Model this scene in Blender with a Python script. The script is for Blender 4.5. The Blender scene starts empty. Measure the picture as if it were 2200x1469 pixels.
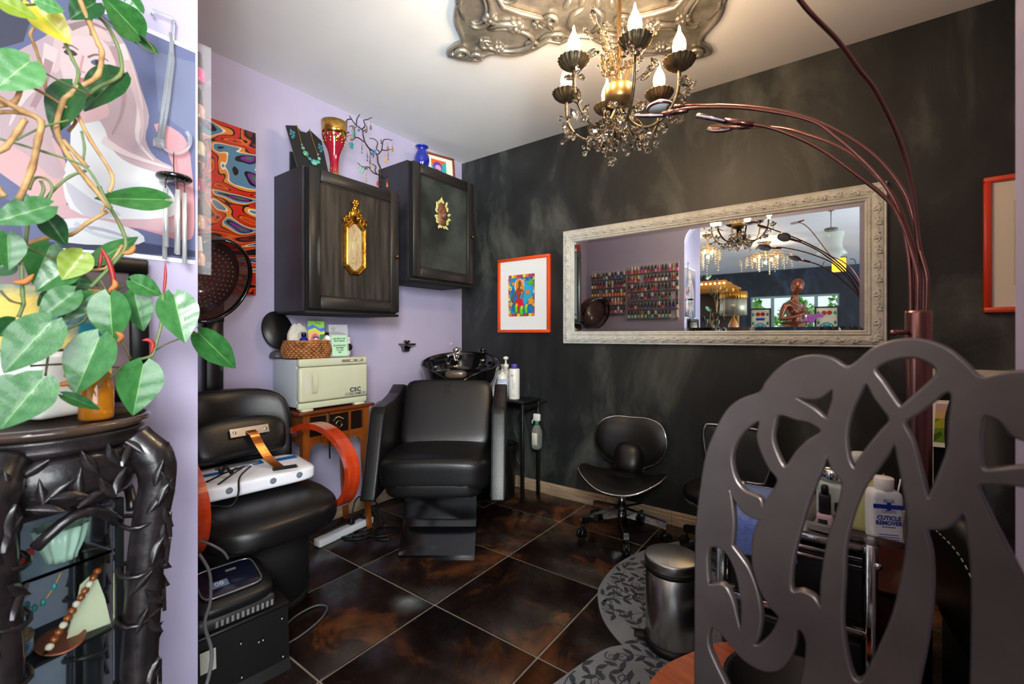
import bpy, bmesh, math, random
from mathutils import Vector, Matrix, noise
PI = math.pi
R = math.radians
rnd = random.Random(11)
SC = bpy.context.scene
COL = SC.collection

# ------------------------------------------------------------------ camera
F_PX, CX, HY = 959.0, 1100.0, 719.0          # focal length and horizon of the 2200 x 1469 frame
CAM = Vector((2.444, -2.639, 1.10))
YAW = math.atan2(.593, .805)
RX, RY = math.cos(YAW), math.sin(YAW)         # camera right in the room's axes
cd = bpy.data.cameras.new('camera'); cam = bpy.data.objects.new('camera', cd); COL.objects.link(cam)
cam.location = CAM; cam.rotation_euler = (PI / 2, 0, YAW)
cd.sensor_width = 36; cd.lens = 36 * F_PX / 2200; cd.shift_y = -(734.5 - HY) / 2200
cd.clip_start = .02; cd.clip_end = 200
cd.dof.use_dof = True; cd.dof.focus_distance = 1.9; cd.dof.aperture_fstop = 4.2
SC.camera = cam

# ------------------------------------------------------------------ light
SC.view_settings.view_transform = 'Standard'; SC.view_settings.look = 'None'
SC.view_settings.gamma = 1; SC.view_settings.use_curve_mapping = False
SC.view_settings.exposure = 0.75
W = bpy.data.worlds.new('sky'); SC.world = W; W.use_nodes = True
W.node_tree.nodes['Background'].inputs[0].default_value = (.80, .88, 1.0, 1)
W.node_tree.nodes['Background'].inputs[1].default_value = 1.0

def area_light(name, loc, target, sx, sy, power, col, spread=PI):
    l = bpy.data.lights.new(name, 'AREA'); l.shape = 'RECTANGLE'; l.size = sx; l.size_y = sy
    l.energy = power; l.color = col; l.spread = spread
    o = bpy.data.objects.new(name, l); COL.objects.link(o); o.location = loc
    o.rotation_euler = (Vector(target) - Vector(loc)).to_track_quat('-Z', 'Y').to_euler()
    return o
area_light('front_room_fill', (4.3, -3.45, .95), (1.1, -2.2, .75), 1.6, 1.5, 48, (.95, .99, 1.0))  # added fill lamp; no window stands here, it brightens the poster wall
area_light('alcove_fill', (2.98, -3.15, 1.75), (.85, -.85, 1.15), .5, .5, 9, (.96, 1.0, .97), 1.2)  # added fill lamp behind the camera to brighten the alcove
area_light('ceiling_bounce_fill', (2.9, -2.95, 1.2), (1.05, -1.15, 2.32), .5, .5, 5.2, (.86, 1.0, 1.0), .85)  # added fill aimed upward to brighten the ceiling and upper wall

# ------------------------------------------------------------------ helpers
def P(px, py, d):
    """room point seen at a pixel of the 2200 x 1469 frame, d metres out along the lens axis"""
    u = (px - CX) / F_PX; v = -(py - HY) / F_PX
    return Vector((CAM.x + d * (u * RX - RY), CAM.y + d * (u * RY + RX), CAM.z + d * v))
def srgb(c):
    if isinstance(c, str):
        c = [int(c[i:i + 2], 16) for i in (0, 2, 4)]
    f = lambda v: v / 12.92 if v <= .04045 else ((v + .055) / 1.055) ** 2.4
    return tuple(f(v / 255) for v in c[:3]) + (1,)
MATS = {}
def mat(name, col, rough=.5, metal=0, trans=0, ior=1.45, coat=0, emit=None, estr=0, alpha=1, spec=.5,
        var=None, vscale=8, vdetail=4, vlo=.4, vhi=.65, stretch=None, bump=0, bscale=60, bstretch=None, sheen=0):
    if name in MATS: return MATS[name]
    m = bpy.data.materials.new(name); m.use_nodes = True; MATS[name] = m
    nt = m.node_tree; b = nt.nodes['Principled BSDF']; L = nt.links.new
    I = b.inputs
    I['Base Color'].default_value = srgb(col); I['Roughness'].default_value = rough; I['Metallic'].default_value = metal
    I['Transmission Weight'].default_value = trans; I['IOR'].default_value = ior; I['Coat Weight'].default_value = coat
    I['Coat Roughness'].default_value = .08; I['Alpha'].default_value = alpha; I['Specular IOR Level'].default_value = spec
    I['Sheen Weight'].default_value = sheen
    if emit: I['Emission Color'].default_value = srgb(emit); I['Emission Strength'].default_value = estr
    def coords(st):
        tc = nt.nodes.new('ShaderNodeTexCoord'); mp = nt.nodes.new('ShaderNodeMapping')
        L(tc.outputs['Object'], mp.inputs[0])
        if st: mp.inputs['Scale'].default_value = st
        return mp.outputs[0]
    if var:
        n = nt.nodes.new('ShaderNodeTexNoise'); n.inputs['Scale'].default_value = vscale; n.inputs['Detail'].default_value = vdetail
        n.inputs['Roughness'].default_value = .6
        L(coords(stretch), n.inputs['Vector'])
        r = nt.nodes.new('ShaderNodeValToRGB'); r.color_ramp.elements[0].position = vlo; r.color_ramp.elements[1].position = vhi
        r.color_ramp.elements[0].color = srgb(col); r.color_ramp.elements[1].color = srgb(var)
        L(n.outputs['Fac'], r.inputs[0]); L(r.outputs[0], I['Base Color'])
    if bump:
        n = nt.nodes.new('ShaderNodeTexNoise'); n.inputs['Scale'].default_value = bscale; n.inputs['Detail'].default_value = 3
        L(coords(bstretch), n.inputs['Vector'])
        bp = nt.nodes.new('ShaderNodeBump'); bp.inputs['Strength'].default_value = bump; bp.inputs['Distance'].default_value = .01
        L(n.outputs['Fac'], bp.inputs['Height']); L(bp.outputs[0], I['Normal'])
    return m
def flat(col, rough=.55):
    k = 'print_' + (col if isinstance(col, str) else '%02x%02x%02x' % tuple(int(x) for x in col))
    return mat(k, col, rough)

class MB:
    """collects shapes; build() links them as ONE mesh object"""
    def __init__(s): s.v = []; s.f = []; s.sm = []; s.mi = []; s.M = Matrix.Identity(4)
    def at(s, loc=(0, 0, 0), rz=0, M=None):
        s.M = M if M is not None else Matrix.Translation(Vector(loc)) @ Matrix.Rotation(rz, 4, 'Z'); return s
    def add(s, vs, fs, smooth=False, mi=0):
        o = len(s.v); s.v += [tuple(s.M @ Vector(v)) for v in vs]
        for f in fs: s.f.append([i + o for i in f]); s.sm.append(smooth); s.mi.append(mi)
        return s
    def box(s, c, d, rz=0, mi=0, rot=None):
        m = rot if rot is not None else Matrix.Rotation(rz, 3, 'Z')
        vs = [Vector(c) + m @ Vector((x * d[0] / 2, y * d[1] / 2, z * d[2] / 2)) for x in (-1, 1) for y in (-1, 1) for z in (-1, 1)]
        return s.add(vs, [(0, 1, 3, 2), (4, 6, 7, 5), (0, 4, 5, 1), (2, 3, 7, 6), (0, 2, 6, 4), (1, 5, 7, 3)], False, mi)
    def ab(s, a, b, mi=0):
        return s.box([(a[i] + b[i]) / 2 for i in range(3)], [abs(b[i] - a[i]) for i in range(3)], mi=mi)
    def rbox(s, c, d, r=.01, seg=2, rz=0, mi=0, rot=None):
        bm = bmesh.new(); bmesh.ops.create_cube(bm, size=1)
        for v in bm.verts: v.co = Vector((v.co.x * d[0], v.co.y * d[1], v.co.z * d[2]))
        r = min(r, min(d) * .49)
        bmesh.ops.bevel(bm, geom=bm.edges[:], offset=r, segments=seg, profile=.5, affect='EDGES')
        m = rot if rot is not None else Matrix.Rotation(rz, 3, 'Z')
        vs = [Vector(c) + m @ v.co for v in bm.verts]; fs = [[v.index for v in f.verts] for f in bm.faces]
        bm.free(); return s.add(vs, fs, True, mi)
    def super(s, c, d, n=5, k=8, mi=0, rot=None, fn=None):
        """cushion: a cube grid rounded to a superellipsoid of power n"""
        bm = bmesh.new(); bmesh.ops.create_cube(bm, size=2)
        bmesh.ops.subdivide_edges(bm, edges=bm.edges[:], cuts=k, use_grid_fill=True)
        m = rot if rot is not None else Matrix.Identity(3); vs = []
        for v in bm.verts:
            p = v.co; q = (abs(p.x) ** n + abs(p.y) ** n + abs(p.z) ** n) ** (1 / n)
            q = p / max(q, 1e-6)
            w = Vector((q.x * d[0] / 2, q.y * d[1] / 2, q.z * d[2] / 2))
            if fn: w = fn(w)
            vs.append(Vector(c) + m @ w)
        fs = [[v.index for v in f.verts] for f in bm.faces]; bm.free()
        return s.add(vs, fs, True, mi)
    def lathe(s, prof, n=24, o=(0, 0, 0), M=None, mi=0, smooth=True, flute=0, nf=0):
        vs = []; fs = []
        for (r, z) in prof:
            for i in range(n):
                a = 2 * PI * i / n; rr = r * (1 + flute * math.cos(nf * a)) if nf else r
                p = Vector((rr * math.cos(a), rr * math.sin(a), z))
                vs.append((M @ p if M else p) + Vector(o))
        for j in range(len(prof) - 1):
            for i in range(n):
                a, b = j * n + i, j * n + (i + 1) % n
                fs.append((a, b, b + n, a + n))
        (ra, za), (rb, zb) = prof[0], prof[-1]; m = (len(prof) - 1) * n
        if min(ra, rb) > .016 and abs(ra - rb) < .02 and abs(za - zb) < .03:      # a closed ring section
            fs += [(m + i, m + (i + 1) % n, (i + 1) % n, i) for i in range(n)]
        else:
            if ra > 1e-5: fs.append(list(range(n))[::-1])
            if rb > 1e-5: fs.append([m + i for i in range(n)])
        return s.add(vs, fs, smooth, mi)
    def cyl(s, p0, p1, r, r1=None, n=16, mi=0, smooth=True):
        p0, p1 = Vector(p0), Vector(p1); d = p1 - p0
        q = d.to_track_quat('Z', 'Y').to_matrix()
        r1 = r if r1 is None else r1
        vs = [p0 + q @ Vector((r * math.cos(2 * PI * i / n), r * math.sin(2 * PI * i / n), 0)) for i in range(n)]
        vs += [p1 + q @ Vector((r1 * math.cos(2 * PI * i / n), r1 * math.sin(2 * PI * i / n), 0)) for i in range(n)]
        fs = [(i, (i + 1) % n, n + (i + 1) % n, n + i) for i in range(n)]
        o = len(s.f); s.add(vs, fs, smooth, mi); b = len(s.v) - 2 * n
        s.f.append([b + i for i in range(n)][::-1]); s.f.append([b + n + i for i in range(n)])
        s.sm += [False, False]; s.mi += [mi, mi]; return s
    def ball(s, c, r, nu=12, nv=8, mi=0, rot=None):
        if not hasattr(r, '__len__'): r = (r, r, r)
        m = rot if rot is not None else Matrix.Identity(3)
        vs = [Vector(c) + m @ Vector((0, 0, r[2]))]; fs = []
        for j in range(1, nv):
            for i in range(nu):
                a, b = 2 * PI * i / nu, PI * j / nv
                vs.append(Vector(c) + m @ Vector((r[0] * math.sin(b) * math.cos(a), r[1] * math.sin(b) * math.sin(a), r[2] * math.cos(b))))
        vs.append(Vector(c) + m @ Vector((0, 0, -r[2]))); e = len(vs) - 1
        for i in range(nu): fs.append((0, 1 + i, 1 + (i + 1) % nu))
        for j in range(nv - 2):
            for i in range(nu):
                a, b = 1 + j * nu + i, 1 + j * nu + (i + 1) % nu
                fs.append((a, a + nu, b + nu, b))
        for i in range(nu): fs.append((e, 1 + (nv - 2) * nu + (i + 1) % nu, 1 + (nv - 2) * nu + i))
        return s.add(vs, fs, True, mi)
    def tube(s, pts, r, n=8, closed=False, mi=0, flat=None):
        """round tube along points; r a number or a list; flat=(w,h,up) makes a strip section"""
        pts = [Vector(p) for p in pts]; N = len(pts)
        rs = r if hasattr(r, '__len__') else [r] * N
        vs = []; fs = []; prev = None
        for i, p in enumerate(pts):
            if closed: t = pts[(i + 1) % N] - pts[i - 1]
            else: t = pts[min(i + 1, N - 1)] - pts[max(i - 1, 0)]
            if t.length < 1e-9: t = Vector((0, 0, 1))
            t.normalize()
            if prev is None:
                up = Vector((0, 0, 1)) if abs(t.z) < .9 else Vector((1, 0, 0))
                prev = (up - t * up.dot(t)).normalized()
            else:
                q = prev - t * prev.dot(t); prev = q.normalized() if q.length > 1e-6 else prev
            x = prev; y = t.cross(x)
            for k in range(n):
                a = 2 * PI * k / n
                vs.append(p + (x * math.cos(a) + y * math.sin(a)) * rs[i])
        M_ = N if closed else N - 1
        for i in range(M_):
            for k in range(n):
                a, b = i * n + k, i * n + (k + 1) % n
                c, d = ((i + 1) % N) * n + k, ((i + 1) % N) * n + (k + 1) % n
                fs.append((a, b, d, c))
        if not closed: fs.append(list(range(n))[::-1]); fs.append([(N - 1) * n + k for k in range(n)])
        return s.add(vs, fs, True, mi)
    def strip(s, pts, side, w, h, mi=0):
        """bent strip of rectangular section: side = unit width direction, w width, h thickness"""
        pts = [Vector(p) for p in pts]; N = len(pts); side = Vector(side).normalized(); vs = []; fs = []
        for i, p in enumerate(pts):
            t = (pts[min(i + 1, N - 1)] - pts[max(i - 1, 0)]).normalized(); nn = t.cross(side).normalized()
            for a, b in ((-1, -1), (1, -1), (1, 1), (-1, 1)):
                vs.append(p + side * (a * w / 2) + nn * (b * h / 2))
        for i in range(N - 1):
            for k in range(4):
                fs.append((i * 4 + k, i * 4 + (k + 1) % 4, i * 4 + 4 + (k + 1) % 4, i * 4 + 4 + k))
        fs.append((3, 2, 1, 0)); fs.append([(N - 1) * 4 + k for k in range(4)])
        return s.add(vs, fs, False, mi)
    def prism(s, poly, h0, h1, ax='z', mi=0, smooth=False):
        """polygon extruded: ax z -> (x,y); ax x -> (y,z); ax y -> (x,z)"""
        def q(p, h):
            return {'z': (p[0], p[1], h), 'x': (h, p[0], p[1]), 'y': (p[0], h, p[1])}[ax]
        n = len(poly); vs = [q(p, h0) for p in poly] + [q(p, h1) for p in poly]
        s.add(vs, [(i, (i + 1) % n, n + (i + 1) % n, n + i) for i in range(n)], smooth, mi)
        b = len(s.v) - 2 * n
        s.f.append([b + i for i in range(n)][::-1]); s.f.append([b + n + i for i in range(n)])
        s.sm += [False, False]; s.mi += [mi, mi]; return s
    def grid(s, fn, nu, nv, mi=0, closed_u=False):
        vs = [fn(i / (nu if closed_u else nu - 1), j / (nv - 1)) for j in range(nv) for i in range(nu)]; fs = []
        for j in range(nv - 1):
            for i in range(nu if closed_u else nu - 1):
                a, b = j * nu + i, j * nu + (i + 1) % nu
                fs.append((a, b, b + nu, a + nu))
        return s.add(vs, fs, True, mi)
    def pillow(s, outline, frame, t, bend=None, rings=6, mi=0, p=3):
        """padded panel: 2D outline, frame(u,v,w)->point, thickness t"""
        n = len(outline); cx = sum(q[0] for q in outline) / n; cy = sum(q[1] for q in outline) / n
        for side in (1, -1):
            vs = [frame(cx, cy, side * t)]; fs = []
            for j in range(1, rings + 1):
                k = j / rings; w = t * (1 - k ** p) ** .6 if k < 1 else 0
                for q in outline: vs.append(frame(cx + (q[0] - cx) * k, cy + (q[1] - cy) * k, side * w))
            for i in range(n):
                f = (0, 1 + i, 1 + (i + 1) % n); fs.append(f if side > 0 else f[::-1])
            for j in range(rings - 1):
                for i in range(n):
                    a, b = 1 + j * n + i, 1 + j * n + (i + 1) % n; f = (a, a + n, b + n, b); fs.append(f if side > 0 else f[::-1])
            s.add(vs, fs, True, mi)
        return s
    def mesh(s, name, mats):
        me = bpy.data.meshes.new(name); me.from_pydata(s.v, [], s.f)
        me.polygons.foreach_set('use_smooth', s.sm); me.polygons.foreach_set('material_index', s.mi)
        for m in (mats if isinstance(mats, (list, tuple)) else [mats]): me.materials.append(m)
        bm = bmesh.new(); bm.from_mesh(me); bmesh.ops.recalc_face_normals(bm, faces=bm.faces[:]); bm.to_mesh(me); bm.free()
        me.update(); return me
    def build(s, name, mats, parent=None, loc=None, rz=0):
        o = bpy.data.objects.new(name, s.mesh(name, mats)); COL.objects.link(o)
        if parent: o.parent = parent
        if loc is not None: o.location = loc
        if rz: o.rotation_euler = (0, 0, rz)
        return o

def tag(o, label=None, cat=None, group=None, kind=None):
    if label: o['label'] = label
    if cat: o['category'] = cat
    if group: o['group'] = group
    if kind: o['kind'] = kind
    return o
def thing(name, label, cat, loc=(0, 0, 0), rz=0, group=None):
    o = bpy.data.objects.new(name, None); COL.objects.link(o); o.empty_display_size = .05
    o.location = loc; o.rotation_euler = (0, 0, rz)
    return tag(o, label, cat, group)
def link_mesh(name, me, parent=None, loc=(0, 0, 0), rot=(0, 0, 0), sc=(1, 1, 1), mw=None):
    o = bpy.data.objects.new(name, me); COL.objects.link(o)
    if parent: o.parent = parent
    if mw is not None: o.matrix_basis = mw
    else: o.location = loc; o.rotation_euler = rot; o.scale = sc
    return o
def struct(name, mb, m, label=None):
    o = mb.build(name, m); o['kind'] = 'structure'
    if label: o['label'] = label
    return o
def frame_mat(o, ux, uy):
    """matrix with x along ux, y along uy, z outwards, origin o"""
    ux, uy = Vector(ux).normalized(), Vector(uy).normalized(); w = ux.cross(uy)
    return Matrix(((ux.x, uy.x, w.x, o[0]), (ux.y, uy.y, w.y, o[1]), (ux.z, uy.z, w.z, o[2]), (0, 0, 0, 1)))
def art(name, parent, M, w, h, shapes, base='ffffff', step=.00012, rough=.5):
    """flat print: coloured outlines laid over each other on a w x h sheet (M places it)"""
    cols = [base] + [c for c, _ in shapes]; uniq = []
    for c in cols:
        if c not in uniq: uniq.append(c)
    mb = MB(); mb.M = M
    mb.add([(0, 0, 0), (w, 0, 0), (w, h, 0), (0, h, 0)], [(0, 1, 2, 3)], False, 0)
    for i, (c, poly) in enumerate(shapes):
        pts = [(min(max(x, 0), 1) * w, min(max(y, 0), 1) * h, (i + 1) * step) for x, y in poly]
        mb.add(pts, [list(range(len(pts)))], False, uniq.index(c))
    me = bpy.data.meshes.new(name); me.from_pydata(mb.v, [], mb.f); me.polygons.foreach_set('material_index', mb.mi)
    for c in uniq: me.materials.append(flat(c, rough))
    o = bpy.data.objects.new(name, me); COL.objects.link(o); o.parent = parent
    return o
def ell(cx, cy, rx, ry, n=20, a0=0, rot=0):
    return [(cx + rx * math.cos(t) * math.cos(rot) - ry * math.sin(t) * math.sin(rot), cy + rx * math.cos(t) * math.sin(rot) + ry * math.sin(t) * math.cos(rot))
            for t in [a0 + 2 * PI * i / n for i in range(n)]]
def star(cx, cy, r, asp=1, rot=0, k=.42):
    return [(cx + (r if i % 2 == 0 else r * k) * math.sin(rot + PI * i / 5) * asp, cy + (r if i % 2 == 0 else r * k) * math.cos(rot + PI * i / 5)) for i in range(10)]
def rect(x0, y0, x1, y1): return [(x0, y0), (x1, y0), (x1, y1), (x0, y1)]
def ribbon(pts, w0, w1=None):
    w1 = w0 if w1 is None else w1; n = len(pts); a = []; b = []
    for i, p in enumerate(pts):
        q0, q1 = pts[max(i - 1, 0)], pts[min(i + 1, n - 1)]; dx, dy = q1[0] - q0[0], q1[1] - q0[1]; l = math.hypot(dx, dy) or 1
        w = (w0 + (w1 - w0) * i / (n - 1)) / 2
        a.append((p[0] - dy / l * w, p[1] + dx / l * w)); b.append((p[0] + dy / l * w, p[1] - dx / l * w))
    return a + b[::-1]
def spline(pts, k=6, closed=False):
    """Catmull-Rom through the points"""
    pts = [Vector(p) for p in pts]; n = len(pts); out = []
    for i in range(n if closed else n - 1):
        if closed: a, b, c, d = pts[i - 1], pts[i], pts[(i + 1) % n], pts[(i + 2) % n]
        else: a, b, c, d = pts[max(i - 1, 0)], pts[i], pts[i + 1], pts[min(i + 2, n - 1)]
        for j in range(k):
            t = j / k
            out.append(.5 * ((2 * b) + (c - a) * t + (2 * a - 5 * b + 4 * c - d) * t * t + (3 * b - a - 3 * c + d) * t ** 3))
    if not closed: out.append(pts[-1])
    return out
def s2(pts, k=5): return [(p.x, p.y) for p in spline([(a, b, 0) for a, b in pts], k, True)]
def words(name, txt, parent, M, size, m, align='CENTER', bold=0, xs=1, depth=0, space=1):
    cu = bpy.data.curves.new(name, 'FONT'); cu.body = txt; cu.size = size; cu.align_x = align; cu.align_y = 'CENTER'
    cu.offset = bold; cu.extrude = depth; cu.space_character = space; cu.resolution_u = 3; cu.space_line = .9
    t = bpy.data.objects.new(name, cu); me = bpy.data.meshes.new_from_object(t)
    bpy.data.objects.remove(t); bpy.data.curves.remove(cu)
    me.transform(M @ Matrix.Diagonal((xs, 1, 1, 1))); me.materials.clear(); me.materials.append(m)
    o = bpy.data.objects.new(name, me); COL.objects.link(o); o.parent = parent
    return o
def cutout(name, outer, holes, thick, bevel, m, parent, M, smooth=True, k=4):
    """plate with holes, from a filled 2D curve"""
    cu = bpy.data.curves.new(name, 'CURVE'); cu.dimensions = '2D'; cu.fill_mode = 'BOTH'
    cu.extrude = thick / 2 - bevel; cu.bevel_depth = bevel; cu.bevel_resolution = 1
    for poly in [outer] + holes:
        sp = cu.splines.new('POLY'); sp.points.add(len(poly) - 1); sp.use_cyclic_u = True
        for q, p in zip(sp.points, poly): q.co = (p[0], p[1], 0, 1)
    t = bpy.data.objects.new(name, cu); me = bpy.data.meshes.new_from_object(t)
    bpy.data.objects.remove(t); bpy.data.curves.remove(cu)
    me.transform(M); me.materials.clear(); me.materials.append(m)
    o = bpy.data.objects.new(name, me); COL.objects.link(o); o.parent = parent
    return o
def spiral(c, r0, r1, turns, a0=0, n=18):
    return [(c[0] + (r0 + (r1 - r0) * i / n) * math.cos(a0 + turns * 2 * PI * i / n), c[1] + (r0 + (r1 - r0) * i / n) * math.sin(a0 + turns * 2 * PI * i / n)) for i in range(n + 1)]
def copy_tree(o, parent=None):
    c = o.copy(); COL.objects.link(c); c.parent = parent
    for ch in o.children: copy_tree(ch, c)
    return c
TX = Matrix.Translation

# ------------------------------------------------------------------ materials in common
M_black_leather = mat('black_leather', (14, 13, 14), .36, bump=.06, bscale=220, spec=.5)
M_black_gloss = mat('black_gloss_plastic', (9, 9, 10), .09, coat=.6)
M_black_satin = mat('black_satin', (16, 16, 17), .38)
M_black_matt = mat('black_matt', (15, 15, 15), .7)
M_chrome = mat('chrome', (225, 225, 228), .08, 1)
M_steel = mat('brushed_steel', (190, 188, 186), .28, 1, bump=.03, bscale=40, bstretch=(1, 1, 12))
M_white_plastic = mat('white_plastic', (226, 228, 232), .35)
M_clear = mat('clear_plastic', (235, 240, 244), .08, alpha=.22)
M_glass = mat('clear_glass', (235, 245, 242), .0, trans=1, ior=1.12)
M_gold = mat('gold_leaf', (205, 152, 60), .32, 1, var=(150, 100, 35), vscale=30, bump=.15, bscale=80)
M_black_wood = mat('black_stained_wood', (24, 21, 22), .45, var=(40, 36, 38), vscale=9, stretch=(1, 1, .15), bump=.08, bscale=40, bstretch=(4, 4, .4))
M_cable = mat('black_cable', (14, 14, 15), .5)
# ------------------------------------------------------------------ the room
ZC = 2.468
M_lav = mat('lavender_wall_paint', (176, 169, 198), .55, var=(169, 162, 191), vscale=2.5, bump=.03, bscale=120)
M_ceil = mat('ceiling_paint', (226, 225, 228), .6, var=(220, 219, 224), vscale=1.5, bump=.04, bscale=90)
def chalk(name, a, b, c):
    m = bpy.data.materials.new(name); m.use_nodes = True; nt = m.node_tree; L = nt.links.new; bs = nt.nodes['Principled BSDF']
    tc = nt.nodes.new('ShaderNodeTexCoord'); mp = nt.nodes.new('ShaderNodeMapping'); mp.inputs['Scale'].default_value = (1.5, 1, .8)
    L(tc.outputs['Object'], mp.inputs[0])
    n1 = nt.nodes.new('ShaderNodeTexNoise'); n1.inputs['Scale'].default_value = 1.9; n1.inputs['Detail'].default_value = 7; n1.inputs['Roughness'].default_value = .62; n1.inputs['Distortion'].default_value = .5
    L(mp.outputs[0], n1.inputs['Vector'])
    r1 = nt.nodes.new('ShaderNodeValToRGB'); e = r1.color_ramp.elements
    e[0].position = .36; e[0].color = srgb(a); e[1].position = .72; e[1].color = srgb(c)
    x = e.new(.52); x.color = srgb(b)
    L(n1.outputs['Fac'], r1.inputs[0])
    mp2 = nt.nodes.new('ShaderNodeMapping'); mp2.inputs['Scale'].default_value = (26, 26, 2.2); L(tc.outputs['Object'], mp2.inputs[0])
    n2 = nt.nodes.new('ShaderNodeTexNoise'); n2.inputs['Scale'].default_value = 1; n2.inputs['Detail'].default_value = 4; L(mp2.outputs[0], n2.inputs['Vector'])
    mx = nt.nodes.new('ShaderNodeMix'); mx.data_type = 'RGBA'; mx.blend_type = 'OVERLAY'; mx.inputs[0].default_value = .35
    L(r1.outputs[0], mx.inputs[6]); L(n2.outputs['Fac'], mx.inputs[7]); L(mx.outputs[2], bs.inputs['Base Color'])
    bs.inputs['Roughness'].default_value = .5
    bp = nt.nodes.new('ShaderNodeBump'); bp.inputs['Strength'].default_value = .05; L(n2.outputs['Fac'], bp.inputs['Height']); L(bp.outputs[0], bs.inputs['Normal'])
    return m
M_chalk = chalk('dark_chalk_wash_paint', (19, 21, 22), (34, 37, 38), (82, 84, 80))
M_chalk_blue = chalk('dark_blue_wash_paint', (18, 24, 34), (28, 38, 52), (56, 80, 104))
M_grout = mat('grout', (152, 144, 132), .85, var=(132, 124, 112), vscale=14)
def tile_mat():
    m = bpy.data.materials.new('dark_brown_tile'); m.use_nodes = True; nt = m.node_tree; L = nt.links.new; bs = nt.nodes['Principled BSDF']
    g = nt.nodes.new('ShaderNodeNewGeometry')
    def nz(sc, det, dist=0):
        n = nt.nodes.new('ShaderNodeTexNoise'); n.inputs['Scale'].default_value = sc; n.inputs['Detail'].default_value = det
        n.inputs['Roughness'].default_value = .65; n.inputs['Distortion'].default_value = dist
        L(g.outputs['Position'], n.inputs['Vector']); return n
    n1 = nz(2.4, 8, .8); r = nt.nodes.new('ShaderNodeValToRGB'); e = r.color_ramp.elements
    e[0].position = .40; e[0].color = srgb((20, 13, 12)); e[1].position = .70; e[1].color = srgb((118, 68, 34))
    x = e.new(.54); x.color = srgb((38, 24, 19))
    L(n1.outputs['Fac'], r.inputs[0]); L(r.outputs[0], bs.inputs['Base Color'])
    n2 = nz(14, 5); r2 = nt.nodes.new('ShaderNodeMapRange'); r2.inputs[1].default_value = .3; r2.inputs[2].default_value = .7
    r2.inputs[3].default_value = .2; r2.inputs[4].default_value = .36
    L(n2.outputs['Fac'], r2.inputs[0]); L(r2.outputs[0], bs.inputs['Roughness'])
    bp = nt.nodes.new('ShaderNodeBump'); bp.inputs['Strength'].default_value = .05; bp.inputs['Distance'].default_value = .01
    L(n2.outputs['Fac'], bp.inputs['Height']); L(bp.outputs[0], bs.inputs['Normal'])
    return m
M_tile = tile_mat()

floor = struct('floor', MB().ab((-1.5, -8.5, -.06), (3.4, .1, -.004)), M_grout, 'dark brown tiled floor with pale grout')
tp = .5; gap = .008
tb = MB().rbox((0, 0, -.004), (tp - gap, tp - gap, .008), .002, 1); tme = tb.mesh('floor_tile', M_tile)
for i in range(-3, 7):
    for j in range(0, 10):
        x0 = .11 + i * tp; y1 = .14 - j * tp
        o = link_mesh('floor_tile', tme, floor, (x0 + tp / 2, y1 - tp / 2, 0), (0, 0, 0))
struct('ceiling', MB().ab((-1.5, -8.5, ZC), (3.4, .1, ZC + .05)), M_ceil)
struct('wall_left', MB().ab((-.1, -2.32, -.004), (0, .1, ZC)), M_lav, 'lavender wall behind the cabinets')
struct('wall_back', MB().ab((-.1, 0, -.004), (3.4, .1, ZC)), M_chalk, 'dark chalk-washed feature wall')
struct('wall_rack', MB().ab((-1.5, -2.32, -.004), (1.13, -2.2, ZC)), M_lav, 'lavender return wall with the polish racks')
struct('wall_near_left', MB().ab((1.01, -2.85, -.004), (1.13, -2.32, ZC)), M_lav, 'lavender wall end that carries the poster')
struct('wall_near_right', MB().ab((2.634, -2.34, -.004), (3.4, -1.75, ZC)), M_lav, 'lavender doorway jamb')
struct('wall_right', MB().ab((3.3, -1.75, -.004), (3.4, 0, ZC)), M_lav)
# arch over the opening, rounded at its left end
M_trim = mat('white_trim_paint', (236, 232, 236), .45)
pr = [(1.13, ZC), (1.13, 2.05)] + [(1.13 + .2 * (1 - math.cos(a)), 2.05 + .2 * math.sin(a)) for a in [PI / 2 * i / 8 for i in range(9)]] + [(2.634, 2.25), (2.634, ZC)]
struct('trim_1', MB().prism(pr, -2.32, -2.2, 'y'), M_lav, 'arched header over the opening')
edge = [(1.131, 2.05)] + [(1.131 + .2 * (1 - math.cos(a)), 2.05 + .2 * math.sin(a)) for a in [PI / 2 * i / 8 for i in range(1, 9)]] + [(2.63, 2.25)]
mb = MB()
mb.strip([(x, -2.2, z) for x, z in edge], (0, 1, 0), .02, .006)
struct('trim_2', mb, M_trim, 'white rounded corner bead of the arch')
# far end of the front room with its windows
M_frame_green = mat('grey_green_window_paint', (150, 168, 166), .4)
far = -8.3
mb = MB()
mb.ab((-1.5, far - .12, -.004), (.86, far, ZC)); mb.ab((2.42, far - .12, -.004), (3.4, far, ZC))
mb.ab((.86, far - .12, 1.92), (2.42, far, ZC)); mb.ab((.86, far - .12, -.004), (2.42, far, .85))
struct('wall_far', mb, M_chalk_blue, 'dark blue wall at the far end of the front room')
wx = [.86, 1.27, 2.04, 2.42]
for i in range(3):
    a, b = wx[i], wx[i + 1]
    wo = MB().ab((a, far - .08, .85), (a + .03, far - .02, 1.92)).ab((b - .03, far - .08, .85), (b, far - .02, 1.92)) \
        .ab((a + .03, far - .08, 1.88), (b - .03, far - .02, 1.92)).ab((a + .03, far - .08, .85), (b - .03, far - .02, .89)).build('window_%d' % (i + 1), M_frame_green)
    wo['kind'] = 'structure'
    MB().ab((a + .03, far - .055, .89), (b - .03, far - .05, 1.88)).build('pane', M_glass, wo)
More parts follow.
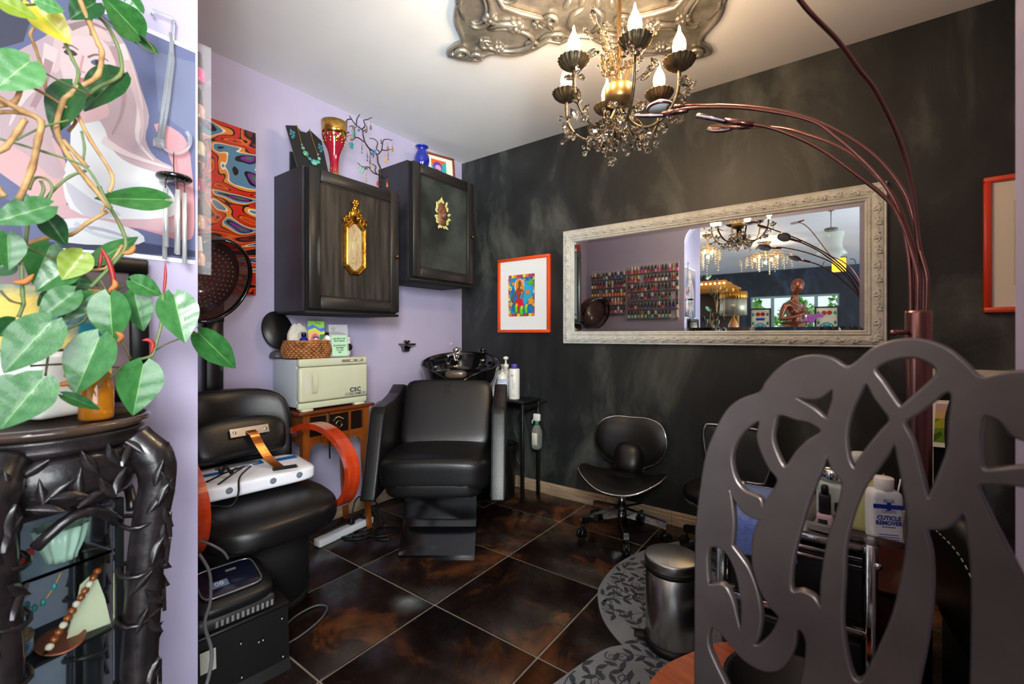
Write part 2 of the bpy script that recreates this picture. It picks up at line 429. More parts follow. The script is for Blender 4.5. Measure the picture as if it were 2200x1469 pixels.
# skirting
M_base = mat('travertine_skirting', (150, 128, 104), .45, var=(176, 154, 128), vscale=6, stretch=(1, 1, 9), bump=.05, bscale=30)
def skirting(name, a, b, n, axis):
    root = None
    for i in range(n):
        t0, t1 = a + (b - a) * i / n + .001, a + (b - a) * (i + 1) / n - .001
        prof = [(0, 0), (-.014, 0), (-.014, .05), (-.011, .056), (-.011, .066), (-.005, .078), (0, .078)]
        mb = MB()
        if axis == 'x': mb.prism(prof, t0, t1, 'x')
        else: mb.add([(-p[0], t0, p[1]) for p in prof] + [(-p[0], t1, p[1]) for p in prof],
                     [(k, (k + 1) % 7, 7 + (k + 1) % 7, 7 + k) for k in range(7)] + [list(range(7)), list(range(7, 14))])
        if root is None: root = mb.build(name, M_base); root['kind'] = 'structure'
        else: mb.build('skirting_tile', M_base, root)
skirting('baseboard_back', 0.02, 3.29, 8, 'x')
skirting('baseboard_left', -2.19, -.016, 5, 'y')
# ------------------------------------------------------------------ wall cabinets on the lavender wall
M_cab_side = mat('cabinet_side_black', (30, 29, 34), .42, var=(44, 43, 50), vscale=4)
M_cab_brown = mat('dry_brushed_brown_black', (32, 28, 25), .45, var=(66, 60, 54), vscale=5, vdetail=8, stretch=(6, 6, .5), vlo=.45, vhi=.75)
M_cab_green = mat('smoky_green_black', (30, 33, 32), .42, var=(66, 72, 68), vscale=3, vdetail=6, vlo=.4, vhi=.7)
M_door_frame = mat('cabinet_door_black', (34, 31, 29), .4)
def cabinet(y0, y1, z0, z1, panel, label):
    t = thing('wall_cabinet', label, 'cabinet', (.001, y0, z0))
    w, h = y1 - y0, z1 - z0
    MB().ab((0, 0, 0), (.285, w, h)).build('body', M_cab_side, t)
    MB().ab((.285, .012, .006), (.3, w - .004, h - .006)).build('face_frame', M_black_matt, t)
    d = bpy.data.objects.new('door', None)
    s = .062
    mb = MB()
    a, b, c, e = .016, w, .012, h - .004
    for lo, hi in (((.3, a, c), (.322, a + s, e)), ((.3, b - s, c), (.322, b, e)), ((.3, a + s, e - s), (.322, b - s, e)), ((.3, a + s, c), (.322, b - s, c + s))):
        mb.rbox([(lo[i] + hi[i]) / 2 for i in range(3)], [hi[i] - lo[i] for i in range(3)], .004, 1)
    d = mb.build('door', M_door_frame, t)
    MB().ab((.3, a + s, c + s), (.311, b - s, e - s)).build('door_panel', panel, d)
    mb = MB()
    for q in ((a + s, c + s, a + s + .007, e - s), (b - s - .007, c + s, b - s, e - s)): mb.ab((.311, q[0], q[1]), (.315, q[2], q[3]))
    for q in ((a + s, c + s, b - s, c + s + .007), (a + s, e - s - .007, b - s, e - s)): mb.ab((.311, q[0], q[1]), (.315, q[2], q[3]))
    mb.build('panel_moulding', M_door_frame, d)
    k = MB().lathe([(.004, 0), (.004, .008), (.012, .014), (.013, .02), (.008, .026), (0, .027)], 14, (0, 0, 0), Matrix.Rotation(PI / 2, 3, 'Y'))
    k.build('knob', mat('antique_brass', (120, 88, 52), .25, 1), d, (.322, w - .028, h * .47))
    mb = MB().rbox((.156, w / 2, -.006), (.32, w + .004, .014), .003, 1); mb.build('bottom_rail', M_black_matt, t)
    return t
cabinet(-1.47, -.893, 1.22, 1.945, M_cab_brown, 'black wall cabinet with brown dry-brushed door and gold plaque')
cabinet(-.80, -.222, 1.45, 2.182, M_cab_green, 'black wall cabinet with smoky green door and leafy mask')

# gold plaque hung on the brown door
M_cream_relief = mat('cream_plaster_relief', (172, 154, 118), .6, var=(148, 120, 80), vscale=9, bump=.7, bscale=26, bstretch=(1, 1.6, 1))
PX = .3133
t = thing('wall_plaque', 'gold octagonal plaque with cream relief and scrolled crest', 'plaque', (PX, -1.194, 1.424))
hw, H1, ch = .066, .30, .042
def octo(w, z0, z1, c): return [(-w + c, z0), (w - c, z0), (w, z0 + c), (w, z1 - c), (w - c, z1), (-w + c, z1), (-w, z1 - c), (-w, z0 + c)]
def ring(o1, x1, o2, x2, mb):
    n = len(o1); mb.add([(x1, p[0], p[1]) for p in o1] + [(x2, p[0], p[1]) for p in o2], [(i, (i + 1) % n, n + (i + 1) % n, n + i) for i in range(n)])
fr = MB(); A = octo(hw, 0, H1, .042)
lv = [(A, .0), (A, .012), (octo(hw - .006, .006, H1 - .006, .04), .02), (octo(hw - .012, .012, H1 - .012, .038), .014), (octo(hw - .017, .017, H1 - .017, .036), .018), (octo(hw - .025, .025, H1 - .025, .033), .008)]
for i in range(len(lv) - 1): ring(lv[i][0], lv[i][1], lv[i + 1][0], lv[i + 1][1], fr)
fr.build('frame', M_gold, t)
B = octo(hw - .024, .024, H1 - .024, .033)
rl = MB().add([(.008, p[0], p[1]) for p in B], [list(range(8))]).build('relief_panel', M_cream_relief, t)
mb = MB()
for q in [[(-.012, .2), (.0, .215), (.012, .2), (.006, .185), (-.006, .185)], [(-.014, .18), (.014, .18), (.02, .14), (.012, .1), (.018, .06), (-.012, .05), (-.006, .1), (-.018, .14)]]:
    q = s2(q, 3); mb.pillow(q, lambda u, v, w: (.008 + max(w, 0), u, v), .006, rings=4)
mb.tube([(.01, y, z) for y, z in spiral((-.012, .075), .02, .004, 1.3)], .003, 6)
mb.tube([(.01, y, z) for y, z in [(.02, .17), (.03, .14), (.026, .1), (.03, .07)]], .003, 6)
mb.build('relief_figure', M_cream_relief, rl)
cr = MB()
for s in (-1, 1):
    for c0, r0, a in (((s * .045, .3), .02, 0), ((s * .026, .328), .018, 1), ((s * .012, .352), .012, 2), ((s * .06, .285), .012, 3)):
        cr.tube([(.012, y, z) for y, z in spiral(c0, r0, .004, s * 1.4, a)], [.006 - .003 * i / 18 for i in range(19)], 6)
for i in range(6):
    a = i * PI / 3; cr.ball((.016, .0 + .014 * math.cos(a), .388 + .014 * math.sin(a)), (.006, .009, .009), 8, 6)
cr.ball((.02, 0, .388), .008, 8, 6); cr.ball((.014, 0, .362), (.008, .012, .014), 8, 6)
cr.ball((.01, 0, .33), (.008, .03, .02), 10, 6); cr.ball((.01, -.03, .31), (.007, .026, .012), 8, 6); cr.ball((.01, .03, .31), (.007, .026, .012), 8, 6)
cr.build('crest', M_gold, t)

# leafy face mask on the green door
M_terra = mat('brown_clay', (112, 66, 40), .5, var=(88, 48, 30), vscale=20)
M_leaf_cream = mat('pale_gold_green_leaf', (206, 200, 128), .45, var=(150, 150, 80), vscale=40)
t = thing('face_mask', 'small brown clay face wreathed in pale leaves', 'mask', (PX, -.54, 1.895))
def face(u, v):
    a = (u - .5) * 2; b = (v - .5) * 2
    y = a * .042 * math.sqrt(max(0, 1 - .75 * b * b)); z = b * .078
    d = .028 * max(0, 1 - a * a) ** .5 * max(0, 1 - b * b) ** .35
    d += .018 * math.exp(-(a / .22) ** 2 - ((b + .08) / .22) ** 2) - .006 * math.exp(-((abs(a) - .42) / .2) ** 2 - ((b - .18) / .12) ** 2)
    d += .007 * math.exp(-((abs(a) - .4) / .3) ** 2 - ((b - .34) / .1) ** 2) + .007 * math.exp(-(a / .34) ** 2 - ((b + .52) / .1) ** 2) - .012 * math.exp(-(a / .3) ** 2 - ((b + .42) / .05) ** 2)
    return (.002 + d, y, z)
MB().grid(face, 25, 33).build('face', M_terra, t)
MB().ball((.027, .0, -.034), (.004, .012, .004), 10, 6).build('mouth', mat('mouth_dark', (40, 18, 20), .4), t)
lm = MB().grid(lambda u, v: (.004 * math.sin(PI * u), (u - .5) * .02 * math.sin(PI * min(1, v * .93 + .07)) ** .8, v * .032), 5, 7).mesh('leaf', M_leaf_cream)
for i in range(22):
    a = 2 * PI * i / 22; y, z = .047 * math.cos(a), .082 * math.sin(a)
    o = link_mesh('leaf', lm, t, (.008 + rnd.random() * .012, y, z), (a - PI / 2 + (1.15 if (i % 3) else .35) * (1 if math.cos(a) < 0 else -1) * -1 + rnd.uniform(-.2, .2), rnd.uniform(-.3, .3), 0))

# ------------------------------------------------------------------ on top of the cabinets
CT = 1.9455
t = thing('necklace_stand', 'black velvet necklace bust with turquoise and gold necklace', 'jewelry stand', (.235, -1.392, CT))
M_velvet = mat('black_velvet', (10, 10, 11), .95, sheen=.3)
# slanted velvet board facing the room
ux = Vector((.22, .975, 0)).normalized(); uy = Vector((-.30, .05, .95)).normalized(); fm = frame_mat((-.02, -.1, .0), ux, uy)
bo = [(.01, 0), (.165, 0), (.165, .215), (.115, .275), (.09, .255), (.058, .255), (.045, .29), (.005, .245), (.0, .17)]
bo = [(.035, 0), (.19, 0), (.175, .21), (.12, .26), (.1, .235), (.072, .235), (.052, .262), (.0, .245)]
mb = MB(); mb.M = fm; mb.prism(bo, -.006, 0); mb.M = Matrix.Identity(4)
mb.ab((-.11, -.06, 0), (-.1, .06, .11)); mb.ab((-.11, -.03, 0), (-.02, .03, .006)); mb.build('board', M_velvet, t)
M_chain = mat('gold_chain', (214, 160, 70), .3, 1)
lp = spline([(.055, .258, .004), (.062, .19, .006), (.068, .13, .007), (.088, .078, .008), (.118, .055, .008), (.142, .075, .008), (.137, .13, .007), (.127, .19, .006), (.118, .258, .004)], 10)
nk = bpy.data.objects.new('necklace', None)
mb = MB(); mb.M = fm
mb.tube(lp, .0022, 6)
for i in range(0, len(lp), 2): mb.ball(lp[i], (.0035, .0045, .002), 6, 4)
ch = mb.build('necklace_chain', M_chain, t)
beads = [((.066, .145), .006, '3f7f50'), ((.070, .125), .010, '8a9a80'), ((.08, .095), .0155, '58a868'), ((.098, .068), .010, '2f8f8a'), ((.118, .053), .0175, '6fb0a4'), ((.138, .062), .012, '36b06a'), ((.146, .085), .009, '7ab09a'), ((.143, .11), .006, '9aa090')]
for (u, v), r, c in beads:
    m2 = mat('bead_' + c, c, .12, coat=.5, var='2a6a7a', vscale=60)
    b = MB(); b.M = fm; b.ball((u, v, .009), (r, r, r * .6), 12, 8); b.build('bead', m2, t)
M_crystal_blue = mat('blue_crystal', (90, 150, 165), .08, trans=.4)
for (u, v) in ((.022, .215), (.158, .175)):
    b = MB(); b.M = fm
    for k, (du, dv) in enumerate(((0, 0), (.012, -.006), (-.002, -.018), (.01, -.024), (.004, -.038))): b.box((u + du, v + dv, .004), (.011, .011, .006), rz=.5 * k)
    b.tube([(u, v, .004), (u - .002, v + .018, .003)], .001, 5)
    b.build('earring', M_crystal_blue, t)

# ruby and gold vase
M_ruby = mat('ruby_glass', (150, 20, 44), .06, coat=1, var=(120, 10, 34), vscale=5)
M_gilt = mat('gilt_glass', (206, 150, 62), .18, 1, var=(230, 190, 110), vscale=40)
t = thing('vase', 'tall ruby glass goblet vase with gilt flowered rim', 'vase', (.268, -1.284, CT))
rp = [(.0, 0), (.026, .0), (.027, .006), (.024, .012), (.021, .035), (.022, .07), (.027, .11), (.036, .14), (.05, .168), (.058, .2), (.063, .235), (.067, .285), (.0645, .285), (.06, .235), (.05, .19), (.03, .14), (.0, .13)]
o = MB().lathe(rp[:10] + [(.0602, .214)], 36).build('bowl', M_ruby, t)
MB().lathe([(.0602, .214), (.063, .235), (.067, .285), (.0645, .285), (.06, .235), (.05, .19), (.03, .14), (.0, .13)], 36).build('gilt_band', M_gilt, t)
MB().lathe([(.0272, .0), (.0278, .006), (.025, .012), (.0236, .014)], 28).build('foot_ring', M_gilt, t)
mb = MB()
for k in range(10):
    a = 2 * PI * k / 10
    for dz, rr, sz in ((.204, .0588, .013), (.186, .055, .009), (.172, .0515, .0065)):
        a2 = a + (.3 if dz < .2 else 0); nrm = Vector((math.cos(a2), math.sin(a2), -.35)).normalized()
        mb.ball((rr * math.cos(a2), rr * math.sin(a2), dz), (.0025, sz * .8, sz), 8, 6, rot=nrm.to_track_quat('X', 'Z').to_matrix())
for k in range(6):
    a = 2 * PI * k / 6
    mb.tube([(.0232 * math.cos(a + d), .0232 * math.sin(a + d), z) for d, z in ((-.3, .015), (-.3, .032), (0, .04), (.3, .032), (.3, .015))], .0007, 4)
mb.build('gilt_flowers', M_gilt, t)

# jewellery tree: branches drawn in the plane parallel to the wall (offset y, height)
M_iron = mat('dark_bronze_wire', (52, 40, 30), .4, .8)
t = thing('jewelry_tree', 'bronze wire jewelry tree hung with many earrings', 'jewelry tree', (.25, -.985, CT))
def tp_(x, y):   # crop pixels of the tree -> plane through x=.25
    px, py = 620 + x * .12931, 230 + y * .12931
    d = (CAM.x - .25) / (RY - (px - CX) / F_PX * RX); q = P(px, py, d)
    return (rnd.uniform(-.004, .004), q.y + .985, q.z - CT)
def branch(pts, r0=.0035, r1=.002, dx=0):
    q = [Vector(tp_(*p)) for p in pts]
    if dx: q = [v + Vector((dx * i / (len(q) - 1), 0, 0)) for i, v in enumerate(q)]
    q = spline(q, 5); n = len(q)
    MB().tube(q, [r0 + (r1 - r0) * i / (n - 1) for i in range(n)], 7).build('branch', M_iron, t)
trunk = [(1540, 1330), (1530, 1150), (1520, 1020), (1490, 920), (1470, 800), (1420, 740), (1340, 680), (1270, 590), (1245, 480), (1220, 380), (1140, 310), (1080, 250), (1015, 140)]
branch(trunk, .0055, .0025)
for b in ([(1130, 290), (1130, 200), (1180, 125)], [(1050, 200), (990, 205), (960, 235), (990, 250)], [(1215, 370), (1270, 310), (1255, 220), (1300, 210), (1390, 170)], [(1240, 400), (1290, 380), (1300, 410), (1270, 420)],
          [(1255, 575), (1170, 510), (1110, 510), (1060, 550), (1020, 530)], [(1100, 500), (1095, 400), (1050, 320), (1010, 325)], [(1000, 420), (945, 440), (940, 485), (985, 480)],
          [(1480, 790), (1540, 720), (1560, 640), (1580, 550), (1640, 535), (1720, 560)], [(1550, 610), (1525, 540)], [(1500, 740), (1460, 690), (1480, 590), (1430, 530), (1350, 515)], [(1545, 710), (1620, 720), (1690, 700)],
          [(1520, 1130), (1400, 1090), (1330, 1000), (1230, 990), (1150, 920)], [(1460, 1110), (1440, 1050), (1455, 990), (1380, 940), (1340, 930)], [(1530, 1130), (1590, 1190), (1640, 1150)], [(1350, 700), (1380, 780), (1420, 800), (1400, 840)], [(1270, 1030), (1300, 1010), (1310, 1040)]):
    branch(b)
bm_ = MB().lathe([(.0, 0), (.045, 0), (.045, .004), (.008, .01), (.0, .01)], 20); bm_.build('base', M_iron, t, (0, tp_(1540, 1330)[1], 0))
def earring(x, y, kind, col):
    q = Vector(tp_(x, y)) + Vector((.006, 0, 0)); mb = MB()
    m_ = mat('earring_' + col, col, .2, .2, coat=.4)
    if kind == 'drop':
        mb.tube([q, q - Vector((0, 0, .022))], .0008, 5); mb.lathe([(0, -.055), (.005, -.05), (.0065, -.043), (.004, -.03), (.001, -.02)], 10, q)
    elif kind == 'chain':
        mb.tube([q, q - Vector((0, 0, .05))], .0008, 5)
        for k in range(4): mb.ball(q - Vector((0, 0, .02 + .012 * k)), .0032 + .0012 * (k % 2), 8, 6)
    elif kind == 'grape':
        for k in range(14): mb.ball(q + Vector((rnd.uniform(-.006, .006), rnd.uniform(-.014, .014) * (1 - k / 18), -.008 - .0025 * k)), .005, 8, 6)
    elif kind == 'hoop':
        mb.tube([(q.x, q.y + .008 * math.cos(a), q.z - .018 + .016 * math.sin(a)) for a in [2 * PI * k / 14 for k in range(14)]], .0016, 6, True); mb.ball(q - Vector((0, 0, .02)), (.002, .006, .012), 8, 6)
    else:
        for k in range(7): mb.ball(q + Vector((rnd.uniform(-.004, .004), rnd.uniform(-.012, .012), -.006 - .004 * k)), .004, 8, 6)
    mb.build('earring', m_, t)
for e in ((1360, 230, 'drop', '6a5a40'), (1290, 250, 'drop', '7a6a50'), (1135, 310, 'grape2', '2a6a9a'), (1075, 300, 'hoop', '6a6258'), (1040, 390, 'cluster', '2a9a90'), (1010, 450, 'cluster', 'c05a30'), (1030, 570, 'grape', '1a8a88'),
          (1205, 600, 'chain', '6a5a5a'), (1300, 730, 'chain', '3a3a5a'), (1350, 740, 'chain', '4a4a40'), (1425, 640, 'drop', '2a7aaa'), (1385, 660, 'drop', '3a5a8a'), (1600, 780, 'drop', 'c89a30'), (1640, 720, 'chain', '7a3a2a'),
          (1710, 600, 'drop', '9a6a30'), (1640, 590, 'drop', '8a4a30'), (1190, 970, 'hoop', '8aa890'), (1215, 1000, 'hoop', '7ab0a0'), (1285, 1070, 'chain', 'a88a30'), (1370, 880, 'chain', 'c8a040'), (1470, 1160, 'drop', 'a02a2a'), (1625, 1190, 'drop', 'd0602a'), (1340, 830, 'chain', '5a5a60')):
    earring(*e)

CT2 = 2.1825
t = thing('vase', 'cobalt blue ribbed glass vase on the green-door cabinet', 'vase', (.215, -.618, CT2))
M_cobalt = mat('cobalt_glass', (18, 34, 150), .05, coat=1, trans=.15)
MB().lathe([(.0, 0), (.03, 0), (.034, .006), (.044, .04), (.05, .07), (.047, .095), (.034, .122), (.029, .135), (.031, .145), (.043, .155), (.044, .159), (.038, .157), (.027, .146), (.025, .13), (.04, .09), (.03, .01), (0, .008)], 48, flute=.02, nf=12).build('body', M_cobalt, t)
M_redwood = mat('red_brown_wood', (124, 62, 36), .35, var=(98, 46, 26), vscale=12, stretch=(1, 8, 1))
def framed(name, label, cat, M, w, h, fw, fd, fm_, mat_w, shapes, aw=None, ah=None, base='ffffff', matcol='f0efe8', art_off=None, glass=False):
    """a framed picture: M places the lower-left outer corner, x right, y up, z out"""
    t = bpy.data.objects.new(name, None); COL.objects.link(t); t.matrix_basis = M; tag(t, label, cat)
    for lo, hi in (((0, 0), (w, fw)), ((0, h - fw), (w, h)), ((0, fw), (fw, h - fw)), ((w - fw, fw), (w, h - fw))):
        MB().rbox(((lo[0] + hi[0]) / 2, (lo[1] + hi[1]) / 2, fd / 2), (hi[0] - lo[0], hi[1] - lo[1], fd), .002, 1).build('frame_side', fm_, t)
    MB().ab((fw, fw, .002), (w - fw, h - fw, fd * .55)).build('mount', mat('mount_' + matcol, matcol, .6), t)
    if aw:
        ox, oy = art_off or ((w - aw) / 2, (h - ah) / 2)
        art('print', t, TX((ox, oy, fd * .55 + .0004)), aw, ah, shapes, base)
    return t
M_l = frame_mat((.12, -.56, CT2), (.25, .97, 0), (-.1, 0, .995))
framed('picture_frame', 'small wooden framed print behind the cobalt vase', 'picture', M_l, .29, .19, .016, .014, M_redwood, .03,
       [('2f9a9a', rect(0, 0, 1, 1)), ('d0582c', [(0, .5), (0, 1), (1, 1), (.7, .7), (.4, .75)]), ('5a3aa0', ell(.42, .5, .3, .36)), ('c88ab0', ell(.45, .42, .2, .22)), ('20306a', ell(.3, .2, .26, .12))], .12, .1, '2f9a9a', 'd8d4c8', (.1, .05))

# ------------------------------------------------------------------ swirling painting on the lavender wall
def swirl_mat():
    m = bpy.data.materials.new('swirling_paint'); m.use_nodes = True; nt = m.node_tree; L = nt.links.new; bs = nt.nodes['Principled BSDF']
    tc = nt.nodes.new('ShaderNodeTexCoord'); mp = nt.nodes.new('ShaderNodeMapping'); mp.inputs['Scale'].default_value = (3, 1.7, 3.1); mp.inputs['Location'].default_value = (.3, 1.25, .4)
    L(tc.outputs['Object'], mp.inputs[0])
    n = nt.nodes.new('ShaderNodeTexNoise'); n.inputs['Scale'].default_value = 1.7; n.inputs['Detail'].default_value = 1.2; n.inputs['Distortion'].default_value = 2.2
    L(mp.outputs[0], n.inputs['Vector'])
    r = nt.nodes.new('ShaderNodeValToRGB'); r.color_ramp.interpolation = 'CONSTANT'; e = r.color_ramp.elements
    stops = [(0, '120c0c'), (.27, '6a2a18'), (.33, '1a1210'), (.38, 'c84018'), (.41, 'e06820'), (.43, '1c1210'), (.445, 'd02a18'), (.5, '2a1410'), (.512, 'e89030'), (.545, 'f0e8e0'), (.555, '5a86a8'), (.6, '1a1414'), (.625, '7a2c90'), (.645, '3a7a3a'), (.67, 'e0b040'), (.69, '14100e')]
    e[0].color = srgb(stops[0][1]); e[1].position = stops[1][0]; e[1].color = srgb(stops[1][1])
    for p, c in stops[2:]: x = e.new(p); x.color = srgb(c)
    L(n.outputs['Fac'], r.inputs[0]); L(r.outputs[0], bs.inputs['Base Color']); bs.inputs['Roughness'].default_value = .35
    return m
t = thing('canvas_painting', 'unframed canvas of swirling red, orange and black shapes', 'painting', (0.001, -2.02, 1.30))
MB().rbox((.009, .225, .42), (.018, .45, .835), .002, 1).build('canvas', swirl_mat(), t)

# ------------------------------------------------------------------ dryer chair, its hood and what lies on it
t = thing('dryer_chair', 'black hair dryer chair with looped red-orange wooden arms', 'chair', (.0, -1.815, 0))
M_arm = mat('red_orange_lacquered_wood', (176, 56, 22), .16, coat=.5, var=(150, 42, 16), vscale=6, stretch=(1, 4, 1))
def tap(w):
    return w
mb = MB()
op = s2([(.1, -.225), (.35, -.235), (.56, -.225), (.66, -.13), (.685, 0), (.66, .13), (.56, .225), (.35, .235), (.1, .225)], 4)
mb.prism([(x * .97 + .02, y) for x, y in op], .0, .03, smooth=True); mb.prism(op, .03, .34, smooth=True)
mb.build('pedestal', M_black_matt, t)
MB().super((.525, 0, .41), (.65, .515, .138), 3.6, 12, fn=lambda w: Vector((w.x + .015 * (1 - (w.y / .26) ** 2) * (1 if w.x > .2 else 0), w.y, w.z - .012 * (w.x > .1) * ((w.x - .1) / .23)))).build('seat', M_black_leather, t)
bk = MB()
def bend(w):
    return Vector((w.x + .10 * (w.y / .25) ** 2 - .10 * (w.z + .2) * .9, w.y, w.z))
bk.super((.25, 0, .645), (.11, .51, .42), 4.5, 9, fn=bend); bk.build('backrest', M_black_leather, t)
for s in (-1, 1):
    lp = [(.31, .62), (.38, .655), (.47, .682), (.57, .69), (.67, .672), (.755, .625), (.805, .56), (.81, .49), (.775, .42), (.71, .375), (.62, .35), (.5, .345)]
    q = spline([(x, s * .275, z) for x, z in lp], 5)
    MB().strip(q, (0, 1, 0), .058, .026).build('arm', M_arm, t)
post = MB().rbox((.10, .02, .93), (.045, .075, .62), .006, 1); post.build('hood_post', M_black_satin, t)
MB().rbox((.13, .02, .61), (.1, .12, .03), .006, 1).build('post_bracket', M_black_satin, t)
# smoked bonnet of the dryer, turned over towards the seat
hd = thing('hair_dryer_hood', 'smoked brown see-through dryer hood above the wooden-armed chair', 'hair dryer', (.275, -1.872, 1.335))
M_smoke = mat('smoked_acrylic', (84, 56, 56), .05, alpha=.55, coat=.5)
ax = Vector((.80, .32, -.34)).normalized(); q = ax.to_track_quat('Z', 'Y').to_matrix()
dome = [(.183, .03), (.186, .0), (.178, -.05), (.155, -.1), (.115, -.14), (.06, -.162), (0, -.168)]
MB().lathe(dome + [(0, -.164), (.059, -.158), (.113, -.136), (.152, -.097), (.174, -.05), (.181, .0), (.178, .03)], 40, (0, 0, 0), q).build('bonnet', M_smoke, hd)
MB().lathe([(.176, .032), (.186, .03), (.192, .02), (.192, .006), (.186, -.002), (.18, .01), (.176, .02)], 48, (0, 0, 0), q).build('rim', M_black_gloss, hd)
mb = MB()
MB().lathe([(.165, -.03), (.165, -.026), (.0, -.026), (.0, -.03)], 40, (0, 0, 0), q).build('diffuser_plate', mat('smoked_plate', (74, 48, 48), .22, coat=.6), hd)
dots = MB()
for k in range(7):
    for i in range(1 + k * 6 if k else 1):
        a = 2 * PI * i / max(1, k * 6); dots.ball(q @ Vector((.022 * k * math.cos(a), .022 * k * math.sin(a), -.024)), .0021, 5, 4)
dots.build('air_holes', mat('pale_plastic_dot', (190, 180, 178), .4), hd)['kind'] = 'stuff'
mb = MB(); mb.rbox((-.17, .0, .05), (.1, .1, .12), .03, 3); mb.build('motor_housing', M_black_gloss, hd)
MB().rbox((-.175, .077, -.07), (.05, .08, .22), .006, 1).build('post_socket', M_black_satin, hd)

# electrotherapy console lying on the seat
M_con = mat('white_console_plastic', (226, 228, 238), .3)
M_blue_p = mat('blue_panel', (20, 96, 170), .35)
ct = thing('treatment_console', 'white therapy console with blue panels on the black seat', 'appliance', (.53, -1.845, .4795), R(84))
def slope(w): return Vector((w.x, w.y, w.z * (1 + (w.y) * 2.2)))
MB().super((0, 0, .045), (.50, .24, .095), 7, 9, fn=lambda w: Vector((w.x, w.y, w.z * (.8 + w.y * 1.7)))).build('case', M_con, ct)
def con(y): return .0455 + .0475 * (.8 + y * 1.7)
for x0, x1, y0, y1 in ((-.19, -.06, .0, .03), (-.06, .09, .03, .075), (.12, .22, .02, .055)):
    MB().add([(x0, y0, con(y0) + .001), (x1, y0, con(y0) + .001), (x1, y1, con(y1) + .001), (x0, y1, con(y1) + .001)], [(0, 1, 2, 3)]).build('control_panel', M_blue_p, ct)
for x, y in ((-.03, .035), (.0, .035), (.04, .035)):
    MB().lathe([(.008, 0), (.008, .003), (0, .004)], 12, (x, y, con(y))).build('button', M_con, ct)
for x in (-.19, -.08, .07, .17):
    MB().lathe([(0, 0), (.011, 0), (.012, .003), (.007, .004), (.005, .0035), (0, .0035)], 14, (x, -.1185, .05), Matrix.Rotation(PI / 2, 3, 'X')).build('socket', mat('grey_plastic', (110, 116, 124), .4), ct)
MB().super((.0, .062, con(.06) - .004), (.16, .05, .02), 4, 5).build('dial_housing', mat('grey_plastic', (110, 116, 124), .4), ct)

# loose headrest cushion leaning on the backrest, with its copper strap
hr = thing('headrest_cushion', 'black headrest cushion with copper strap leaning on seat back', 'cushion', (.475, -1.815, .565), R(90))
tilt = Matrix.Rotation(R(-22), 3, 'X')
MB().super((0, .055, .085), (.37, .12, .165), 4.5, 9, rot=tilt, fn=lambda w: Vector((w.x * (1 + w.z * .8), w.y, w.z + .02 * math.cos(w.x * 8)))).build('pad', M_black_leather, hr)
nr = tilt @ Vector((0, -1, 0)); up = tilt @ Vector((0, 0, 1)); c0 = Vector((.02, .055, .105)) + nr * .062
fm2 = frame_mat(c0, (1, 0, 0), up)
mb = MB(); mb.M = fm2; mb.box((0, .01, .002), (.15, .034, .004)); mb.build('bracket', M_steel, hr)
for x in (-.06, .06):
    b = MB(); b.M = fm2; b.ball((x, .01, .005), (.007, .007, .004), 8, 6); b.build('screw', M_chrome, hr)
M_copper = mat('copper_strap', (200, 128, 72), .28, 1, var=(160, 92, 48), vscale=20)
sp = spline([c0 + Vector((.0, -.004, .012)), c0 + Vector((.006, -.025, -.005)), c0 + Vector((.02, -.045, -.05)), c0 + Vector((.038, -.08, -.1)), c0 + Vector((.055, -.13, -.13))], 5)
MB().strip(sp, (1, 0, 0), .036, .003).build('strap', M_copper, hr)
# leads draped over the console
def lead(name, label, pts, r=.0035, k=6, cat='cable', m=None, n=7):
    o = MB().tube(spline(pts, k), r, n).build(name, m or M_cable); return tag(o, label, cat)
def on_seat(px, py, dz=0):   # a point on the console / seat front for the leads
    return P(px, py, 1.70 + dz)
lead('cable', 'black lead looping over the left of the white console', [on_seat(520, 1005, -.03), on_seat(500, 1018, -.05), on_seat(470, 1040, -.07), on_seat(440, 1065, -.09), on_seat(428, 1090, -.1)])
lead('cable', 'black lead curling down the console front edge', [on_seat(540, 1000, -.03), on_seat(515, 1025, -.06), on_seat(512, 1060, -.1), on_seat(498, 1085, -.13), on_seat(470, 1088, -.14), on_seat(450, 1086, -.12)])
lead('cable', 'short black lead lying over blue panel', [on_seat(525, 1002, -.04), on_seat(485, 1015, -.05), on_seat(455, 1030, -.06), on_seat(432, 1040, -.06)])
coil = []
for i in range(140):
    f_ = i / 139; px = 586 + 52 * f_; py = 1008 - 8 * f_
    a = i * .95; c = P(px, py, 1.72); coil.append(c + Vector((0, 0, .006 * math.sin(a))) + Vector((.005 * math.cos(a), 0, 0)))
tag(MB().tube(coil, .0018, 5).build('coiled_cable', M_cable), 'springy black coiled lead at right of the console', 'cable')
coil = []
for i in range(120):
    f_ = i / 119; px = 470 + 30 * f_; py = 1008 + 6 * math.sin(f_ * 9); a = i * .9; c = P(px, py, 1.69)
    coil.append(c + Vector((.006 * math.cos(a), 0, .008 * math.sin(a))))
tag(MB().tube(coil, .0018, 5).build('coiled_cable', M_cable), 'bunched black coiled lead under the headrest cushion', 'cable')
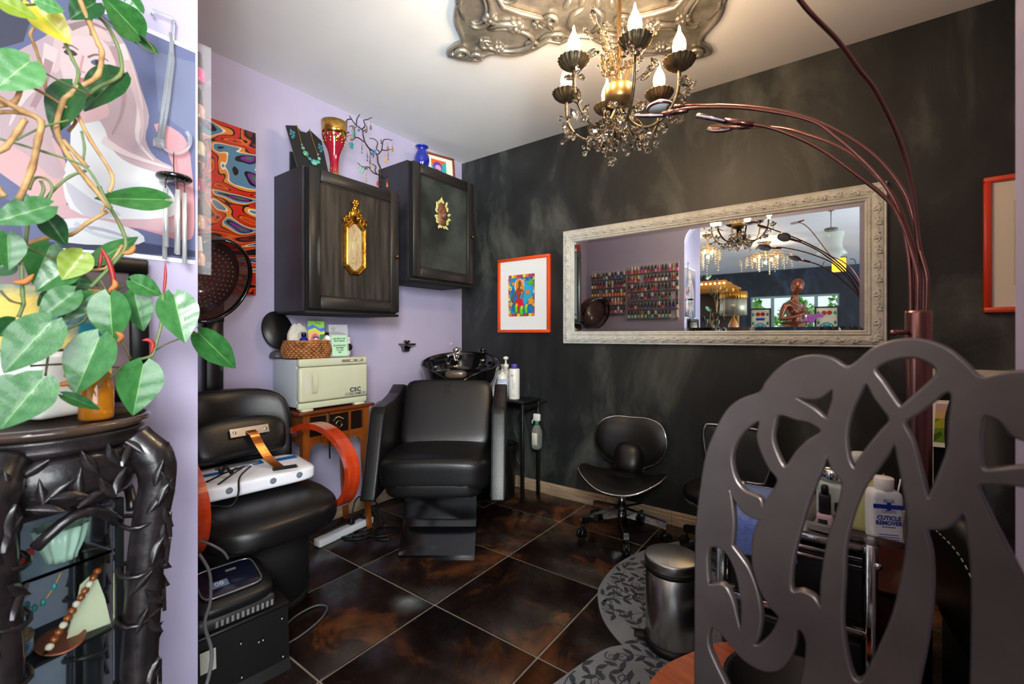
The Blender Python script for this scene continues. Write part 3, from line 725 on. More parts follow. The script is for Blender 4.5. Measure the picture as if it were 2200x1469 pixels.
# ------------------------------------------------------------------ side table, towel warmer and the things on it
M_oak = mat('honey_brown_wood', (140, 74, 26), .3, var=(104, 50, 16), vscale=7, stretch=(1, 1, .25), coat=.2)
M_oak_top = mat('red_brown_table_top', (112, 52, 24), .25, var=(88, 38, 16), vscale=9, stretch=(1, .2, 1), coat=.2)
t = thing('side_table', 'honey-brown wooden side table under the towel warmer', 'table', (.022, -1.275, 0))
D_, W_ = .285, .44
mb = MB(); mb.rbox((D_ / 2, 0, .706), (D_, W_, .018), .005, 2); mb.build('table_top', M_oak_top, t)
for sx, sy in ((0, -1), (0, 1), (1, -1), (1, 1)):
    x = .04 if sx == 0 else D_ - .035; y = sy * (W_ / 2 - .045); leg = MB(); q = []
    for z, ox, w in ((.697, 0, .036), (.55, 0, .034), (.4, .002, .03), (.2, .012, .026), (0, .03, .022)):
        q.append((z, x + (ox * .5 if sx else -ox * .2), y + sy * ox * .8, w))
    vs = []; fs = []
    for z, a, b, w in q:
        for i, j in ((-1, -1), (1, -1), (1, 1), (-1, 1)): vs.append((a + i * w / 2, b + j * w / 2, z))
    for k in range(4):
        for i in range(4): fs.append((k * 4 + i, k * 4 + (i + 1) % 4, k * 4 + 4 + (i + 1) % 4, k * 4 + 4 + i))
    fs += [(0, 1, 2, 3), (16, 17, 18, 19)]
    leg.add(vs, fs); leg.build('leg', M_oak, t)
ap = [(-.165, .697), (.165, .697), (.165, .5), (.13, .53), (.07, .545), (.03, .525), (0, .515), (-.03, .525), (-.07, .545), (-.13, .53), (-.165, .5)]
mb = MB(); mb.ab((D_ - .05, -.165, .555), (D_ - .028, .165, .58)); mb.ab((D_ - .05, -.165, .68), (D_ - .028, .165, .697)); mb.build('drawer_rail', M_oak, t)
apron = [(-.165, .558), (.165, .558), (.165, .5), (.15, .51), (.13, .535), (.1, .54), (.07, .53), (.04, .51), (.0, .505), (-.04, .51), (-.07, .53), (-.1, .54), (-.13, .535), (-.15, .51), (-.165, .5)]
MB().prism(apron, D_ - .046, D_ - .03, 'x').build('apron', M_oak, t)
for y in (-.1775, .1775): MB().ab((.05, y - .008, .55), (D_ - .05, y + .008, .697)).build('side_panel', M_oak, t)
M_dark_drawer = mat('ebonised_drawer', (26, 16, 14), .3)
for a, b in ((-.165, -.06), (-.05, .07), (.08, .165)): MB().ab((D_ - .045, a, .582), (D_ - .03, b, .678)).build('drawer', M_dark_drawer, t)
MB().ab((D_ - .045, -.06, .58), (D_ - .022, -.05, .68)).build('divider', M_oak, t)
MB().ab((D_ - .045, .07, .58), (D_ - .022, .08, .68)).build('divider', M_oak, t)
hm = MB(); M_pewter = mat('pale_brass', (190, 170, 120), .3, 1)
hm.tube([(D_ - .024, .01 + .018 * math.cos(a), .622 + .018 * math.sin(a)) for a in [2 * PI * i / 16 for i in range(16)]], .002, 6, True)
for i in range(9): hm.ball((D_ - .026, -.02 + .007 * i, .645 + .012 * math.sin(i * .5) + .0015 * i), .0045, 7, 5)
hm.build('drawer_pull', M_pewter, t)
MB().tube(spline([(D_ - .02, -.05, .695), (D_ - .015, -.052, .6), (D_ - .016, -.05, .5), (D_ - .03, -.04, .45)], 5), .004, 7).build('power_lead', M_cable, t)

# towel warmer cabinet, facing the room
M_wgrey = mat('pale_grey_enamel', (172, 178, 186), .4)
M_wcream = mat('cream_enamel', (192, 195, 170), .35, var=(184, 186, 158), vscale=3)
t = thing('towel_warmer', 'cream towel warmer cabinet on the side table', 'appliance', (.028, -1.302, .7045))
w = .39; z0, z1 = .03, .272
MB().rbox((.128, 0, .15), (.245, w - .006, .24), .008, 2).build('body', M_wgrey, t)
MB().rbox((.265, 0, .255), (.035, w, .04), .008, 2).build('top_fascia', M_wcream, t)
MB().rbox((.262, 0, .04), (.03, w, .032), .006, 2).build('bottom_fascia', M_wcream, t)
d = MB().rbox((.266, 0, .146), (.038, w, .174), .012, 3).build('door', M_wcream, t)
X = .2855
MB().pillow(s2([(-.165, .12), (-.15, .095), (-.135, .12), (-.13, .16), (-.135, .195), (-.15, .21), (-.165, .195), (-.17, .16)], 3), lambda u, v, q: (X + q * .5 - .0005, u, v), .003, rings=4).build('handle_recess', mat('cream_shadow_enamel', (190, 188, 172), .4), d)
MB().strip(spline([(X - .004, -.12, .205), (X + .006, -.12, .19), (X + .011, -.12, .15), (X + .006, -.12, .115), (X - .004, -.12, .098)], 4), (0, 1, 0), .026, .006).build('handle', M_wcream, d)
M_ink = mat('black_ink', (22, 22, 24), .6)
fmx = lambda y, z, x=X + .0006: frame_mat((x, y, z), (0, 1, 0), (0, 0, 1))
words('lettering', 'CSC', d, fmx(.115, .098), .03, M_ink, bold=.0012, xs=1.15, space=1.1)
words('lettering', 'UV TOWEL WARMER 2 IN 1', d, fmx(.118, .076), .021, M_ink, bold=.0004, xs=.5)
sw = MB().rbox((.283, .1, .257), (.004, .13, .014), .0065, 3).build('switch_plate', mat('taupe_plastic', (122, 110, 98), .45), t)
for y in (.095, .14): MB().rbox((.2855, y, .257), (.004, .024, .009), .004, 2).build('rocker_switch', M_wcream, sw)
for y in (-.15, .15): MB().rbox((.262, y, .018), (.04, .06, .014), .004, 1).build('foot', M_wcream, t)
for y in (-.15, .15): MB().rbox((.03, y, .021), (.04, .05, .02), .004, 1).build('foot', M_black_satin, t)
WT = .7045 + .2755          # top of the warmer

# wicker basket
M_wick = mat('brown_wicker', (168, 108, 60), .55, var=(116, 68, 34), vscale=40, bump=.2, bscale=120)
bx, by = .175, -1.385
t = thing('wicker_basket', 'round brown wicker basket on top of the towel warmer', 'basket', (bx, by, WT - .0005))
mb = MB()
for k in range(8):
    z = .006 + k * .0105; rr = .105 + .014 * math.sin(PI * (k + .8) / 8.5)
    n = 30
    for i in range(n):
        a = 2 * PI * (i + .5 * (k % 2)) / n
        mb.ball((rr * math.cos(a), rr * math.sin(a), z), (.006, .0135, .0065), 6, 5, rot=Matrix.Rotation(a, 3, 'Z'))
o = mb.build('woven_side', M_wick, t); o['kind'] = 'stuff'
MB().lathe([(0, .004), (.1, .004), (.106, .03), (.108, .08), (.104, .08), (.098, .03), (.094, .01), (0, .01)], 30).build('lining', M_wick, t)
MB().tube([(.108 * math.cos(a), .108 * math.sin(a), .086) for a in [2 * PI * i / 30 for i in range(30)]], .006, 7, True).build('rim', M_wick, t)
# in the basket
M_calico = mat('calico_cloth', (214, 208, 196), .9, var=(196, 188, 172), vscale=14, bump=.3, bscale=60)
cb = thing('drawstring_bag', 'calico drawstring bag with blue round print in the basket', 'bag', (bx - .055, by - .02, WT + .011))
MB().super((0, 0, .085), (.05, .105, .17), 3.2, 8, fn=lambda v: Vector((v.x * (1 - max(0, v.z) * 3), v.y * (1 - max(0, v.z - .03) * 5), v.z + .004 * math.sin(v.y * 160) * max(0, v.z) * 12))).build('bag', M_calico, cb)
M_navy = mat('navy_print', (40, 60, 120), .8)
mb = MB()
for k in range(5):
    z = .085 + k * .008; h = .022 * math.sqrt(max(.05, 1 - ((k - 2) / 2.6) ** 2)); mb.tube([(.0275, y * h + .014, z + .002 * math.sin(y * 5)) for y in [-1 + .2 * i for i in range(11)]], .0009, 5)
mb.tube([(.0275, .014 + .026 * math.cos(a), .1 + .026 * math.sin(a)) for a in [2 * PI * i / 20 for i in range(20)]], .0008, 5, True)
mb.build('round_print', M_navy, cb)
bt = thing('bottle', 'small cobalt blue bottle with black cap in the basket', 'bottle', (bx + .035, by - .035, WT + .011))
MB().lathe([(0, 0), (.023, 0), (.025, .004), (.025, .075), (.02, .088), (.011, .096), (.011, .1), (0, .1)], 22).build('body', M_cobalt, bt)
MB().lathe([(.0125, .1), (.0125, .118), (.008, .12), (0, .12)], 18).build('cap', M_black_satin, bt)
mb = MB()
for k in range(4): mb.tube([(.0254 * math.cos(a), .0254 * math.sin(a), .07 - .007 * k) for a in [-1.1 + .12 * i for i in range(9 - k)]], .0011, 5)
mb.build('label_lines', mat('white_ink', (230, 232, 240), .5), bt)
bk_ = bpy.data.objects.new('booklet', None); COL.objects.link(bk_)
tag(bk_, 'colourful painted-cover booklet propped in the basket', 'booklet')
ml = frame_mat((bx - .02, by + .022, WT + .0125), (.25, .968, .0), (-.2, .13, .97)); bk_.matrix_basis = ml
MB().ab((0, 0, -.006), (.085, .19, -.0006)).build('pages', mat('page_white', (235, 232, 222), .7), bk_)
art('cover_print', bk_, TX((0, 0, 0)), .085, .19, [('8fc24a', rect(0, .8, 1, 1)), ('3a7ad0', [(0, .82), (.3, .9), (.7, .78), (1, .82), (1, .68), (.6, .64), (.3, .74), (0, .66)]), ('d8d048', [(.0, .72), (.4, .8), (.8, .68), (1, .72), (1, .62), (.7, .6), (.4, .7), (0, .62)]),
     ('2f7a52', [(.7, .6), (1, .62), (1, .1), (.75, .2), (.6, .4)]), ('d86a4a', ell(.42, .35, .3, .28)), ('b83a3a', ell(.4, .2, .24, .12)), ('2a4a8a', ell(.45, .5, .2, .05)), ('f0e0c8', ell(.46, .47, .12, .02)), ('e08a4a', rect(.0, .0, .6, .08))], 'e8b088')
words('title_lettering', 'The', bk_, TX((.05, .178, .0016)), .018, mat('dark_blue_ink', (30, 50, 90), .5))
tb_ = thing('lotion_tube', 'white tube with orange-banded cap leaning in the basket', 'tube', (bx + .045, by + .035, WT + .03))
rt = Vector((.1, .55, .75)).normalized().to_track_quat('Z', 'Y').to_matrix()
MB().lathe([(0, 0), (.018, 0), (.019, .01), (.019, .07), (.017, .075)], 20, (0, 0, 0), rt).build('body', M_white_plastic, tb_)
MB().lathe([(.0185, .066), (.0195, .068), (.0195, .074), (.0185, .076)], 20, (0, 0, 0), rt).build('band', mat('amber_band', (226, 160, 40), .4), tb_)
MB().lathe([(.0185, .076), (.0185, .096), (.016, .099), (0, .099)], 20, (0, 0, 0), rt).build('cap', M_white_plastic, tb_)
bb = thing('pot', 'small black lidded pot behind the lotion tube', 'pot', (bx + .005, by + .06, WT + .011))
MB().lathe([(0, 0), (.02, 0), (.022, .004), (.022, .05), (.019, .052)], 18).build('body', M_black_satin, bb)
MB().lathe([(.024, .052), (.024, .07), (.022, .072), (0, .072)], 18).build('lid', M_black_satin, bb)
# black round tabletop mirror behind the basket
t = thing('round_mirror', 'black oval back of a pedestal mirror behind the basket', 'mirror', (.048, -1.475, WT - .0005))
qm = Matrix.Rotation(R(75), 3, 'Y')
MB().lathe([(0, -.012), (.08, -.012), (.098, -.008), (.102, 0), (.098, .008), (0, .01)], 36, (0, .0, .145), qm @ Matrix.Diagonal((1.02, .8, 1)).to_3x3()).build('mirror_disc', M_black_satin, t)
MB().lathe([(0, 0), (.04, 0), (.04, .008), (.034, .025), (.026, .032), (.018, .036), (0, .036)], 26, flute=0).build('base', mat('dark_grey_plastic', (72, 66, 70), .4), t)
# wax heater behind, and the sign
t = thing('wax_heater', 'white and steel wax heater behind the green sign', 'appliance', (.098, -1.185, WT - .0005))
MB().rbox((0, 0.0, .055), (.13, .15, .11), .012, 2).build('body', M_white_plastic, t)
MB().lathe([(.07, .11), (.074, .114), (.072, .122), (.05, .134), (0, .138)], 30).build('lid', M_steel, t)
MB().lathe([(.004, .138), (.004, .147), (.012, .151), (.012, .162), (.0, .163)], 14).build('lid_knob', M_black_satin, t)
kn = MB().lathe([(.0, 0), (.02, 0), (.02, .01), (.016, .014), (0, .014)], 22, (0, 0, 0), Matrix.Rotation(PI / 2, 3, 'Y')); kn.build('dial', M_black_satin, t, (.066, .055, .05))
for k in range(2): MB().ab((.0655, .025, .09 - k * .009), (.0657, .065 - .01 * k, .092 - k * .009)).build('lettering', M_ink, t)
t = bpy.data.objects.new('sign_holder', None); COL.objects.link(t)
t.matrix_basis = frame_mat((.235, -1.285, WT + .0005), (.10, .995, 0), (-.12, 0, .99)); tag(t, 'clear acrylic stand with pale green treatment sign', 'sign')
MB().ab((0, 0, -.003), (.108, .176, -.0012)).build('acrylic_sheet', M_clear, t)
MB().ab((.012, .004, -.001), (.098, .118, 0)).build('card', mat('mint_green_card', (172, 214, 178), .7), t)
MB().ab((0, -.0005, -.05), (.108, .002, -.003)).build('foot', M_clear, t)
for i, (s, sz) in enumerate((('ASK ABOUT OUR', .0105), ('NEW & SPECIAL', .0105), ('', 0), ('DETOXIFICATION', .0105), ('TREATMENT', .0105), ('VIA YOUR', .0105), ('FEET', .0105))):
    if s: words('lettering', s, t, TX((.055, .098 - i * .0125, .0006)), sz, M_ink, bold=.0004, xs=.85)

# chrome wall bracket and small hook on the lavender wall
t = thing('wall_bracket', 'flared dark chrome bracket on the lavender wall beside the basin', 'bracket', (.0, -.586, .985))
M_dchrome = mat('dark_chrome', (120, 112, 106), .2, 1)
mb = MB(); vs = []
prof = [(.0, .022), (.02, .024), (.032, .03), (.042, .044), (.048, .05), (.054, .05), (.056, .046)]
for z, r_ in prof:
    for i, j in ((-1, 0), (1, 0), (1, 1), (-1, 1)): vs.append((.001 + j * r_ * 1.3, i * r_, z))
mb.add(vs, [(k * 4 + i, k * 4 + (i + 1) % 4, k * 4 + 4 + (i + 1) % 4, k * 4 + 4 + i) for k in range(len(prof) - 1) for i in range(4)] + [(0, 1, 2, 3), [len(vs) - 4 + i for i in range(4)]])
mb.build('body', M_dchrome, t)
MB().lathe([(.012, .056), (.012, .064), (.022, .066), (.022, .074), (.018, .077), (0, .077)], 18, (.03, 0, 0)).build('knob', M_dchrome, t)
t = thing('adhesive_hook', 'tiny clear adhesive hook near the wall corner', 'hook', (.0, -.122, 1.02))
MB().rbox((.003, 0, .01), (.005, .022, .02), .002, 2).build('plate', mat('milky_plastic', (200, 186, 204), .3), t)
MB().tube(spline([(.005, 0, .012), (.012, .0, .004), (.018, .004, .006), (.018, .02, .012)], 4), .002, 6).build('hook', mat('milky_plastic', (200, 186, 204), .3), t)

# socket strip and cables on the floor under the table
t = thing('power_strip', 'white power strip with black plugs on the floor by the table', 'power strip', (.24, -1.20, 0), R(96))
MB().rbox((0, 0, .02), (.36, .055, .04), .008, 2).build('case', M_white_plastic, t)
for x in (.04, .13):
    MB().rbox((x, 0, .058), (.03, .036, .04), .008, 2).build('plug', M_black_satin, t)
lead('cable', 'black cable arching up from a plug on the power strip', [(.24, -1.16, .09), (.22, -1.12, .16), (.2, -1.06, .15), (.24, -1.0, .05), (.3, -1.03, .006), (.4, -1.1, .006)], .004)
lead('cable', 'second black cable arching from the power strip', [(.235, -1.07, .09), (.21, -1.03, .14), (.2, -.97, .1), (.22, -.95, .02), (.3, -.99, .006), (.34, -1.1, .006), (.25, -1.28, .006)], .004)
lead('cable', 'tangled black cable lying on the tiles by the table leg', [(.33, -1.16, .005), (.42, -1.12, .005), (.46, -1.04, .005), (.4, -.98, .005), (.33, -1.02, .006), (.36, -1.1, .01), (.45, -1.14, .006), (.5, -1.1, .005)], .0045)
lead('cable', 'flat loop of black cable on the floor behind shampoo chair', [(.3, -1.25, .005), (.36, -1.2, .005), (.38, -1.1, .012), (.3, -1.08, .006), (.27, -1.16, .006), (.33, -1.22, .006)], .004)
# ------------------------------------------------------------------ shampoo chair and basin in the corner
t = thing('shampoo_chair', 'black leather shampoo chair with glossy basin in the corner', 'salon chair', (.838, -1.087, 0), YAW)
pp = [(0, 0), (.0, .012), (.03, .05), (.085, .118), (.105, .15), (.115, .33), (.55, .33), (.62, .3), (.8, .3), (.98, .28), (.98, 0)]
mb = MB(); mb.prism([(a, b) for a, b in pp], -.188, .188, 'x'); mb.build('pedestal', M_black_gloss, t)
MB().rbox((0, .80, .53), (.30, .26, .5), .03, 3).build('basin_column', M_black_satin, t)
# seat
MB().super((0, .13, .425), (.55, .52, .165), 5.5, 11, fn=lambda w: Vector((w.x, w.y, w.z + .02 * (-w.y) * 2 + (.012 if w.z > 0 else 0) * math.cos(w.x * 5)))).build('seat', M_black_leather, t)
MB().super((0, .02, .375), (.46, .3, .09), 6, 6).build('seat_base', M_black_satin, t)
# backrest, leaning back
tl = Matrix.Rotation(R(-26), 3, 'X')
MB().super((0, .405, .635), (.515, .13, .40), 8, 11, rot=tl).build('backrest', M_black_leather, t)
bl = frame_mat(Vector((-.005, .405, .635)) + tl @ Vector((0, -.0665, .135)), (1, 0, 0), tl @ Vector((0, 0, 1)))
eb = MB(); eb.M = bl
for a, b, c, d in ((-.022, -.022, -.0205, .022), (.0205, -.022, .022, .022), (-.022, .0205, .022, .022), (-.022, -.022, .022, -.0205), (-.015, -.01, .015, -.0085), (-.015, -.016, .015, -.0145)): eb.ab((a, b, -.002), (c, d, .0012))
eb.tube([(-.014, .002, 0), (-.007, .014, .0005), (0, .002, 0), (.007, .014, .0005), (.014, .002, 0)], .0009, 5)
eb.build('embossed_badge', M_black_satin, t)
# arms: padded side panels whose front edge leans forward at the foot
for s in (-1, 1):
    prof = [(-.115, .318), (-.06, .45), (.0, .60), (.045, .71), (.07, .732), (.2, .74), (.36, .765), (.47, .805), (.55, .79), (.52, .6), (.42, .33), (.2, .318)]
    mb = MB(); th = .075
    bm = bmesh.new(); vv = [bm.verts.new((0, p[0], p[1])) for p in prof]; f = bm.faces.new(vv)
    r_ = bmesh.ops.extrude_face_region(bm, geom=[f]); bmesh.ops.translate(bm, vec=(th, 0, 0), verts=[v for v in r_['geom'] if isinstance(v, bmesh.types.BMVert)])
    bmesh.ops.recalc_face_normals(bm, faces=bm.faces[:])
    bmesh.ops.bevel(bm, geom=bm.edges[:], offset=.012, segments=3, profile=.6, affect='EDGES')
    bm.verts.ensure_lookup_table(); bm.verts.index_update()
    x0 = .268 if s > 0 else -.343
    mb.add([(v.co.x + x0, v.co.y, v.co.z) for v in bm.verts], [[v.index for v in f.verts] for f in bm.faces], True); bm.free()
    a_ = mb.build('arm', M_black_leather, t)
    for dx in (.006, th - .006):
        MB().tube(spline([(x0 + dx, -.116, .325), (x0 + dx, -.062, .45), (x0 + dx, -.004, .60), (x0 + dx, .042, .715), (x0 + dx, .075, .736), (x0 + dx, .2, .744)], 4), .0022, 5).build('piping', M_black_satin, a_)
# basin: rim dips to a neck notch at the front
bx0, by0 = .035, .745
def rimz(a): return .925 + .055 * math.sin(a) + (-.05 * math.exp(-((a + PI / 2) / .38) ** 2) - .05 * math.exp(-((a - 3 * PI / 2) / .38) ** 2))
def basin(u, v):
    a = -PI / 2 + 2 * PI * u; ca, sa = math.cos(a), math.sin(a); rz = rimz(a if a < PI else a - 2 * PI)
    # v: 0 outside foot -> .5 rim -> 1 inside bottom
    ks = [(0, .13, -.27), (.16, .2, -.2), (.3, .242, -.1), (.42, .258, -.02), (.47, .262, -.004), (.5, .258, .002), (.54, .248, -.004), (.62, .238, -.04), (.74, .21, -.1), (.87, .14, -.135), (1, .02, -.145)]
    for i in range(len(ks) - 1):
        if v <= ks[i + 1][0] + 1e-6:
            f = (v - ks[i][0]) / (ks[i + 1][0] - ks[i][0]); r0 = ks[i][1] + f * (ks[i + 1][1] - ks[i][1]); dz = ks[i][2] + f * (ks[i + 1][2] - ks[i][2]); break
    g = max(0, 1 - abs(dz) / .2)
    z = .925 + dz + (rz - .925) * g
    return (bx0 + r0 * ca, by0 + r0 * sa * 1.02, z)
MB().grid(basin, 64, 34, closed_u=True).build('basin', M_black_gloss, t)
MB().super((bx0, by0 - .258, .862), (.13, .05, .05), 3, 6).build('neck_rest', mat('brown_gel_pad', (74, 60, 48), .25), t)
tapo = MB(); tapo.cyl((bx0 - .05, by0 + .185, .925), (bx0 - .05, by0 + .17, .975), .02); tapo.tube(spline([(bx0 - .05, by0 + .17, .965), (bx0 - .08, by0 + .13, .962), (bx0 - .105, by0 + .11, .95)], 4), .011, 8)
tp_o = tapo.build('tap', M_chrome, t)
MB().lathe([(.0, 0), (.03, 0), (.031, .008), (.026, .016), (.012, .017), (.008, .012), (0, .012)], 14, (bx0 - .045, by0 + .16, .983), Matrix.Rotation(R(55), 3, 'X'), flute=.08, nf=7).build('tap_wheel', mat('grey_chrome', (170, 168, 164), .25, 1), tp_o)
sp_ = MB(); sp_.lathe([(.012, 0), (.013, .03), (.022, .05), (.023, .06), (0, .062)], 16, (bx0 + .135, by0 + .15, .925)); sp_.ball((bx0 + .135, by0 + .15, .995), (.028, .02, .014), 10, 6)
so_ = sp_.build('spray_head', M_black_gloss, t)
MB().lathe([(.019, 0), (.019, .012), (.015, .014)], 16, (bx0 + .135, by0 + .15, .915)).build('spray_collar', M_chrome, so_)
MB().tube(spline([(bx0 + .15, by0 + .16, .98), (bx0 + .2, by0 + .1, .95), (bx0 + .215, by0 - .02, .92), (bx0 + .17, by0 - .1, .88)], 5), .005, 7).build('spray_hose', M_black_satin, t)
MB().lathe([(.02, 0), (.02, .004), (.008, .005), (0, .003)], 18, (bx0, by0, .782)).build('drain', M_chrome, t)

# black waste bin and small black table behind the shampoo chair
t = thing('waste_bin', 'black plastic waste bin under the little bottle table', 'bin', (.565, -.235, 0))
MB().lathe([(0, 0), (.10, 0), (.105, .006), (.12, .33), (.124, .335), (.124, .35), (.118, .35), (.114, .335), (.098, .01), (0, .01)], 30).build('body', M_black_satin, t)
MB().lathe([(.119, .348), (.126, .346), (.128, .355), (.122, .362)], 30).build('rim', M_black_satin, t)
t = thing('bottle_table', 'small black metal table holding hair products', 'table', (.60, -.15, 0))
MB().rbox((0, 0, .655), (.36, .22, .016), .004, 1).build('table_top', M_black_satin, t)
for x in (-.165, .165):
    for y in (-.095, .095): MB().rbox((x, y, .3235), (.022, .022, .647), .003, 1).build('leg', M_black_satin, t)
for x in (-.165, .165): MB().rbox((x, 0, .62), (.012, .17, .03), .002, 1).build('rail', M_black_satin, t)
MB().tube(spline([(.14, -.1, .6), (.12, -.125, .5), (.155, -.125, .4), (.13, -.12, .32), (.16, -.115, .25)], 6), .006, 6).build('hanging_strap', M_black_satin, t)
TT = .6632
M_bott = mat('white_bottle_plastic', (222, 222, 216), .35)
M_milky = mat('milky_jug_plastic', (214, 216, 210), .3, trans=.25)
M_lblue = mat('pale_blue_label', (196, 212, 232), .6)
M_lineblue = mat('label_blue', (70, 100, 170), .6)
def label_lines(parent, r, zs, a0, a1, m, th=.0012):
    mb = MB()
    for z, k in zs:
        mid, hw_ = (a0 + a1) / 2, (a1 - a0) / 2 * k
        mb.tube([((r + .0004) * math.cos(a), (r + .0004) * math.sin(a), z) for a in [mid - hw_ + 2 * hw_ * i / 6 for i in range(7)]], th, 4)
    return mb.build('label_print', m, parent)
CA = math.atan2(CAM.y + .15, CAM.x - .6)     # direction of the room from the table
j = thing('pump_jug', 'large milky jug with pump and handle on the black table', 'jug', (.515, -.095, TT))
MB().super((0, 0, .095), (.13, .13, .19), 5, 8, fn=lambda w: Vector((w.x * (1 - max(0, w.z - .04) * 5.5), w.y * (1 - max(0, w.z - .04) * 5.5), w.z))).build('body', M_milky, j)
MB().lathe([(.018, .185), (.018, .205), (.022, .206), (.022, .226), (.01, .228), (.007, .232), (.007, .26), (.017, .262), (.019, .268), (.017, .276), (.012, .282), (0, .282)], 18).build('pump', M_bott, j)
MB().tube(spline([(.03, -.03, .16), (.055, -.05, .13), (.055, -.05, .08)], 4), .009, 7).build('handle', M_milky, j)
b = thing('pump_bottle', 'pump bottle with pale blue label on the black table', 'bottle', (.565, -.2, TT))
MB().lathe([(0, 0), (.034, 0), (.036, .004), (.036, .15), (.03, .165), (.014, .17), (.014, .182), (0, .182)], 26).build('body', M_bott, b)
MB().lathe([(.0365, .018), (.0365, .135)], 26).build('label', M_lblue, b)
label_lines(b, .0366, [(.128, 1), (.024, 1), (.115, .6)], CA - .9, CA + .9, M_lineblue, .0016)
label_lines(b, .0366, [(.1, .7), (.092, .6), (.08, .7), (.06, .5), (.05, .6), (.04, .6)], CA - .8, CA + .8, mat('label_grey', (130, 136, 150), .6), .0008)
MB().lathe([(.012, .182), (.014, .184), (.014, .198), (.006, .2), (.006, .222), (.013, .224), (.013, .232), (0, .234)], 16).tube([(0, 0, .228), (.02, -.03, .226), (.022, -.034, .22)], .004, 6).build('pump', mat('frosted_pump', (190, 186, 176), .3, trans=.3), b)
b = thing('shampoo_bottle', 'tall white shampoo bottle with purple cap', 'bottle', (.648, -.175, TT))
MB().lathe([(0, 0), (.036, 0), (.0375, .004), (.0375, .2), (.035, .206), (0, .206)], 28).build('body', M_bott, b)
MB().lathe([(.022, .206), (.022, .236), (.02, .238), (0, .238)], 20).build('cap', mat('purple_cap', (84, 62, 160), .3), b)
lm_ = mat('label_charcoal', (70, 70, 78), .6)
def glyph(parent, r, s, z, size, m, a):
    return words('lettering', s, parent, frame_mat((r * math.cos(a), r * math.sin(a), z), (-math.sin(a), math.cos(a), 0), (0, 0, 1)), size, m)
glyph(b, .0392, 'yp', .165, .026, lm_, CA - .35)
mb = MB()
for k in range(2):
    a = CA - .3 + .25 * k; mb.tube([(.0378 * math.cos(a), .0378 * math.sin(a), z) for z in (.14 - .02 * k, .07)], .001, 4)
mb.build('label_print', lm_, b)
label_lines(b, .0378, [(.03, .35), (.022, .45)], CA - .8, CA + .5, lm_, .0007)
b = thing('spray_bottle', 'short bottle with cream cap at the left of the jug', 'bottle', (.438, -.15, TT))
MB().lathe([(0, 0), (.024, 0), (.026, .004), (.026, .085), (.016, .1), (.011, .102)], 20).build('body', M_bott, b)
MB().lathe([(.014, .102), (.014, .13), (.009, .134), (.009, .15), (0, .15)], 16).build('cap', mat('cream_cap', (200, 186, 150), .4), b)
b = thing('trigger_spray_bottle', 'clear trigger spray bottle hung beside the table leg', 'bottle', (.80, -.125, .33))
M_pet = mat('clear_bottle', (200, 208, 200), .08, trans=.75, ior=1.2)
MB().super((0, 0, .085), (.06, .06, .17), 5, 7, fn=lambda w: Vector((w.x * (1 - max(0, w.z - .03) * 8), w.y * (1 - max(0, w.z - .03) * 8), w.z))).build('body', M_pet, b)
MB().rbox((0.0, -.0305, .075), (.042, .002, .08), .001, 1).build('label', mat('cream_label', (206, 206, 190), .6), b)
MB().lathe([(.014, .165), (.015, .185), (.012, .19)], 16).build('collar', mat('green_collar', (40, 130, 90), .4), b)
MB().rbox((.0, 0, .215), (.05, .028, .05), .008, 2).tube([(-.02, 0, .21), (-.035, 0, .19), (-.038, 0, .17)], .005, 6).build('trigger_head', M_bott, b)
MB().tube(spline([(0, .0, .24), (0, .03, .3), (0, .12, .31)], 4), .004, 6).build('hanging_wire', M_black_satin, b)

# ------------------------------------------------------------------ pictures and mirror on the dark wall
M_orange_frame = mat('orange_lacquer_frame', (226, 78, 26), .3, coat=.3)
skin = '8a4a22'
ms = [('1f8fc8', rect(0, 0, 1, 1)), ('2fa8d8', ell(.6, .6, .3, .3)), ('1878b8', ell(.8, .2, .2, .15)), ('1a70b0', ell(.2, .4, .12, .3)), ('2464b8', rect(.3, .84, .95, .93))]
cs = ['b03a4a', 'e8d428', 'ee7a20', 'c23a4c']
for i in range(9):
    ms.append((cs[i % 4], rect(i / 9, .93, (i + 1) / 9 - .006, 1))); ms.append((cs[(i + 2) % 4], rect(i / 9, 0, (i + 1) / 9 - .006, .065)))
for i in range(11):
    ms.append((cs[(i + 1) % 4], rect(0, .07 + i * .078, .065, .07 + (i + 1) * .078 - .006))); ms.append((cs[(i + 3) % 4], rect(.955, .07 + i * .078, 1, .07 + (i + 1) * .078 - .006)))
for cx_, cy_, r_, c_ in ((.2, .79, .065, 'f09a30'), (.62, .87, .055, 'f0a838'), (.75, .57, .085, 'ee8424'), (.88, .35, .13, 'f09428'), (.1, .3, .085, 'e8c030')):
    ms += [('7a3a1a', star(cx_, cy_, r_ * 1.15, 1.3, .2)), (c_, star(cx_, cy_, r_, 1.3, .2)), ('c03a2a', ell(cx_, cy_, .014, .014, 8))]
ms += [('58b030', star(.88, .8, .13, 1.2, -.6)), ('e8e048', ell(.085, .68, .06, .05)), ('b03a4a', ell(.085, .68, .025, .022, 10))]
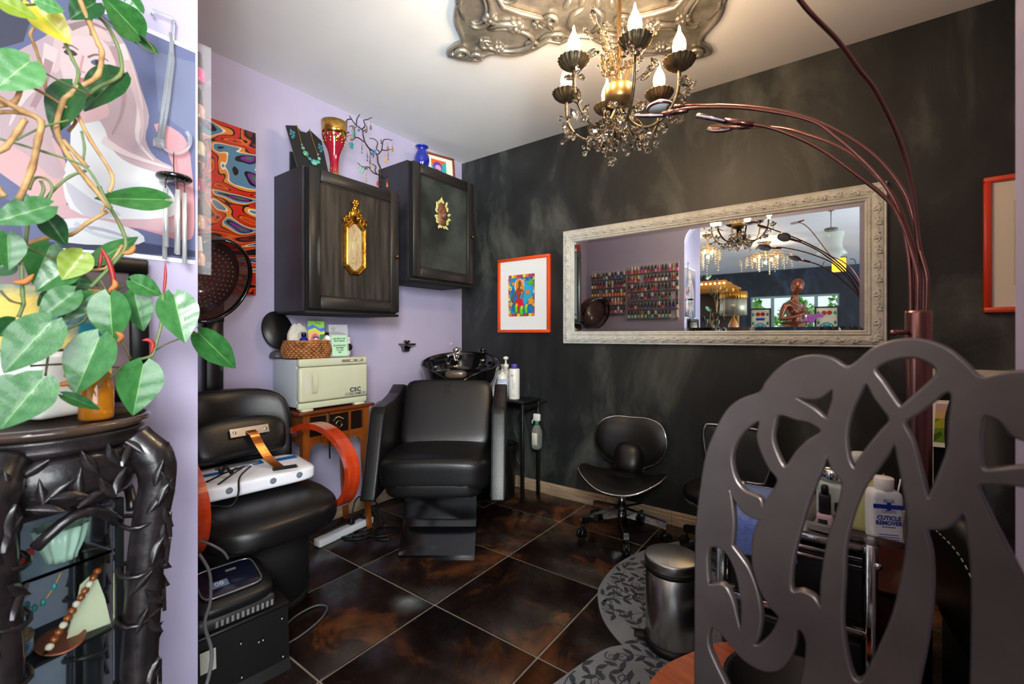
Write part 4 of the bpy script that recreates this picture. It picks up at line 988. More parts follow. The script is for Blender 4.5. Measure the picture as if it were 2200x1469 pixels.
ms += [('e0dcd8', ell(.44, .72, .19, .19)), ('e08a30', s2([(.36, .88), (.3, .78), (.3, .66), (.36, .62), (.42, .68), (.5, .7), (.55, .6), (.62, .6), (.62, .7), (.56, .82), (.47, .9)], 4)), (skin, ell(.455, .77, .06, .085)), (skin, [(.42, .72), (.47, .72), (.5, .64), (.54, .6), (.46, .42), (.36, .42), (.33, .6), (.36, .66)]),
       (skin, ribbon([(.36, .64), (.25, .54), (.17, .42), (.26, .28)], .05, .035)), (skin, ribbon([(.5, .64), (.6, .58), (.58, .46), (.53, .4)], .05, .035)), ('d82838', [(.33, .6), (.5, .6), (.5, .54), (.33, .54)]),
       ('c82030', s2([(.3, .4), (.42, .42), (.55, .41), (.6, .3), (.55, .2), (.46, .24), (.43, .1), (.35, .08), (.36, .22), (.28, .28)], 4))]
for x, y in ((.32, .22), (.52, .16), (.7, .2)):
    ms += [('2f7a1a', ell(x, y - .04, .07, .12, 14, 0, .15)), ('68c828', ell(x, y - .04, .05, .1, 14, 0, .15)), ('e8d830', ell(x + .02, y + .05, .04, .045, 12)), ('d84a30', ell(x + .02, y + .05, .015, .018, 8))]
framed('framed_picture', 'orange framed painting of a figure with starfish beside the mirror', 'picture', frame_mat((.384, -.0005, 1.115), (1, 0, 0), (0, 0, 1)), .452, .542, .022, .026, M_orange_frame, .1, ms, .228, .30, '1f8fc8', 'e6eaec', (.098, .118))
M_red_frame = mat('red_orange_frame', (206, 58, 32), .35, coat=.2)
framed('framed_picture', 'red framed print on the dark wall beside the doorway jamb', 'picture', frame_mat((2.916, -.0005, 1.19), (1, 0, 0), (0, 0, 1)), .36, .552, .022, .024, M_red_frame, .1,
       [('c8b8a0', rect(0, 0, 1, 1)), ('b84a4a', rect(.04, .02, .96, .98)), ('e0d0b8', ell(.5, .5, .36, .4)), ('8a3a2a', ell(.5, .5, .2, .24))], .18, .34, 'b84a4a', 'ddd6ca', (.085, .108))

# the long mirror in its carved white frame
MXL, MXR, MZB, MZT = .941, 2.612, 1.042, 1.793
t = bpy.data.objects.new('wall_mirror', None); COL.objects.link(t); t.matrix_basis = frame_mat((MXL, -.0008, MZB), (1, 0, 0), (0, 0, 1)); tag(t, 'long mirror in carved off-white frame on the dark wall', 'mirror')
Wm, Hm = MXR - MXL, MZT - MZB; fw = .080
M_frame_white = mat('off_white_distressed_frame', (208, 210, 206), .5, var=(190, 191, 186), vscale=30, bump=.12, bscale=90)
M_carve = mat('carved_white', (216, 218, 214), .5)
M_carve_dark = mat('carving_shadow_grey', (92, 88, 80), .7)  # grey strokes paint the shade between the carved scrolls
sec = [(0, 0), (0, .018), (.004, .022), (.010, .02), (.014, .024), (.034, .028), (.050, .025), (.054, .021), (.058, .024), (.063, .024), (.067, .019), (.072, .021), (.076, .019), (fw, .011), (fw, 0)]
cor = [(0, 0), (Wm, 0), (Wm, Hm), (0, Hm)]
for k in range(4):
    a = Vector((*cor[k], 0)); b = Vector((*cor[(k + 1) % 4], 0)); d = (b - a).normalized(); nin = Vector((-d.y, d.x, 0)); n = len(sec)
    vs = [a + nin * w_ + d * w_ + Vector((0, 0, h_)) for w_, h_ in sec] + [b + nin * w_ - d * w_ + Vector((0, 0, h_)) for w_, h_ in sec]
    mb = MB(); mb.add(vs, [(i, i + 1, n + i + 1, n + i) for i in range(n - 1)])
    fs = mb.build('frame_side', M_frame_white, t)
    Ls = (b - a).length; cnt = int((Ls - .1) / .062); mb = MB(); g = MB()
    M_s = Matrix(((d.x, nin.x, 0, a.x), (d.y, nin.y, 0, a.y), (0, 0, 1, 0), (0, 0, 0, 1))); mb.M = M_s; g.M = M_s
    for i in range(cnt + 1):
        x = .05 + (Ls - .1) * i / cnt; s = 1 if i % 2 else -1; y0_ = .033
        mb.tube([(p[0], p[1], .029) for p in spiral((x, y0_ + s * .005), .0125, .002, s * 1.4, s * 2.2, 14)], [.0042 - .0022 * q / 14 for q in range(15)], 5)
        mb.tube([(x - .03 + .05 * q / 6, y0_ - s * .013 * math.sin(q / 6 * PI) + s * .004, .0285) for q in range(7)], [.0008 + .002 * math.sin(PI * q / 6) for q in range(7)], 5)
        for q in range(3):
            ang = s * (1.0 + .5 * q); mb.tube([(x + .014 + .016 * r_ * math.cos(ang), y0_ - s * .008 + .016 * r_ * math.sin(ang) * 1.1, .029) for r_ in (0, .5, 1)], [.001, .0026, .0006], 5)
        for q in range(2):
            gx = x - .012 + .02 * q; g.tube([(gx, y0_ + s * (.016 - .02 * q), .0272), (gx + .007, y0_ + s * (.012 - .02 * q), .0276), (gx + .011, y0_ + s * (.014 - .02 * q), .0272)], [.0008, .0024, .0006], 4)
    mb.build('carved_scrolls', M_carve, fs)['kind'] = 'stuff'; g.build('carved_recess_shade', M_carve_dark, fs)['kind'] = 'stuff'
    bd = MB(); bd.M = M_s; nb = int((Ls - 2 * .0605) / .009)
    for i in range(nb): bd.ball((.0605 + (i + .5) * (Ls - .121) / nb, .0605, .0245), .0032, 5, 4)
    bd.build('beading', M_carve, fs)['kind'] = 'stuff'
M_mirror = mat('mirror_silver', (226, 232, 232), .0, 1)
bw = .022; x0, y0, x1, y1 = fw - .004, fw - .004, Wm - fw + .004, Hm - fw + .004
O_ = [(x0, y0), (x1, y0), (x1, y1), (x0, y1)]; I_ = [(x0 + bw, y0 + bw), (x1 - bw, y0 + bw), (x1 - bw, y1 - bw), (x0 + bw, y1 - bw)]
gm = MB().add([(p[0], p[1], .0122) for p in I_] + [(p[0], p[1], .011) for p in O_] + [(p[0], p[1], .004) for p in O_],
              [(0, 1, 2, 3), (4, 5, 1, 0), (5, 6, 2, 1), (6, 7, 3, 2), (7, 4, 0, 3), (8, 11, 10, 9), (8, 9, 5, 4), (9, 10, 6, 5), (10, 11, 7, 6), (11, 8, 4, 7)])
gm.build('mirror_glass', M_mirror, t)

# cream framed board with cards, low on the dark wall at the right
t = bpy.data.objects.new('card_board', None); COL.objects.link(t); t.matrix_basis = frame_mat((2.745, -.0005, .42), (1, 0, 0), (0, 0, 1)); tag(t, 'cream framed black board with a landscape card on it', 'board')
M_cream_wood = mat('cream_painted_wood', (206, 196, 180), .5)
for a, b in (((0, .5, 0), (.4, .535, .035)), ((0, .47, 0), (.4, .5, .022)), ((0, 0, 0), (.02, .47, .02)), ((.38, 0, 0), (.4, .47, .02)), ((0.02, 0, 0), (.38, .02, .02))): MB().ab(a, b).build('frame_side', M_cream_wood, t)
MB().ab((.02, .02, 0), (.38, .47, .008)).build('backing', M_black_satin, t)
c_ = frame_mat((.0, .2, .024), (.9, 0.06, .2), (.05, .99, 0))
cm = MB(); cm.M = c_; cm.ab((0, 0, 0), (.085, .2, .002)); co = cm.build('photo_card', mat('card_white', (236, 232, 228), .6), t)
art('card_print', co, c_ @ TX((.018, .02, .0024)), .052, .165, [('6a8a1a', rect(0, 0, 1, .6)), ('a8a830', [(0, .5), (.4, .62), (1, .5), (1, .4), (0, .36)]), ('3a5a14', [(0, 0), (.5, .2), (.4, .3), (0, .2)]), ('d8b070', rect(0, .62, 1, 1)), ('caa8a0', rect(0, .8, 1, 1)), ('5a7a1a', [(.5, .1), (1, .2), (1, .35), (.6, .25)])], '7a9a20')
mb = MB(); wv = [(.14 + .018 * math.sin(z * 42), .05 + z, .03) for z in [.01 * i for i in range(36)]]
mb.tube(wv, .012, 8); mb.build('wavy_wooden_border', mat('dark_gold_wood', (120, 78, 30), .35), t)
MB().ab((.15, .06, .012), (.36, .4, .016)).build('teal_print', mat('teal_card', (50, 120, 120), .5), t)
# ------------------------------------------------------------------ stools
def caster_base(t, R_, a0, hub_z, arm_m, n=5, z0=.0):
    for k in range(n):
        a = a0 + 2 * PI * k / n; c, s = math.cos(a), math.sin(a)
        arm = MB(); vs = []
        for r_, hz, hh, w in ((.02, .125, .045, .034), (R_ * .6, .108, .036, .03), (R_, .092, .034, .026)):
            for i, jj in ((-1, -1), (1, -1), (1, 1), (-1, 1)): vs.append((r_ * c - i * w / 2 * s, r_ * s + i * w / 2 * c, hz + jj * hh / 2))
        arm.add(vs, [(q * 4 + i, q * 4 + (i + 1) % 4, q * 4 + 4 + (i + 1) % 4, q * 4 + 4 + i) for q in range(2) for i in range(4)] + [(0, 1, 2, 3), (8, 9, 10, 11)])
        ao = arm.build('base_arm', arm_m, t)
        cs_ = MB(); wa = a + .7 * (k % 3) ; wc, ws = math.cos(wa), math.sin(wa); px_, py_ = R_ * .95 * c, R_ * .95 * s
        cs_.cyl((px_, py_, .045), (px_, py_, .078), .008, n=8)
        for sd in (-1, 1):
            p0 = Vector((px_ + .012 * wc - sd * .005 * ws, py_ + .012 * ws + sd * .005 * wc, .0255)); cs_.cyl(p0, p0 + Vector((-sd * .014 * ws, sd * .014 * wc, 0)), .025, n=18)
        cs_.ball((px_ + .006 * wc, py_ + .006 * ws, .036), (.022, .022, .018), 10, 6)
        cs_.build('caster', M_black_satin, ao)
def trim_loop(pts, r, parent): return MB().tube(pts, r, 6, True).build('chrome_trim', M_chrome, parent)

t = thing('saddle_stool', 'black saddle stool with chrome trim and low back', 'stool', (1.47, -.295, 0), R(-82))
# local +x = the way the sitter faces
caster_base(t, .235, R(20), .1, M_chrome)
MB().lathe([(.034, .09), (.034, .15), (.03, .155), (.03, .16), (.019, .162), (.019, .25), (0, .25)], 20).build('gas_lift', M_black_satin, t)
MB().lathe([(.02, .16), (.02, .26)], 16).build('lift_sleeve', M_chrome, t)
MB().rbox((-.03, 0, .245), (.2, .14, .02), .005, 1).build('seat_plate', M_black_satin, t)
def seat_z(x, y): return .285 + 1.5 * y * y + .10 * max(0, -x - .04) ** 1.0 * 4 * math.exp(-(y / .09) ** 2) - .15 * max(0, x) ** 2
so = s2([(.17, 0), (.16, .11), (.09, .215), (.0, .235), (-.08, .2), (-.15, .11), (-.19, .06), (-.205, 0), (-.19, -.06), (-.15, -.11), (-.08, -.2), (0, -.235), (.09, -.215), (.16, -.11)], 4)
MB().pillow(so, lambda u, v, w: (u, v, seat_z(u, v) + w * .9 - .012), .03, rings=7).build('seat', M_black_leather, t)
trim_loop([(u * 1.005, v * 1.005, seat_z(u, v) - .012) for u, v in so], .0055, t)
bo = s2([(0, .15), (.1, .15), (.175, .12), (.205, .05), (.2, -.02), (.15, -.09), (.08, -.13), (.05, -.16), (0, -.17), (-.05, -.16), (-.08, -.13), (-.15, -.09), (-.2, -.02), (-.205, .05), (-.175, .12), (-.1, .15)], 4)
def bfr(u, v, w): return (-.215 - .12 * v + w + .9 * u * u, u, .455 + v)
MB().pillow(bo, bfr, .03, rings=7).build('backrest', M_black_leather, t)
trim_loop([bfr(u, v, -.006) for u, v in bo], .0055, t)
MB().super((-.165, 0, .375), (.14, .17, .19), 2.8, 7, rot=Matrix.Rotation(R(-28), 3, 'Y')).build('lumbar_pad', M_black_leather, t)
MB().tube(spline([(-.05, .0, .25), (-.2, .0, .245), (-.27, .0, .3), (-.255, .0, .44)], 5), .012, 8).build('back_bar', M_black_satin, t)

t = thing('task_stool', 'black stool with chrome rounded back frame behind the trolley', 'stool', (1.99, -.30, 0), R(262))
caster_base(t, .215, R(-30), .1, M_black_satin)
MB().lathe([(.03, .09), (.03, .16), (.019, .165), (.019, .3), (0, .3)], 18).build('gas_lift', M_black_satin, t)
MB().lathe([(0, .29), (.13, .29), (.175, .3), (.186, .32), (.182, .345), (.16, .362), (.1, .37), (0, .368)], 36).build('seat', M_black_leather, t)
MB().lathe([(.178, .295), (.184, .302), (.186, .31), (.18, .31)], 36).build('chrome_ring', M_chrome, t)
ro = s2([(-.165, .12), (-.13, .14), (.13, .14), (.165, .12), (.17, .06), (.14, -.08), (.1, -.12), (-.1, -.12), (-.14, -.08), (-.17, .06)], 4)
def bf2(u, v, w): return (-.2 - .12 * v + w + .5 * u * u, u, .48 + v)
trim_loop([bf2(u, v, 0) for u, v in ro], .008, t)
MB().pillow([(u * .95, v * .95) for u, v in ro], bf2, .012, rings=5).build('backrest', mat('charcoal_mesh', (34, 38, 40), .6), t)
for s in (-1, 1): MB().tube(spline([bf2(s * .1, -.12, 0), (-.19, s * .09, .34), (-.15, s * .07, .29), (-.05, s * .05, .285)], 5), .008, 7).build('back_support', M_chrome, t)

# ------------------------------------------------------------------ floor mats with a leaf print
M_mat = mat('grey_mat', (142, 146, 150), .6, var=(128, 132, 137), vscale=6)
M_mat_leaf = mat('charcoal_leaf_print', (60, 65, 73), .6)
def leafshape(x, y, a, l, w):
    c, s = math.cos(a), math.sin(a)
    return [(x + l * q * c - w * h * s, y + l * q * s + w * h * c) for q, h in ((0, 0), (.2, .7), (.45, 1), (.75, .6), (1, 0), (.75, -.6), (.45, -1), (.2, -.7))]
def floor_mat(outline, z0, z1, label, sprigs, grp):
    t = thing('floor_mat', label, 'mat', (0, 0, 0)); t['group'] = grp
    MB().prism(outline, z0, z1).build('mat_sheet', M_mat, t)
    n = len(outline)
    def inside(p):
        c = False
        for i in range(n):
            a, b = outline[i], outline[(i + 1) % n]
            if (a[1] > p[1]) != (b[1] > p[1]) and p[0] < (b[0] - a[0]) * (p[1] - a[1]) / (b[1] - a[1]) + a[0]: c = not c
        return c
    mb = MB(); used = []
    for (x, y, a, L_, cv) in sprigs:
        pts = []
        for i in range(9): pts.append((x, y)); x += L_ / 8 * math.cos(a); y += L_ / 8 * math.sin(a); a += cv / 8
        rb = ribbon(pts, .005, .002)
        if all(inside(p) for p in rb): mb.add([(p[0], p[1], z1 + .0004) for p in rb], [list(range(len(rb)))])
        for i in range(1, 8):
            d = math.atan2(pts[i + 1 if i < 8 else i][1] - pts[i - 1][1], pts[i + 1 if i < 8 else i][0] - pts[i - 1][0])
            for s in (-1, 1):
                lf = leafshape(pts[i][0], pts[i][1], d + s * .8, .044 + rnd.random() * .012, .010)
                cx_, cy_ = lf[2][0] / 2 + lf[6][0] / 2, lf[2][1] / 2 + lf[6][1] / 2
                if all(inside(p) for p in lf) and all((cx_ - a_) ** 2 + (cy_ - b_) ** 2 > .0008 for a_, b_ in used): used.append((cx_, cy_)); mb.add([(p[0], p[1], z1 + .0006) for p in lf], [list(range(8))])
        sp = [(p[0], p[1]) for p in spiral(pts[-1], .022, .004, 1.3, a)]
        rb = ribbon(sp, .005, .003)
        if all(inside(p) for p in rb): mb.add([(p[0], p[1], z1 + .0005) for p in rb], [list(range(len(rb)))])
    mb.build('leaf_print', M_mat_leaf, t)['kind'] = 'stuff'
    return t
o1 = s2([(2.25, -.1), (1.95, -.1), (1.79, -.165), (1.66, -.36), (1.587, -.6), (1.592, -.82), (1.634, -.94), (1.72, -1.06), (1.85, -1.15), (1.985, -1.175), (2.15, -1.16), (2.3, -1.1), (2.38, -.7), (2.36, -.3)], 5)
sp1 = [(1.62 + .13 * (i % 5) + rnd.uniform(-.03, .03), -1.1 + .14 * (i // 5) + rnd.uniform(-.03, .03), rnd.uniform(0, 6.28), .19, rnd.uniform(-1.6, 1.6)) for i in range(35)]
sp1 += [(1.64 + .085 * (i % 5), -1.0 + .11 * (i // 5), .7 + i * 1.1, .16, 1.3) for i in range(30)]
floor_mat(o1, .0005, .005, 'grey leaf-print floor mat under the steel pedal bin', sp1, 'leaf-print floor mats')
o2 = s2([(1.70, -1.55), (1.725, -1.42), (1.752, -1.305), (1.785, -1.2), (1.83, -1.14), (1.9, -1.08), (2.0, -1.05), (2.3, -1.1), (2.5, -1.5), (2.4, -1.9), (2.0, -2.0), (1.75, -1.8)], 5)
sp2 = [(1.72 + .13 * (i % 5) + rnd.uniform(-.03, .03), -1.72 + .13 * (i // 5), rnd.uniform(0, 6.28), .18, rnd.uniform(-1.6, 1.6)) for i in range(25)] + [(1.75 + .08 * (i % 4), -1.45 + .1 * (i // 4), .5 + i, .16, 1.2) for i in range(16)]
for q in range(len(o2)): o2[q] = (o2[q][0], o2[q][1])
floor_mat(o2, .0055, .0095, 'grey leaf-print floor mat nearest the wooden footstool', sp2, 'leaf-print floor mats')

# ------------------------------------------------------------------ pedal bin
t = thing('pedal_bin', 'stainless steel pedal bin on the leaf-print mat', 'bin', (1.965, -1.035, .0097), R(200))
MB().lathe([(0, 0), (.093, 0), (.096, .004), (.096, .022), (.09, .026)], 40).build('base_ring', M_black_satin, t)
MB().lathe([(.088, .024), (.0895, .028), (.0895, .262), (.086, .265)], 44).build('body', M_steel, t)
MB().lathe([(.0905, .266), (.094, .268), (.094, .278), (.0905, .28)], 40).build('hinge_ring', M_black_satin, t)
MB().lathe([(.0925, .28), (.0935, .284), (.0935, .308), (.0915, .3125), (.087, .314), (0, .3145)], 44).build('lid', M_steel, t)
MB().rbox((.105, 0, .018), (.05, .04, .008), .003, 2).build('pedal', M_black_satin, t)
MB().rbox((-.098, 0, .27), (.02, .05, .03), .004, 2).build('hinge', M_black_satin, t)

# ------------------------------------------------------------------ trolley, towels, tray and bottles
M_chr2 = mat('worn_chrome', (205, 203, 205), .14, 1, bump=.03, bscale=60)
t = thing('salon_trolley', 'chrome framed salon trolley with black drawers', 'trolley', (2.16, -1.283, 0), 0)
Wt, Dt, Zt = .355, .353, .60
for x in (.012, Wt - .012):
    for y in (.012, Dt - .012): MB().rbox((x, y, .325), (.024, .024, .55), .003, 1).build('post', M_chr2, t)
for z in (.18, .38, .585):
    mb = MB()
    for y in (.012, Dt - .012): mb.rbox((Wt / 2, y, z), (Wt - .048, .02, .018), .003, 1)
    for x in (.012, Wt - .012): mb.rbox((x, Dt / 2, z), (.02, Dt - .048, .018), .003, 1)
    mb.build('rail', M_chr2, t)
mb = MB()
for z in (.56, .54): mb.cyl((.03, .004, z), (Wt - .03, .004, z), .006, n=10)
mb.build('towel_rail', M_chr2, t)
MB().ab((.02, .02, .587), (Wt - .02, Dt - .02, .594)).build('top_shelf', M_steel, t)
for z0 in (.2, .4):
    d = MB().rbox((Wt / 2, Dt / 2, z0 + .075), (Wt - .052, Dt - .03, .15), .01, 2).build('drawer', M_black_satin, t)
    MB().rbox((Wt / 2, .012, z0 + .135), (.12, .01, .012), .004, 2).build('drawer_lip', M_black_matt, d)
MB().rbox((Wt / 2, Dt / 2, .1), (Wt - .05, Dt - .05, .14), .01, 2).build('lower_tray', M_black_satin, t)
for x in (.012, Wt - .012):
    for y in (.012, Dt - .012):
        MB().cyl((x, y - .008, .027), (x, y + .008, .027), .026, n=18).cyl((x, y, .03), (x, y, .06), .008, n=8).build('caster', M_black_satin, t)
for x in (.0, Wt): MB().ball((x, -.001, .555), (.008, .006, .008), 8, 6).build('bolt', M_chrome, t)
M_towel = mat('periwinkle_towel', (112, 138, 214), .95, var=(92, 118, 196), vscale=120, bump=.5, bscale=260, sheen=.4)
def towel(label, x0, x1, ytop, zdrop, off):
    t = thing('towel', label, 'towel', (2.16, -1.283, 0))
    zt = .597 + off
    prof = [(ytop, zt), (.06, zt + .001), (.01, zt + .001), (-.008, zt - .004), (-.014, zt - .02), (-.015, zt - zdrop * .6), (-.012, zt - zdrop)]
    q = spline([(0, a, b) for a, b in prof], 5); th = .008
    def fn(u, v):
        i = min(int(v * (len(q) - 1)), len(q) - 2); f = v * (len(q) - 1) - i; p = q[i].lerp(q[i + 1], f)
        return (x0 + (x1 - x0) * u + .004 * math.sin(v * 7), p.y, p.z + .0015 * math.sin(u * 25 + v * 9))
    n_ = 14; m_ = 30; mb = MB(); mb.grid(fn, n_, m_); me = mb
    o = mb.build('cloth', M_towel, t); md = o.modifiers.new('thick', 'SOLIDIFY'); md.thickness = th; md.offset = 1
    return t
towel('blue towel folded over the left of the trolley', .005, .13, .3, .085, 0)
towel('blue towel folded over the middle of the trolley', .145, .193, .32, .075, .0)
Z0 = .5975
t = thing('steel_tray', 'shallow stainless steel tray full of bottles', 'tray', (2.367, -1.262, Z0), R(-6))
tw, td = .195, .28; mb = MB()
L0 = [(0.012, .012), (tw - .012, .012), (tw - .012, td - .012), (.012, td - .012)]; L1 = [(0, 0), (tw, 0), (tw, td), (0, td)]; L2 = [(-.008, -.008), (tw + .008, -.008), (tw + .008, td + .008), (-.008, td + .008)]
mb.add([(x, y, .002) for x, y in L0] + [(x, y, .026) for x, y in L1] + [(x, y, .028) for x, y in L2] + [(x, y, .024) for x, y in L1] + [(x, y, .0) for x, y in L0],
       [(0, 1, 2, 3)] + [(k * 4 + i, k * 4 + (i + 1) % 4, k * 4 + 4 + (i + 1) % 4, k * 4 + 4 + i) for k in range(4) for i in range(4)] + [(16, 17, 18, 19)])
mb.build('tray_pan', M_steel, t)
def tray_pt(x, y): c, s = math.cos(R(-6)), math.sin(R(-6)); return (2.367 + x * c - y * s, -1.262 + x * s + y * c, Z0 + .0022)
M_frost = mat('frosted_glass', (214, 224, 220), .3, trans=.35)
j = thing('glass_jar', 'frosted square jar with chrome lid at the left of the tray', 'jar', tray_pt(.05, .105), R(-6))
MB().rbox((0, 0, .055), (.07, .07, .11), .012, 3).build('body', M_frost, j)
MB().lathe([(.024, .108), (.026, .112), (.026, .118)], 20).build('neck', M_frost, j)
MB().lathe([(.031, .116), (.032, .118), (.032, .14), (.029, .143), (0, .144)], 26).build('lid', M_chrome, j)
b = thing('nail_polish', 'pale pink bottle with tall black dropper cap on the tray', 'bottle', tray_pt(.04, .038))
MB().rbox((0, 0, .02), (.036, .032, .04), .007, 3).build('body', mat('pale_pink_lacquer', (206, 176, 186), .12, coat=.5), b)
MB().rbox((0, 0, .064), (.026, .026, .05), .004, 2).lathe([(.009, .088), (.0085, .105), (.006, .112), (0, .114)], 14).build('cap', M_black_satin, b)
MB().rbox((-.004, -.0164, .018), (.02, .0006, .018), .0002, 1).build('label_print', M_ink, b)
b = thing('dropper_bottle', 'little amber bottle with black cap and cream label', 'bottle', tray_pt(.072, .045))
M_amber = mat('amber_glass', (96, 48, 22), .08, coat=.5)
MB().lathe([(0, 0), (.014, 0), (.015, .003), (.015, .035), (.009, .042), (.009, .046)], 18).build('body', M_amber, b)
MB().lathe([(.0153, .006), (.0153, .028)], 18).build('label', mat('cream_green_label', (206, 206, 150), .6), b)
MB().lathe([(.012, .046), (.0125, .048), (.0125, .068), (0, .069)], 16).build('cap', M_black_satin, b)
b = thing('lotion_bottle', 'tall translucent bottle of yellow lotion on the tray', 'bottle', tray_pt(.112, .09))
MB().rbox((0, 0, .07), (.075, .055, .14), .018, 3).build('body', mat('pale_yellow_lotion', (222, 220, 150), .35, trans=.2), b)
MB().lathe([(.026, .136), (.028, .14), (.028, .155)], 20).build('neck', M_milky, b)
MB().super((0, 0, .175), (.062, .05, .05), 3, 6).build('cap', M_milky, b)
b = thing('cuticle_remover_bottle', 'white bottle lettered CUTICLE REMOVER with blue band', 'bottle', tray_pt(.157, .04), R(22))
M_wb = mat('white_hdpe', (228, 231, 238), .35)
MB().super((0, 0, .064), (.064, .044, .128), 8, 8, fn=lambda w: Vector((w.x, w.y, w.z))).build('body', M_wb, b)
MB().lathe([(.014, .124), (.0175, .128), (.019, .13), (.02, .155), (.0185, .157), (0, .158)], 24).build('cap', mat('white_cap', (238, 236, 232), .35), b)
M_royal = mat('royal_blue_ink', (30, 52, 160), .5)
bf = lambda x, z, o=.0006: frame_mat((x, -.0222 - o, z), (1, 0, 0), (0, 0, 1))
q = MB(); q.M = Matrix.Identity(4); q.ab((-.0315, -.0226, .088), (.0315, -.0218, .098)); q.ab((-.004, -.0228, .084), (.004, -.022, .103)); q.build('blue_band', M_royal, b)
words('lettering', 'BLUE', b, bf(0, .106), .011, M_royal, xs=.9); words('lettering', 'CROSS', b, bf(0, .081), .011, M_royal, xs=.9)
words('lettering', 'CUTICLE', b, bf(0, .066), .0135, M_royal, bold=.0006, xs=.9); words('lettering', 'REMOVER', b, bf(0, .054), .0135, M_royal, bold=.0006, xs=.9)
for z, w_ in ((.044, .014), (.026, .02), (.02, .022), (.015, .022)): MB().ab((-w_, -.0226, z), (w_, -.022, z + .0016)).build('label_print', M_royal, b)
b = thing('cosmetic_tube', 'slim turquoise tube standing behind the frosted jar', 'tube', tray_pt(.1, .15))
MB().lathe([(0, 0), (.011, 0), (.012, .03), (.012, .07), (.009, .08), (0, .08)], 14).build('body', mat('turquoise_plastic', (60, 160, 180), .35), b)
b = thing('polish_brush_bottle', 'tiny white capped bottle with pink contents by the jar', 'bottle', tray_pt(.1, .2))
MB().lathe([(0, 0), (.018, 0), (.018, .06), (.01, .07)], 14).build('body', mat('peach_lacquer', (214, 160, 140), .2, coat=.4), b)
MB().lathe([(.01, .07), (.012, .072), (.009, .125), (0, .128)], 12).build('cap', M_white_plastic, b)
b = thing('scissors_pot', 'dark pot with gold implements at the tray back corner', 'pot', tray_pt(.155, .2))
MB().lathe([(0, 0), (.03, 0), (.03, .07), (.027, .07), (.027, .01), (0, .01)], 18).build('pot', M_black_satin, b)
for k in range(4): MB().cyl((.012 * math.cos(k * 1.7), .012 * math.sin(k * 1.7), .012), (.03 * math.cos(k * 1.7), .03 * math.sin(k * 1.7), .12), .0025, n=6).build('implement', M_gold if k % 2 else M_chrome, b)

# ------------------------------------------------------------------ orange wooden footstool with a black basin on it
M_owood = mat('orange_brown_wood', (190, 92, 44), .4, var=(158, 70, 32), vscale=5, vdetail=6, stretch=(1.2, 9, 1), coat=.15)
t = thing('wooden_footstool', 'low orange-brown wooden footstool with rounded top', 'footstool', (2.31, -1.50, .0097), R(-10))
oo = s2([(-.17, -.2), (-.2, -.1), (-.17, .02), (-.13, .11), (-.03, .16), (.12, .165), (.18, .1), (.18, -.2), (.0, -.25)], 5)
MB().prism(oo, .262, .288).build('top', M_owood, t)
for x, y in ((-.12, -.13), (-.09, .06), (.12, .08), (.12, -.14)): MB().cyl((x * 1.15, y * 1.15, 0), (x, y, .262), .016, .022, 14).build('leg', M_owood, t)
t = thing('foot_basin', 'round black basin standing on the wooden footstool', 'basin', (2.37, -1.555, .298), 0)
MB().lathe([(0, 0), (.1, 0), (.105, .005), (.128, .06), (.136, .064), (.136, .068), (.124, .066), (.1, .012), (0, .01)], 40).build('bowl', M_black_satin, t)

# dark red-brown chest behind the trolley
t = thing('low_chest', 'dark red-brown wooden chest behind the trolley', 'chest', (2.475, -.70, 0))
M_mahog = mat('dark_red_wood', (78, 26, 16), .3, coat=.3, var=(56, 18, 12), vscale=8)
MB().rbox((0.0, 0, .16), (.3, .36, .3), .01, 2).build('body', M_mahog, t)
MB().rbox((0.0, 0, .32), (.32, .38, .022), .006, 2).build('top', M_mahog, t)
MB().rbox((0, -.183, .2), (.26, .008, .08), .003, 1).build('drawer', M_mahog, t)

# ------------------------------------------------------------------ black recliner at the right
t = thing('recliner', 'black leather recliner with pale stitching at far right', 'armchair', (2.96, -1.13, 0), R(8))
MB().super((0, 0, .42), (.42, .6, .2), 4.5, 8).build('seat', M_black_leather, t)
MB().super((0, .26, .72), (.46, .24, .56), 4, 9, rot=Matrix.Rotation(R(-14), 3, 'X')).build('backrest', M_black_leather, t)
for s in (-1, 1):
    MB().super((s * .245, -.06, .5), (.13, .58, .3), 3.6, 8).build('arm', M_black_leather, t)
MB().rbox((0, .02, .17), (.5, .56, .3), .03, 2).build('base', M_black_matt, t)
MB().super((0, -.34, .36), (.42, .16, .3), 4, 7).build('leg_rest', M_black_leather, t)
M_stitch = mat('pale_thread', (170, 164, 158), .8)
mb = MB()
for base_, pts in ((0, [(-.316, -.3, .48), (-.318, -.2, .56), (-.31, -.05, .6), (-.31, .1, .6)]), (1, [(-.2, -.428, .3), (-.1, -.432, .42), (.0, -.433, .45), (.15, -.43, .4)])):
    q = spline(pts, 12)
    for i in range(0, len(q) - 1, 2): mb.tube([q[i], q[i + 1]], .0018, 5)
mb.build('stitching', M_stitch, t)
